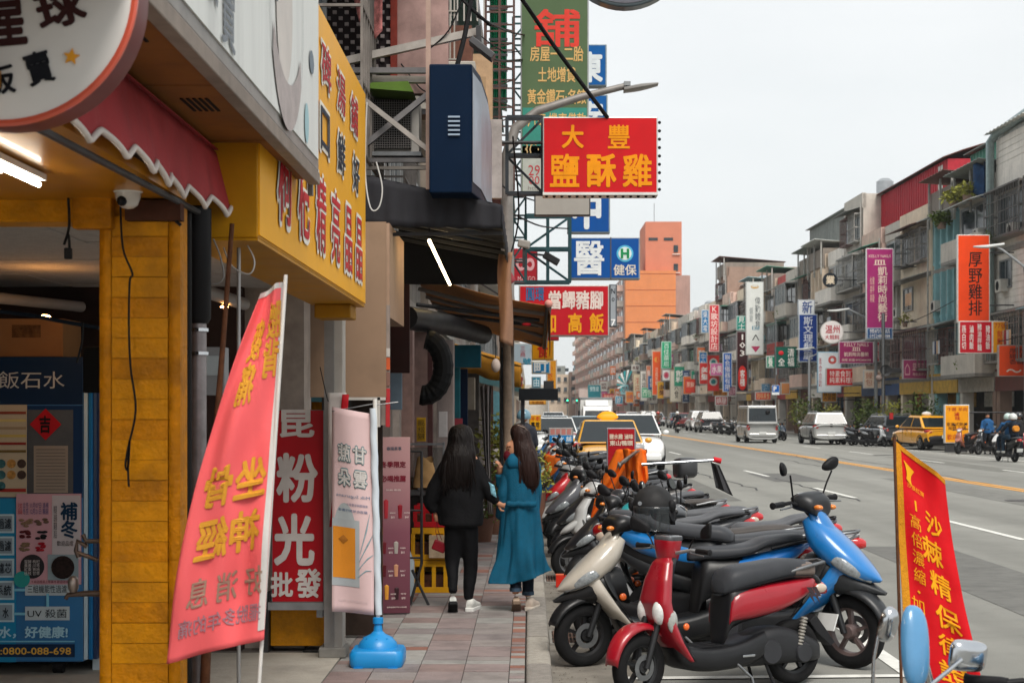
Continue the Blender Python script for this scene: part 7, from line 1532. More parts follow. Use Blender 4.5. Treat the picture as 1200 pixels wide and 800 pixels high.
ct_ = B(); ct_.v = [(x+(.10 if x > 0 else 0)*max(0, .45-z)*(1), y, z+(.09*max(0, (x+.05))/.28*max(0, (.6-z)/.4) if z < .6 else 0)) for x, y, z in b.v]; ct_.f = b.f[:-2]; ct_.done('coat', COAT, wbl, smooth=80, thick=.005)
sl1 = B(); limb(sl1, [Lb(598, 552, -.0, .062), Lb(589, 575, -.03, .062), Lb(586, 598, -.0, .055), Lb(583, 606, .05, .05)]); limb(sl1, [Lb(627, 552, 0, .062), Lb(630, 580, .02, .058), Lb(626, 603, .10, .05)])
limb(sl1, [Lb(596, 556, .02, .055), Lb(585, 570, .08, .05), Lb(583, 556, .06, .042)]); fuse(sl1, .012, 'sleeve', COAT, wbl, 4, .008, 11)
hd = B(); hand(hd, Lb(583, 556, .06)[:3], (.0, -.3, 1), (1, -.2, 0), .95, .6); fuse(hd, .0045, 'hand', SKIN, wbl, 2)
b = B(); stack(b, [(.025, -.045, 1.155, .12, .07), (.025, -.055, 1.20, .145, .085), (.02, -.04, 1.26, .13, .085), (.01, -.01, 1.30, .085, .07)], seg=5, n=36, fold=lambda t, z: .05*math.sin(7*t)); b.done('hood', mat('#125a78', .65, var=.18, scale=8), wbl, smooth=80)
tn = B(); tn.grid(lambda u, v: (-.11+.27*u, -.143-.01*math.sin(u*3.14), .86+.045*v+.004*math.sin(u*20)), 14, 2); tn.done('belt', COAT, wbl, smooth=80, thick=.008)
b = B(); stack(b, [(.10, -.07, .99, .045, .035), (.10, -.09, 1.05, .085, .05), (.085, -.085, 1.18, .105, .075), (.055, -.045, 1.31, .105, .092), (.03, -.008, 1.40, .092, .092), (.012, 0, 1.47, .088, .085), (.0, 0, 1.52, .055, .06), (0, 0, 1.537, .01, .01)], seg=6, n=56, fold=hairf(8, .06)); b.done('hair', HAIR2, wbl, smooth=80)
for k in range(20):
    x = rnd.uniform(.0, .17); b = B() if k == 0 else b; limb(b, [(x*.6+.01, -.09, 1.36, .005), (x, -.14, 1.22, .008), (x+rnd.uniform(-.02, .02), -.13, 1.08, .007), (x+rnd.uniform(-.03, .03), -.11, rnd.uniform(.95, 1.02), .002)], 4, 5)
b.done('hair_strand', HAIR2, wbl, smooth=80, stuff=True); B().tube([(-.01, -.05, 1.525), (.05, -.07, 1.505), (.075, -.05, 1.48)], .006, 6).done('hair_clip', mat('#8a7a70', .3, metal=.5), wbl)
jn = mat('#16202e', .75, var=.2, scale=20)
for (x, z, y) in ((604, 690, -.07), (620, 696, .04)):
    q = B(); limb(q, [Lb(x, z, y, .052), Lb(x, z-26, y*.5, .058)]); fuse(q, .01, 'trouser_leg', jn, wbl, 3)
    B().lathe([(.053, 0), (.056, 0), (.056, .03), (.053, .03)], 16, Lb(x, z+2, y)[:3]).done('rolled_cuff', mat('#3a4c5e', .7), wbl, smooth=50)
TSH = mat('#b8a28e', .7, var=.2, scale=30)
shoe(wbl, Lb(605, 0, -.10)[:2]+(.05,), 2, -42, TSH, mat('#6a5a4c', .8)); shoe(wbl, Lb(621, 0, .0)[:2]+(.0,), -16, 0, mat('#c4b4a6', .7, var=.15), mat('#c9bfb2', .7))

wbk.scale = (.92, .95, 1); wbl.scale = (.90, .95, 1)
# ---- riders
def rider(label, x, y, ang, coat_c, helm, z=0, pillion=False, trousers='#1c2026', on='comm', c1='#2a2b2e', lab2='', bag=None, seat_x=-.38):
    PROTO[on]['k'] = on; t = copy_obj(PROTO[on]); t['k'] = on; recolour(t, c1, '#26272a', c1, '#2b2c2e'); del t['k']; del PROTO[on]['k']
    t['label'] = lab2; t['group'] = 'scooters being ridden'; place(t, x, y, ang, z, lean=0)
    r_ = thing('person', label, 'person', t.location, t.rotation_euler.z, 'riders on the road')
    cm_ = mat(coat_c, .7, var=.2, scale=8); tm_ = mat(trousers, .7, var=.2)
    b = B(); s_x = seat_x
    limb(b, [(s_x, 0, .86, .13), (s_x+.02, 0, 1.05, .14), (s_x+.05, 0, 1.28, .15), (s_x+.07, 0, 1.38, .07)], sx=1.25)
    for sy in (-1, 1): limb(b, [(s_x+.05, sy*.19, 1.32, .06), (s_x+.18, sy*.26, 1.12, .055), (s_x+.42, sy*.26, 1.02, .045)])
    fuse(b, .025, 'jacket', cm_, r_, 3, .01, 9)
    b = B()
    for sy in (-1, 1): limb(b, [(s_x, sy*.10, .84, .10), (s_x+.40, sy*.17, .80, .08), (s_x+.45, sy*.17, .50, .06), (s_x+.42, sy*.17, .36, .05)])
    fuse(b, .025, 'trousers', tm_, r_, 3)
    for sy in (-1, 1): B().ball((s_x+.46, sy*.17, .33), .06, 8, (2, .9, .8)).done('shoe', WSH, r_, smooth=60); B().ball((s_x+.62 if False else s_x+.46, sy*.26, 1.01), .045, 8, (1.2, .9, .8)).done('hand', SKIN, r_, smooth=60)
    B().ball((s_x+.09, 0, 1.49), .10, 10, (1, .85, 1.1)).done('head', SKIN, r_, smooth=60); hb = hel(B(), .145, -.45, 18); hb.move(Matrix.Translation((s_x+.08, 0, 1.50))).done('helmet', mat(helm, .25, coat=.8, var=.05), r_, smooth=70)
    if bag: B().loft([(s_x-.22, 1.12, 90, .10, .08), (s_x-.14, 1.12, 90, .13, .11)], n=12, seg=2).done('waist_bag', mat(bag, .6), r_, smooth=50)
    return r_
z5 = 0
rider('rider in a navy jacket and white helmet on the road at the right edge', 16.05, 53.4, 98, '#1c2430', '#c9ccc9', on='comm', lab2='black scooter carrying two people at the right edge of the road', bag='#c9822c', trousers='#24384a', seat_x=-.55)
q_ = rider('front rider in a blue jacket with pale green helmet at the right edge', 16.05, 53.4, 98, '#2c5a86', '#b9cfc8', lab2='tmp', trousers='#1c2a3a', seat_x=-.18)
for o in [o for o in bpy.data.objects if o.get('label') == 'tmp' and o.name.startswith('scooter')]:
    def kill(o):
        for c in list(o.children): kill(c)
        bpy.data.objects.remove(o)
    kill(o)
rider('distant rider in a brown jacket riding away between the lanes', 9.9, 121, 91, '#5a4438', '#a83428', lab2='dark blue scooter of the distant rider in brown', c1='#1c3a6a')
rider('distant rider in black with a white helmet riding away', 11.2, 119, 91, '#1c1e22', '#d8d8d4', lab2='red scooter of the distant rider in black', c1='#a01c20')
# bystanders
def stander(label, x, y, ang, c, hc, helm=None, hgt=1.65, z=.1):
    r_ = thing('person', label, 'person', (x, y, z), R(ang), 'bystanders'); s_ = hgt/1.65; b = B()
    limb(b, [(0, 0, .82*s_, .13), (0, 0, 1.1*s_, .14), (0, 0, 1.32*s_, .14), (0, 0, 1.40*s_, .06)], sx=1.2)
    for sx in (-1, 1): limb(b, [(sx*.17, 0, 1.32*s_, .055), (sx*.23, .02, 1.08*s_, .05), (sx*.22, .10, .86*s_, .04)])
    fuse(b, .025, 'jacket', mat(c, .7, var=.2, scale=8), r_, 3, .01, 9); b = B()
    for sx in (-1, 1): limb(b, [(sx*.09, 0, .86*s_, .09), (sx*.10, .02, .48*s_, .065), (sx*.10, 0, .08, .045)])
    fuse(b, .025, 'trousers', mat('#20242c', .7, var=.2), r_, 3)
    for sx in (-1, 1): B().ball((sx*.10, .05, .04), .05, 8, (.9, 2.2, .8)).done('shoe', BLACK, r_, smooth=60); B().ball((sx*.22, .12, .82*s_), .04, 8).done('hand', SKIN, r_, smooth=60)
    B().ball((0, 0, 1.52*s_), .10, 10, (.85, 1, 1.12)).done('head', SKIN, r_, smooth=60)
    if helm: hel(B(), .14, -.4, 16).move(Matrix.Translation((0, 0, 1.53*s_))).done('helmet', mat(helm, .25, coat=.8, var=.05), r_, smooth=70)
    else: B().ball((0, -.01, 1.55*s_), .108, 10, (.9, 1, 1.05)).done('hair', HAIR, r_, smooth=60)
    return r_
stander('person in a grey blue helmet standing by the kerb beyond the worn pole', -.10, 30, 0, '#3a3c44', '#16100e', '#6f97a8')
stander('person in a dark jacket and black helmet among scooters at the right edge', 18.2, 58.0, 200, '#2c2a2a', '#16100e', '#26282c', z=0)
stander('person in an ochre vest at the very right edge of the photo', 18.9, 57.4, 180, '#a8862c', '#16100e', None, z=0)
stander('person in a blue jacket standing left of the two riders', 18.2, 62.0, 170, '#2a5a8a', '#16100e', None, z=0)

bpy.data.scenes.remove(TMP)
# ================================================================ right side of the street
FR = 22.6; RA = R(1.066)
def rx(y, off=0): return FR+off+RDX*y
UW = bpy.data.meshes.new_from_object
cgb = B()
for k in range(15): cgb.box(-.5+k/14-.005, -.5+k/14+.005, -.5, -.48, -.5, .5)
for k in range(5): cgb.box(-.5, .5, -.505, -.475, -.5+k/4-.008, -.5+k/4+.008)
for sx in (-.5, .48):
    for k in range(4): cgb.box(sx, sx+.02, -.5+k*.14, -.49+k*.14, -.5, .5)
    cgb.box(sx, sx+.02, -.5, 0, -.02, .02).box(sx, sx+.02, -.5, 0, .48, .5).box(sx, sx+.02, -.5, 0, -.5, -.48)
cgb.box(-.5, .5, -.5, 0, .5, .53).box(-.5, .5, -.5, 0, -.53, -.5); CAGE = cgb.mesh()
ACB = B().box(-.4, .4, -.35, 0, -.28, .28).mesh(); FAN = B().disc((-.08, -.36, 0), .21, .01, 'y', 14).mesh()
POTM = B().lathe([(.001, 0), (.12, 0), (.16, .25), (.001, .25)], 10).mesh(); lf = leafmass(B(), (0, 0, .45), .38, 110, .16, random.Random(5)).mesh()
SLAB = B().box(-.5, .5, -1, 0, -.5, .5).mesh()
WALLS = {k: mat(c, .85, var=.16, scale=1.2, streak=.26, dirt=.12) for k, c in dict(white='#e8e2d8', beige='#dcc8b2', grey='#c4beb4', dark='#8a8178', pink='#dbbcae', cream='#e8d8c0', teal='#8cb8bc', brown='#9a8274', green='#9fb09c', red='#b05450').items()}
ACM = mat('#c4c1b8', .5, var=.15, dirt=.35); SHEDS = {k: mat(c, .6, var=.15, scale=2, streak=.35, dirt=.25) for k, c in dict(red='#b0303c', grey='#8e928e', white='#c9ccc8', green='#4f8a78', brown='#6a4a42', blue='#8fb0b8').items()}
BARS = [mat(c, .6, metal=.2, var=.3, dirt=.3) for c in ('#8a8680', '#5c5854', '#a8a6a0', '#70504a')]
rr = random.Random(77)
def roof_shed(t, w, z, kind, colr, back=2.2, depth=6, hgt=1.25):
    m = SHEDS[colr]; d0 = -.3 if kind == 'front' else back
    B().box(d0+.1, d0+depth, .05, w-.05, z, z+hgt).done('rooftop_room', m if kind != 'front' else WALLS['dark'], t)
    b = B(); n = max(6, int(w/.25))
    b.grid(lambda u, v: (d0-.5+(depth+.7)*u, w*v*1.02-.02, z+hgt+.06+(.55-.55*u if kind == 'front' else .5*math.sin(u*3.14))+.03*math.sin(v*n*3.14)), 6, n*2); b.done('roof_sheet', m, t, thick=.03)
    if kind == 'front':
        for y in (.15, w/2, w-.15): B().box(-.35, -.25, y-.05, y+.05, z-.6, z+hgt+.5).done('roof_post', BARS[2], t)
def house(y, w, wall, floors, styles, label, shed=None, fl_h=2.75, g_h=3.35, detail=2, out=0, sign=None):
    t = thing('shophouse', label, 'building', (rx(y, -out), y, 0), RA, 'shophouses along the right side of the street')
    top = g_h+floors*fl_h; wm = WALLS[wall]
    B().box(0, 11, 0, w-.03, g_h, top+.9).done('wall', wm, t)
    B().box(3.2, 11, 0, w-.03, .1, g_h).done('arcade_back', mat(rr.choice(('#3a3430', '#2c3238', '#4a4038')), .8, var=.6, scale=1.5), t)
    for yy in (.0, w-.5): B().box(0, .55, yy, yy+.45, .1, g_h).done('pillar', WALLS[rr.choice(('grey', 'beige', 'brown', 'white', wall))], t)
    B().box(-.08, .06, .02, w-.05, g_h-.75, g_h+.25).done('fascia', mat(rr.choice(('#b8b2a8', '#a02830', '#3a5a8a', '#c9a040', '#8a8680', '#d8d4cc', '#6a3a34')), .5, var=.3, scale=3, dirt=.3), t)
    for k in range(rr.randint(0, 2)): B().box(1.0+k, 1.05+k, .6, w-.7, 1.9, 2.6).done('hanging_board', mat(rr.choice(('#c0392f', '#2f6a9a', '#d8a030', '#d8d4cc')), .5, var=.4, scale=5), t)
    for f in range(floors):
        z = g_h+f*fl_h; st_ = styles[f % len(styles)]
        B().box(-.10, .02, 0, w-.03, z-.10, z+.12).done('floor_band', CONC if detail > 1 else wm, t)
        if st_ == 'win':
            for k in range(2):
                yc = w*(.27+.46*k); window(t, (-.02, yc, z+1.65), w*.34, 1.35, R(-90), pane=rr.choice((PANE, PANE2)))
                if rr.random() < .6: piece(CAGE, 'window_cage', rr.choice(BARS), t, (0, yc, z+1.6), (w*.38, .9, 1.7), R(-90))['kind'] = 'stuff'
        elif st_ == 'bal':
            B().box(-.95, 0, .03, w-.06, z-.08, z+.08).done('balcony_floor', CONC, t)
            B().box(-.95, -.85, .03, w-.06, z+.08, z+1.0).done('balcony_parapet', WALLS[rr.choice((wall, 'beige', 'grey', 'white', 'pink'))], t)
            for yy in (.03, w-.12): B().box(-.85, 0, yy, yy+.06, z+.08, z+1.0).done('balcony_side', wm, t)
            window(t, (-.02, w*.5, z+1.5), w*.8, 2.1, R(-90), pane=PANE)
            if rr.random() < .55:
                for k in range(3): window(t, (-.90, w*(.2+.3*k), z+1.75), w*.28, 1.4, R(-90), pane=PANE2)
                B().box(-1.0, 0, 0, w-.03, z+2.5, z+2.58).done('balcony_roof', SHEDS[rr.choice(('grey', 'white', 'green'))], t)
        elif st_ == 'fin':
            for k in range(4): B().box(-.25, .0, w*k/4, w*k/4+.16, z+.1, z+fl_h-.1).done('fin', wm, t)
            for k in range(4): window(t, (-.02, w*(k+.5)/4+.06, z+1.55), w*.18, 2.2, R(-90), frame=wm, pane=rr.choice((mat('#8e9494', .4, var=.1), mat('#7fa6aa', .4, var=.1))))
        elif st_ == 'cage':
            B().box(-.6, 0, .1, w-.15, z+.45, z+.55).done('cage_floor', CONC, t)
            piece(CAGE, 'window_cage', rr.choice(BARS), t, (0, w*.5, z+1.6), (w*.92, 1.3, 2.1), R(-90))['kind'] = 'stuff'
            window(t, (-.02, w*.5, z+1.6), w*.8, 1.7, R(-90))
        elif st_ == 'blank':
            window(t, (-.02, w*.72, z+1.7), w*.3, 1.2, R(-90))
        q = rr.random()
        if q < .6 and detail:
            a = piece(ACB, 'air_conditioner', ACM, t, (-.02, w*rr.uniform(.15, .85), z+rr.uniform(.7, 1.2)), (1, 1, 1), R(-90)); piece(FAN, 'fan', DARK, a)
        if rr.random() < .35: B().obox((-.5, w*.5, z+2.75), (1.1, w*.85, .04), Matrix.Rotation(R(-16), 3, 'Y')).done('sun_awning', SHEDS[rr.choice(('grey', 'white', 'green', 'red', 'blue', 'brown'))], t)
        if rr.random() < .3 and st_ != 'fin':
            p_ = piece(POTM, 'flower_pot', WALLS['brown'], t, (-.7, w*rr.uniform(.2, .8), z+.1)); piece(lf, 'foliage', LEAVES[rr.randint(0, 2)], p_)
        if rr.random() < .4:
            for k in range(4): B().box(-.72, -.70, w*.2+k*.32, w*.2+k*.32+.24, z+1.2, z+1.85).done('laundry', mat(rr.choice(('#c9ccd0', '#3a4a6a', '#a84048', '#6a8a8a', '#d0b090')), .8), t)
    B().box(-.05, .2, 0, w-.03, top, top+.95).done('roof_parapet', wm, t)
    B().tube([(-.14, .12, g_h), (-.14, .12, top+.3)], .05, 6).done('drain_pipe', BARS[2], t)
    if shed: roof_shed(t, w, top+(.1 if shed[0] == 'front' else .6), shed[0], shed[1], **(shed[2] if len(shed) > 2 else {}))
    else:
        if rr.random() < .7: B().lathe([(.001, 0), (.55, 0), (.55, 1.1), (.3, 1.3), (.001, 1.35)], 14, (2, w*.5, top+.9)).done('water_tank', mat('#a9adb0', .3, metal=.7), t, smooth=40)
    return t
near = [ # y0, width, wall, floors, styles, shed, label
 (60.5, 5.3, 'beige', 3, ('cage', 'win', 'cage'), None, 'house at the right edge of the photo, half cut off'),
 (65.9, 5.2, 'white', 3, ('cage', 'blank', 'cage'), ('set', 'white', dict(back=-.05, depth=8, hgt=2.0)), 'white tiled house with a thick grey pipe at the right edge'),
 (71.2, 5.6, 'grey', 3, ('bal', 'fin', 'bal'), ('front', 'grey', dict(hgt=.9)), 'house with a plant filled open top balcony and pale fins behind the orange sign'),
 (76.9, 4.4, 'teal', 3, ('win', 'fin', 'fin'), ('front', 'brown'), 'house with turquoise panels left of the orange sign'),
 (81.4, 6.2, 'cream', 3, ('cage', 'blank', 'win'), None, 'cream wall house right of the tall magenta sign'),
 (87.7, 4.6, 'grey', 3, ('cage', 'fin', 'bal'), None, 'house with a small red roof edge behind the tall magenta sign'),
 (92.4, 5.0, 'pink', 3, ('bal', 'cage', 'win'), ('set', 'blue'), 'house with red mullioned windows behind the round dark sign'),
 (97.5, 5.2, 'grey', 4, ('win', 'bal', 'cage', 'win'), None, 'taller grey clad house with a corrugated top'),
 (102.8, 5.2, 'white', 3, ('bal', 'win', 'bal'), ('set', 'grey'), 'pale house behind the tall navy sign'),
 (108.1, 5.0, 'beige', 3, ('win', 'bal', 'fin'), ('front', 'white'), 'beige house with posts under its roof, left of the navy sign'),
 (113.2, 5.0, 'pink', 3, ('bal', 'bal', 'win'), ('front', 'grey'), 'pinkish house with stacked balconies right of the white tall sign'),
 (118.3, 4.8, 'grey', 3, ('cage', 'win', 'bal'), ('set', 'green'), 'grey house behind the white tall sign'),
 (123.2, 5.0, 'red', 3, ('win', 'bal', 'win'), None, 'dull red house left of the white tall sign'),
 (128.3, 5.2, 'beige', 3, ('bal', 'cage', 'bal'), ('front', 'green'), 'beige house with a teal roof corner'),
 (133.6, 5.0, 'cream', 3, ('fin', 'bal', 'win'), ('set', 'white'), 'cream house above the dark numbered sign'),
 (138.7, 5.4, 'grey', 3, ('win', 'win', 'cage'), ('front', 'blue'), 'grey house with a drooping roof corner'),
]
for i, (y, w_, wl, fl, sty, shd, lab) in enumerate(near): house(y, w_, wl, fl, sty, lab, shd, out=rr.uniform(-.25, .25) if i > 3 else 0, detail=2)
y = 144.2; on = ('first', 'second', 'third', 'fourth', 'fifth', 'sixth', 'seventh', 'eighth', 'ninth', 'tenth', 'eleventh', 'twelfth', 'thirteenth', 'fourteenth', 'fifteenth', 'sixteenth', 'seventeenth', 'eighteenth', 'nineteenth', 'twentieth', 'next to last', 'last', 'hidden')
k = 0
while y < 276:
    w_ = rr.uniform(5.2, 6.8); wl = rr.choice(('beige', 'grey', 'white', 'pink', 'cream', 'brown'))
    house(y, w_-.1, wl, 3+(rr.random() < .12), (rr.choice(('bal', 'win')), rr.choice(('bal', 'cage', 'fin')), rr.choice(('bal', 'win'))), 'small distant %s shophouse, %s before the orange tower' % (wl, on[k]), rr.choice((None, ('front', rr.choice(('grey', 'brown', 'white'))), ('set', rr.choice(('red', 'green', 'grey'))))), detail=0, out=rr.uniform(-.4, .4), fl_h=2.95); y += w_; k += 1
# the red and grey roof sheds standing back
def shedrow(lab, y0, y1, x0, x1, z0, z1, c, rise=1.0):
    t = thing('roof_shed', lab, 'shed', (rx(y0), y0, 0), RA); n = 40
    B().box(x0, x1, 0, y1-y0, z0, z1).done('wall', SHEDS[c], t)
    for k in range(int((y1-y0)/.5)): brick('rib', SHEDS[c], t, (x0-.02, .25+k*.5, (z0+z1)/2), (.04, .05, z1-z0))
    B().grid(lambda u, v: (x0-.3+(x1-x0+.6)*u, (y1-y0+.4)*v-.2, z1+.05+rise*math.sin(u*3.14)), 8, 4).done('roof_sheet', SHEDS['brown' if c == 'red' else 'grey'], t, thick=.05); B().box(x0-.03, x0, .8, 1.7, z0+.3, z1-.2).done('door', SHEDS['white'], t); return t
shedrow('big red corrugated shed with a brown roof on the skyline', 83, 105, 1.2, 9, 11, 15.1, 'red'); shedrow('grey corrugated block on the skyline left of the red shed', 106, 121, 1.4, 9, 11, 15.6, 'grey', .2); shedrow('pale olive roof house on the skyline above the balcony', 73, 79, 1.2, 8, 12, 14.6, 'green', .5)
# near right details: thick duct, tarp, balcony plants, cages
pp = thing('exhaust_pipe', 'thick grey exhaust pipe climbing the white tiled house', 'pipe', (0, 0, 0)); B().tube([(rx(71)-.35, 70.9, 4), (rx(71)-.35, 70.9, 13.9), (rx(70)-.2, 70.4, 14.25), (rx(69)-.1, 69, 14.35), (rx(66)-.1, 66, 14.5)], .19, 12).done('duct', mat('#8fa0a0', .4, metal=.4, var=.2, streak=.3), pp, smooth=60)
ht = bpy.data.objects['shophouse.001']
for j in range(36):
    z = 3.7+j*.29
    brick('tile', WALLS['white'], ht, (-.012, 2.6, z), (.03, 5.1, .27))
for i, (y_, z) in enumerate(((73, 11.7), (75.2, 11.7), (77.3, 10.9))):
    t = thing('balcony_plant', ('grassy potted plant on the open top balcony, right one', 'grassy potted plant on the open top balcony beside the post', 'hanging grassy plant at the balcony corner over the turquoise panels')[i], 'plant', (rx(y_)-.75, y_, z)); leafmass(B(), (0, 0, .3), .55, 320, .25, random.Random(i), (1, 1, .7)).done('foliage', LEAVES[(2, 2, 0)[i]], t, stuff=True)
    B().lathe([(.001, -.2), (.2, -.2), (.25, .1), (.001, .1)], 10).done('pot', WALLS['brown'], t)
tag(B().grid(lambda u, v: (rx(72.5)-.4+.2*math.sin(u*7), 71.6+1.5*u, 13.2-1.5*v-.2*math.sin(u*6)), 10, 8).done('blue_tarp', mat('#1c4068', .6, var=.6, scale=3), smooth=60, thick=.01), 'dark blue patterned tarp hanging in the open top balcony', 'tarp')
# ---- signs on the right: px box, colour, items, label, frame
RG = 'signs projecting from the right side'
def rsign(x0, y0, x1, y1, c, items, lab, frame='#c9c9c6', Y=None, off=21.2, d=.22, cat='sign', extra=None, name='projecting_sign', res=1):
    items = [it[:6]+((it[6]*.6 if len(it) > 6 else .012),) for it in items]
    Y = Y or min(330, F*off/(x1-586))
    s_ = psign(name, lab, x0, y0, x1, y1, Y, c, items, d=d, frame=frame, group=RG, extra=extra, cat=cat, res=res, fw=S(1.0, Y), streak=.06)
    h_ = S(y1-y0, Y); w_ = S(x1-x0, Y); xr = rx(Y)-s_.location.x
    if xr > w_/2+.1:
        for zz in (.3, -.3): B().tube([(w_/2, 0, h_*zz), (xr, 0, h_*zz)], .03, 5).done('bracket', IRON, s_)
    return s_
Wt, Bk, Yl, Rd = '#ece8e2', '#1c1816', '#e8b43a', '#c02430'
rsign(1122, 275, 1160, 378, '#e8481a', [('厚\n野\n雞\n排', .55, .56, .42, .72, Bk, .02)], 'tall orange sign with four black characters at the right', '#e0ddd6', Y=68.5, res=2)
rsign(1124, 376, 1163, 414, '#c01828', [('燕\n白\n切', .14, .5, .13, .74, Wt, .02), ('滷\n肉\n飯', .37, .5, .13, .74, Wt, .02), ('豬\n油\n拌\n麵', .61, .5, .13, .84, Wt, .02), ('豬\n油\n飯', .86, .5, .13, .74, Wt, .02)], 'red sign with white dish names right below the tall orange sign', '#e8e6e0', Y=68.0, res=2)
rsign(1163, 376, 1182, 414, '#e89c14', [('77號', .5, .14, .75, .2, '#c8401c', .015), ('飯\n麵\n館', .5, .62, .45, .66, '#c8401c', .02)], 'yellow panel with orange characters right of the dish names', '#e8e6e0', Y=68.0, res=2)
rsign(1170, 404, 1206, 441, '#e04a1c', [('厚野\n雞排\n香酥', .6, .36, .5, .5, '#2a1c18', .01), ('～', .5, .82, .5, .12, '#e8d8c8', .02)], 'orange sign with small black writing at the right edge', '#a8a49c', Y=66.5, res=2)
rsign(1015, 291, 1047, 398, '#a02c6c', [('KELLY NAILS', .5, .085, .8, .03, '#e8d0c0', .01), ('皿', .5, .155, .45, .055, '#e8d0c0', .03), ('凱\n莉\n時\n尚\n藝\n術', .60, .50, .36, .60, '#e8cfc0', .03), ('紋繡\n美甲\n美睫', .22, .45, .16, .28, '#e0b8a8', .01), ('預約電話', .5, .905, .76, .045, Wt, .015)], 'tall magenta beauty sign with cream characters and a navy foot', '#d8d4d4', res=2)
t = rsign(1016, 384, 1046, 397, '#1c4a7c', [('預約電話', .5, .3, .8, .38, Wt, .015), ('0952486388', .5, .74, .8, .34, Wt, .01)], 'navy phone number panel at the foot of the magenta sign', '#a9b8c8', Y=F*21.2/(1047-586)-.15, d=.05)
rsign(983, 400, 1024, 426, '#962c60', [('KELLY NAILS', .5, .14, .7, .16, '#e8d0c0', .01), ('皿', .5, .34, .25, .17, '#e8d0c0', .02), ('凱莉時尚藝術', .5, .58, .7, .2, '#e8d0c0', .02), ('美睫 紋繡 0952486388', .5, .83, .84, .12, '#e8d0c0', .01)], 'small wide magenta beauty sign', '#c8b8c0', Y=92, res=2)
rsign(1058, 421, 1096, 444, '#a03a68', [('⌂', .14, .5, .16, .6, '#d8a0a8', .02), ('皿皿皿皿', .56, .38, .52, .36, '#e8c0b8', .02), ('時尚美甲沙龍', .56, .76, .5, .18, '#e8c0b8', .01)], 'magenta pink shop sign over the arcade right of the loudspeaker pole', '#b8b0b0', Y=82)
def disc_sign(lab, cx, cy, r_, Y, c, items, rim='#c8c4c0'):
    t = thing('round_sign', lab, 'sign', P(cx, cy, Y), 0, RG); q = S(r_, Y); B().disc((0, 0, 0), q, .2, 'y', 36).done('rim', mat(rim, .5), t, smooth=30); B().disc((0, -.01, 0), q*.93, .01, 'y', 36).done('face_panel', mat(c, .4, var=.05, dirt=.1), t)
    for it in items: text(it[0], it[3]*2*q, it[4]*2*q, ink(it[5]), t, ((it[1]-.5)*2*q, -.016, (.5-it[2])*2*q), it[6], 2)
    B().tube([(q, .1, 0), (rx(Y)-t.location.x, .1, 0)], .04, 6).done('bracket', IRON, t); return t
disc_sign('round white sign with red characters above the navy sign', 975, 389, 13.5, 94, '#e2dcda', [('温州', .52, .38, .62, .36, '#b02838', .02), ('大餛飩', .5, .72, .62, .2, '#b02838', .015)])
disc_sign('round dark sign with one cream character hung high', 973, 328, 8.5, 97, '#23282e', [('業', .5, .5, .6, .6, '#d8c8b0', .03)], '#2a2c30')
rsign(936, 368, 958, 424, '#143a86', [('斯\n文\n理\n髮\n廳', .5, .5, .5, .9, '#d8dce4', .02)], 'tall navy blue barber sign with white brush characters', '#c4ccd4', res=2)
rsign(935, 351, 955, 369, '#dfe2e4', [('新', .55, .5, .6, .8, '#2a4a8a', .03)], 'white and blue sign panel on top of the tall navy one', '#a8b0b8', Y=107)
def hz_(root, w, h, d): root.location.y -= .0; B().ball((-.22*w, -d/2-.03, .2*h), .1*w, 8, (1.2, .2, 1)).done('heart_emblem', ink('#d02c34'), root, smooth=60)
rsign(908, 406, 934, 431, '#0f5a4c', [('清\n福', .72, .5, .3, .84, Wt, .02), ('全', .3, .72, .3, .36, Wt, .02)], 'dark green sign with a red heart and white characters', '#1c4a40', Y=112, extra=hz_)
rsign(898, 417, 938, 431, '#1a8468', [('養', .12, .5, .14, .8, Wt, .02), ('茶', .9, .5, .14, .8, Wt, .02)], 'wider green sign half behind the one with the red heart', '#c4d0c8', Y=114)
rsign(874, 330, 895, 416, '#d9dcd8', [('偉\n勤\n體\n育', .66, .42, .3, .42, '#3a444a', .015), ('健康\n運動', .3, .45, .18, .2, '#6a7478', .01), ('◒', .5, .07, .45, .05, '#c8a060', .02), ('⋀', .55, .76, .4, .08, '#2a2c30', .04), ('▼', .55, .92, .5, .08, '#b03860', .02), ('ᗒ', .55, .63, .4, .05, '#1c7a94', .02)], 'tall white sign with grey characters and coloured emblems', '#b8bcb8', Y=125)
rsign(863, 370, 875, 387, '#1a8a7c', [('見\n士', .5, .5, .6, .84, Wt, .02)], 'small teal sign on top of the dark numbered sign', '#a8c0b8', Y=132)
def lant(root, w, h, d): B().loft([(0, -.42*h, 90, .1, .01), (0, -.25*h, 90, .1, .01)], n=4, seg=1).done('lantern_base', ink('#d02c28'), root); B().prism([(.36*w*math.cos(a)*1.0, -.27*h+.2*h*math.copysign(abs(math.sin(a))**.7, math.sin(a))) for a in [6.283*k/24 for k in range(24)]], -d/2-.03, -d/2-.012).done('lantern_picture', ink('#d0241c'), root); text('客\n棧', .42*w, .27*h, ink(Wt), root, (0, -d/2-.035, -.27*h), .02)
rsign(863, 388, 877, 459, '#3c1c20', [('1\n0\n3', .5, .23, .5, .36, Wt, .02)], 'tall dark maroon sign numbered 103 with a red lantern', '#8a8484', Y=131, extra=lant)
rsign(847, 413, 858, 459, '#1a5cb0', [('聯\n合\n儀\n器\n有\n限', .5, .5, .6, .9, Wt, .015)], 'blue sign with white characters left of the maroon one', '#c8d0d8', Y=140)
rsign(831, 357, 843, 412, '#c8303a', [('K\n歌\n坊\n設\n計\n店', .5, .5, .7, .92, '#f0d8d0', .02)], 'tall red sign with white letter K at its top', '#d8b8b4', Y=150)
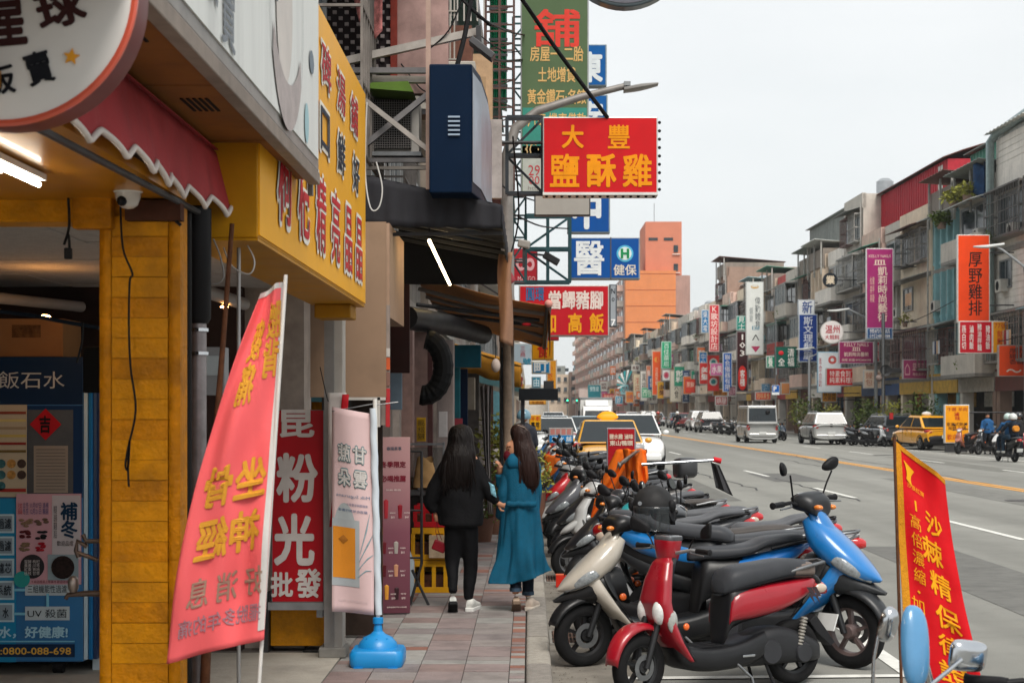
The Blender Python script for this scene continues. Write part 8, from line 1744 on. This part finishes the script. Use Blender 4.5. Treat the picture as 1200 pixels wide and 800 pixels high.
def rings(root, w, h, d):
    for k in range(3): B().disc((0, -d/2-.03, h*(.3-.27*k)), w*.34, .01, 'y', 18).done('ring_emblem', ink('#d8d4cc'), root); B().disc((0, -d/2-.04, h*(.3-.27*k)), w*.2, .01, 'y', 12).done('ring_emblem', ink(('#2a8a8a', '#3a6aa0', '#2a8a8a')[k]), root)
rsign(829, 416, 843, 458, '#d02c28', [], 'red sign with three white rings', '#b8443c', Y=151, extra=rings)
rsign(822, 363, 831, 390, '#1c72a8', [('東\n大\n電', .5, .5, .6, .86, Wt, .015)], 'small blue sign left of the tall red one', '#c8d4dc', Y=158)
rsign(819, 412, 829, 449, '#2a7cc0', [('中\n醫\n診', .5, .4, .6, .7, Wt, .015)], 'blue sign with a cream edge left of the ringed red sign', '#d8d4b8', Y=160)
rsign(803, 444, 815, 460, '#d8402c', [('茶飲', .5, .4, .75, .4, '#f0d8c0', .015)], 'orange red box sign over the far parked cars', '#c83828', Y=170)
rsign(800, 434, 808, 471, '#16305a', [('明\n德\n堂', .5, .5, .6, .85, '#c8d0e0', .015)], 'narrow dark navy sign with pale characters', '#5a6a84', Y=176)
rsign(785, 434, 799, 471, '#ded6c4', [('湘\n久\n食', .55, .5, .35, .75, '#3a3430', .015)], 'cream sign with dark handwriting over a teal base', '#b8b0a0', Y=186)
rsign(775, 400, 787, 432, '#149a6c', [('百\n佳\n藥\n局', .5, .5, .55, .86, '#d8e8dc', .015)], 'bright green sign with white characters', '#a8d0bc', Y=196)
rsign(776, 433, 788, 446, '#dcdcda', [('◉', .4, .5, .5, .6, '#b83050', .02)], 'white sign with a pink ring under the bright green sign', '#b8b8b4', Y=195)
rsign(764, 411, 775, 463, '#e8581c', [('日\n嘉\n珠\n寶', .5, .58, .3, .4, '#f0d0b8', .01), ('◐', .5, .2, .5, .12, '#e89c3c', .02)], 'tall bright orange sign before the orange tower', '#d8b8a0', Y=206)
rsign(752, 454, 765, 466, '#2aa070', [('西恆', .5, .5, .8, .7, '#e0ecdc', .02)], 'small green sign below the white one', '#8cc0a8', Y=215)
rsign(750, 434, 759, 470, '#dedad2', [('萬\n福\n店', .5, .5, .5, .8, '#2a2826', .015)], 'narrow white sign with black characters near the tower', '#a8a49c', Y=222)
rsign(757, 428, 763, 455, '#c87858', [('麵\n館', .5, .5, .5, .6, Wt, .01)], 'slim terracotta sign near the tower', '#b8a090', Y=218)
rsign(742, 438, 751, 464, '#d8c8a8', [('洋\n行', .5, .5, .5, .7, '#c04030', .01)], 'pale sign with red writing right of the shell emblem', '#b8a88c', Y=235)
rsign(733, 458, 743, 472, '#e0822c', [('小吃', .5, .5, .7, .4, '#3a4a8a', .01)], 'orange and blue square sign under the shell emblem', '#c8b8a0', Y=245)
rsign(721, 464, 730, 473, '#2a90b8', [('診', .5, .5, .6, .7, Wt, .02)], 'small light blue square sign by the truck', '#a8c8d4', Y=262)
rsign(689, 451, 704, 474, '#1a7c88', [('預售屋', .5, .2, .7, .25, '#d8e8e8', .01)], 'teal billboard with a pale figure above the truck', '#3a8a90', Y=300)
rsign(678, 455, 690, 474, '#d8c4bc', [], 'pale pink blank board left of the teal billboard', '#b8a8a4', Y=306)
rsign(706, 461, 722, 468, '#b83038', [('海鮮餐廳', .5, .5, .8, .6, '#e8c8b0', .01)], 'long dark red sign right of the truck roof', '#a83038', Y=285)
sh_ = thing('shell_sign', 'white and teal ray shaped emblem sign beside the orange tower', 'sign', P(735, 447, 250), 0, RG)
for k in range(9):
    a = R(-80+k*20+90); B().prism([(-.6, 0), (1.9*math.cos(a+.10), 1.6*math.sin(a+.10)*1.0), (2.0*math.cos(a-.10), 1.6*math.sin(a-.10))], -.1, .1).move(Matrix.Rotation(R(-90 if False else -60), 4, 'Y')).done('ray', ink('#e4eeec' if k % 2 else '#2a9aa0'), sh_)
def misc(x0, y0, x1, y1, c, s_, lab, Y, tc_='#ece8e2', name='shop_sign'): return rsign(x0, y0, x1, y1, c, [(s_, .5, .5, .78, .7, tc_, .015)] if s_ else [], lab, Y=Y, name=name)
misc(963, 458, 981, 471, '#e89a1c', '臭豆腐\n大腸麵', 'yellow sign with dark writing under the vegetarian sign', 98, '#5a2818'); misc(968, 431, 1007, 452, '#c8242c', '特素食到了\n純素料理店', 'red and white vegetarian food sign', 96)
rsign(958, 412, 986, 460, '#d4dade', [('素\n食\n自\n助', .12, .5, .12, .7, '#a84050', .01), ('◎', .62, .2, .34, .2, '#c83a30', .03)], 'white sign with a red ring behind the vegetarian sign', '#8ab0c8', Y=97.5)
misc(1012, 433, 1034, 455, '#e2cdb8', '饅頭\n包子', 'cream sign with red brown writing under the small magenta sign', 90, '#b86848'); misc(1024, 400, 1031, 424, '#b82830', '寶\n島', 'narrow red sign right of the small magenta sign', 91)
misc(885, 459, 904, 469, '#e0442c', '咖啡美食', 'red orange sign over the minivan', 126, '#f0d8a0'); misc(892, 449, 903, 459, '#2c84b4', '洗\n衣', 'small light blue sign above the red orange one', 128, '#c8dce4'); misc(915, 448, 926, 462, '#d8925a', '', 'tan blank box sign right of the parking sign', 118)
misc(838, 464, 853, 475, '#a01c28', '燒臘', 'dark red box sign left of the minivan', 150); misc(835, 455, 853, 464, '#e0962c', '早餐店', 'yellow box sign above the dark red one', 152, '#7a3018'); misc(853, 452, 863, 464, '#6a3048', '服飾', 'purple sign left of the lantern sign foot', 140, '#d0a8b0')
cl_ = ('#c8302c', '#d8a02c', '#2a6aa8', '#d8d4cc', '#2a8a6a', '#c86a9a', '#e0702c', '#4a4a50', '#8ac0c8', '#b03848'); cn = ('red', 'yellow', 'blue', 'white', 'green', 'pink', 'orange', 'dark grey', 'light blue', 'wine red'); tx_ = ('飲料', '美髮', '藥局', '眼鏡', '銀行', '水果', '牛排', '火鍋', '書店', '鞋店')
for k in range(34):
    Y = 150+k*5.2+rr.uniform(-2, 2); i = rr.randint(0, 9); h_ = rr.uniform(.8, 2.4); w_ = rr.uniform(.8, 1.8); z = rr.uniform(2.9, 5.5) if k % 3 else rr.uniform(5, 9.5)
    xx = rx(Y)-w_/2-rr.uniform(.2, 1.8); s_ = signboard('shop_sign', 'tiny distant %s sign in the far stretch, %s by distance' % (cn[i], 'number '+str(k+1) if False else ('nearer', 'middle', 'farther')[min(2, k//12)]+' part, '+on[k % 12]), (xx, Y, z), w_, h_, .2, cl_[i], [(tx_[(i+k) % 10] if w_ > h_ else '\n'.join(tx_[(i+k) % 10]), .5, .5, .75, .6, Wt if i not in (1, 3, 8) else '#5a2a20', .015)], frame='#b8b4ac', group=RG, fw=.06, res=1)
# street furniture
def pole_lamp(lab, px_head, py_head, px_end, py_end, Y, base_x):
    t = thing('street_lamp', lab, 'street lamp', (0, 0, 0), 0, 'street lamps on the right'); a, b_ = P(px_head, py_head, Y), P(px_end, py_end, Y)
    B().tube([(base_x, Y, .1), (base_x, Y, b_.z-.4), b_, (a+b_)/2+Vector((0, 0, .25)), a+Vector((.5, 0, .05))], [.11, .09, .06, .05, .04], 8).done('pole', mat('#8f9294', .5, metal=.3), t, smooth=60); B().loft([(a.x-.3, a.z, 90, .1, .03), (a.x+.2, a.z, 90, .16, .07), (a.x+.9, a.z+.1, 90, .08, .05)], n=10).move(Matrix.Translation((0, Y, 0))).done('lamp_head', mat('#d0d2d0', .4), t, smooth=50)
pole_lamp('street lamp with its head in front of the tall orange sign', 1150, 289, 1200, 312, 62, rx(62, -1.7)); pole_lamp('street lamp with its white head beside the round white sign', 976, 364, 1012, 371, 86, rx(86, -1.9)); pole_lamp('distant street lamp over the navy sign top', 938, 409, 962, 412, 104, rx(104, -2))
sp = thing('loudspeaker_pole', 'grey pole carrying a horn loudspeaker over the parked cars', 'pole', (P(1035, 0, 80).x, 80, .1)); B().tube([(0, 0, 0), (0, 0, 6.6)], .09, 8).done('pole', STEEL, sp, smooth=60); zz = P(0, 434, 80).z-.1; B().lathe([(.08, .3), (.14, .15), (.3, -.05), (.29, -.05), (.05, .2)], 14, (.1, -.1, zz), 'y').done('horn', IRON, sp, smooth=50); B().box(.1, .9, -.05, .05, zz-.1, zz+.12).done('amplifier', IRON, sp); B().ball((-.22, 0, zz-.4), .18, 8).done('lamp', mat('#8a7a74', .4), sp, smooth=60)
pk = thing('parking_sign', 'blue and white P parking sign on a pole behind the minivan', 'sign', P(909, 457, 100)); B().box(-.24, .24, 0, .04, -.3, .32).done('panel', mat('#e0e4e4', .4), pk); B().box(-.22, .22, -.006, 0, -.13, .30).done('blue_panel', ink('#1458a8'), pk); text('P', .2, .3, ink(Wt), pk, (-.04, -.012, .09), .03); B().tube([(0, .05, -3), (0, .05, 4.6)], .04, 6).done('pole', STEEL, pk)
yb_ = rsign(1107, 474, 1136, 519, '#e89a14', [('牛雜 羊肉', .5, .12, .8, .1, '#a82c1c', .02), ('滷 \n味', .5, .3, .25, .22, '#b02418', .04), ('家庭式熱炒\n海鮮 火鍋', .5, .56, .85, .2, '#5a2410', .02), ('歡迎外帶', .5, .84, .8, .14, '#b83418', .02)], 'yellow upright menu board standing by the far yellow taxi', '#d8dad8', Y=63.5, name='standing_sign', res=2)
B().box(-.45, .45, -.05, .1, -P(0, 497, 63.5).z+.02, -S(22, 63.5)).done('stand', IRON, yb_)
bs = [(1030, 497, 76, 1.0, 0), (1010, 497, 80, .8, 2), (985, 500, 84, .7, 1), (918, 492, 104, 1.1, 0), (905, 490, 108, .9, 2), (933, 492, 101, .8, 1), (1000, 488, 86, .9, 0), (951, 492, 96, .7, 2)]
for i, (x, y_, Y, q, li) in enumerate(bs):
    bush('potted_bush', '%s leafy bush at the far kerb, %s' % (('broad', 'low', 'small', 'tall', 'yellowish', 'rounded', 'dark', 'sparse')[i], ('under the loudspeaker pole', 'left of the loudspeaker pole', 'beside the silver SUV', 'right of the minivan', 'touching the minivan roof line', 'between minivan and silver SUV', 'behind the silver SUV', 'in the gap before the silver SUV')[i]), (rx(Y, -2.2+rr.uniform(-.5, .5)), Y, .13), q, 420, .2, i, LEAVES[li], hgt=.6)
# overhead cables on the right
for k in range(9):
    y0 = 60+k*14; z0 = 5.2+(k % 3)*1.7; x_ = rx(y0, -.6-(k % 2)*.5)
    cable([(x_, y0, z0), (rx(y0+9, -.9), y0+9, z0-.5), (rx(y0+18, -.7), y0+18, z0+.1)], 'sagging cable along the right facades, %s stretch from the right' % on[k], .02)
# ---- the orange tower, the pink block behind it, and the buildings that close the street
TWM = mat('#d08150', .8, var=.1, scale=.5, bump=.2, bscale=3, streak=.08); TWY = 281
tw = thing('orange_tower', 'tall plain orange tiled apartment tower closing the right row', 'building', (0, TWY, 0))
a, b_ = P(733, 317, TWY), P(792, 317, TWY); B().box(a.x, b_.x, 0, 14, 0, a.z).done('front_wall', TWM, tw)
c_, d_ = P(755, 262, TWY+8), P(797, 262, TWY+8); B().box(c_.x, d_.x, 5, 20, 0, c_.z).done('upper_block', mat('#c47a60', .8, var=.08, scale=.6), tw)
e_ = P(748, 312, TWY); B().box(e_.x-2.2, e_.x, 3, 12, a.z-1, e_.z+2.2).done('stair_head', TWM, tw)
for k in range(9): brick('expansion_joint', mat('#9a4c2c', .8), tw, ((a.x+b_.x)/2, -.01, 3+k*2.9), (b_.x-a.x, .05, .09))
for k in range(9):
    z = 4+k*3.4; brick('window', PANE, tw, (P(792, 0, TWY+4.9).x, 4.9, z), (.8, .1, 1.3)); brick('ledge', WALLS['white'], tw, (d_.x-1.0, 4.9, z-1.0), (1.4, .5, .12))
    if k in (2, 4, 5): brick('air_conditioner', ACM, tw, (d_.x-1.1, 4.7, z), (.9, .5, 1.1))
for x in (1.4, 4.2): brick('window', PANE, tw, (c_.x+x, 4.95, c_.z-3.2), (1.7, .1, .5))
B().tube([(c_.x+2, 10, c_.z), (c_.x+2, 10, c_.z+4)], .06, 5).done('lightning_rod', STEEL, tw)
pkb = thing('apartment_block', 'long pinkish apartment block with balconies receding behind the orange tower', 'building', (rx(284), 284, 0), RA)
B().box(0, 12, 0, 186, 0, 26.2).done('wall', mat('#a98a80', .85, var=.15, scale=.5, streak=.3), pkb)
for f in range(8):
    for k in range(16):
        y_ = 2+k*11.5; z = 3.6+f*2.85
        brick('balcony', WALLS['pink'] if (k+f) % 3 else WALLS['grey'], pkb, (-.55, y_+3, z+.5), (1.1, 5.2, 1.1))
        if k < 10: brick('window', PANE, pkb, (-.05, y_+3, z+1.75), (.1, 4.4, 1.2)); brick('window', PANE2, pkb, (-.05, y_+8, z+1.5), (.1, 1.4, 1.4))
        if (k*7+f*3) % 5 == 0 and k < 8: brick('air_conditioner', ACM, pkb, (-.4, y_+8, z+.4), (.7, .9, .6))
def farb(lab, x0, x1, Y, z, c, nf, nw, roof=None):
    t = thing('far_building', lab, 'building', ((x0+x1)/2, Y, 0)); w_ = x1-x0
    B().box(-w_/2, w_/2, 0, 14, 0, z).done('wall', WALLS[c], t)
    for f in range(nf):
        for k in range(nw): q_ = brick('window', PANE if (f+k) % 3 else PANE2, t, (-w_/2+w_*(k+.5)/nw, -.05, 3.6+f*3.1+1.3), (w_/nw*.5, .1, 1.2)); brick('sill', CONC, t, (-w_/2+w_*(k+.5)/nw, -.2, 3.6+f*3.1+.6), (w_/nw*.6, .4, .12))
    if roof: B().box(-w_/2+roof[0], w_/2-roof[1], 1, 9, z, z+2.6).done('rooftop_room', SHEDS[roof[2]], t); [brick('window', PANE, t, (-w_/2+roof[0]+2+k*2.4, .95, z+1.4), (1.1, .1, 1)) for k in range(3)]
    return t
farb('far tan apartment block with a pale green rooftop room closing the street', 12.2, 22.5, 470, 13.2, 'brown', 3, 5, (1.5, 1, 'blue')); farb('far beige block left of the tan one closing the street', 6.2, 12.1, 478, 12.6, 'beige', 3, 3, (1, 1, 'grey')); farb('far grey block behind the left row', -14, 6.0, 486, 9.5, 'grey', 2, 6)
for i, (y0, y1, c, z) in enumerate(((110, 150, 'grey', 13), (150.2, 205, 'beige', 14), (205.2, 270, 'brown', 12.5), (270.2, 350, 'grey', 14), (350.2, 465, 'beige', 13))):
    t = thing('row_house', 'long blurred %s row on the left, %s stretch behind the projecting signs' % (c, on[i]), 'building', (-1.7, y0, 0), 0, 'old street houses on the left side'); B().box(-9, 0, 0, y1-y0, .1, z).done('wall', WALLS[c], t)
    for f in range(3):
        for k in range(int((y1-y0)/6)): brick('window', PANE, t, (.02, 2+k*6, 4.8+f*3), (.06, 2.6, 1.3)); brick('balcony', WALLS['grey'], t, (.3, 2+k*6, 3.6+f*3), (.6, 3.6, .9))
# pedestrian crossing signals and traffic clutter far down the middle
for i, (x, y_, c) in enumerate(((676, 478, '#2a6a8a'), (665, 474, '#5a5a5a'))): t = thing('traffic_signal', 'tiny traffic signal on a far pole, the %s one' % ('right', 'left')[i], 'traffic light', P(x, 470, 250)); B().box(-.2, .2, 0, .3, -.4, .4).done('housing', IRON, t); B().disc((0, -.05, .15), .12, .05, 'y', 10).done('lens', glow('#30e090', 3), t); B().tube([(0, .1, -4.8), (0, .1, .4)], .07, 5).done('pole', STEEL, t)

# thin street air: far things lose a little contrast
hz = B().box(-310, 410, -70, 910, -1.7, 39).done('haze', bpy.data.materials.new('material')); hz['kind'] = 'stuff'; hm_ = hz.data.materials[0]; hm_.use_nodes = True; hm_.node_tree.nodes.clear()
vo = hm_.node_tree.nodes.new('ShaderNodeOutputMaterial'); vp_ = hm_.node_tree.nodes.new('ShaderNodeVolumePrincipled'); vp_.inputs['Density'].default_value = .00025; vp_.inputs['Color'].default_value = (.9, .93, .95, 1); hm_.node_tree.links.new(vp_.outputs['Volume'], vo.inputs['Volume'])
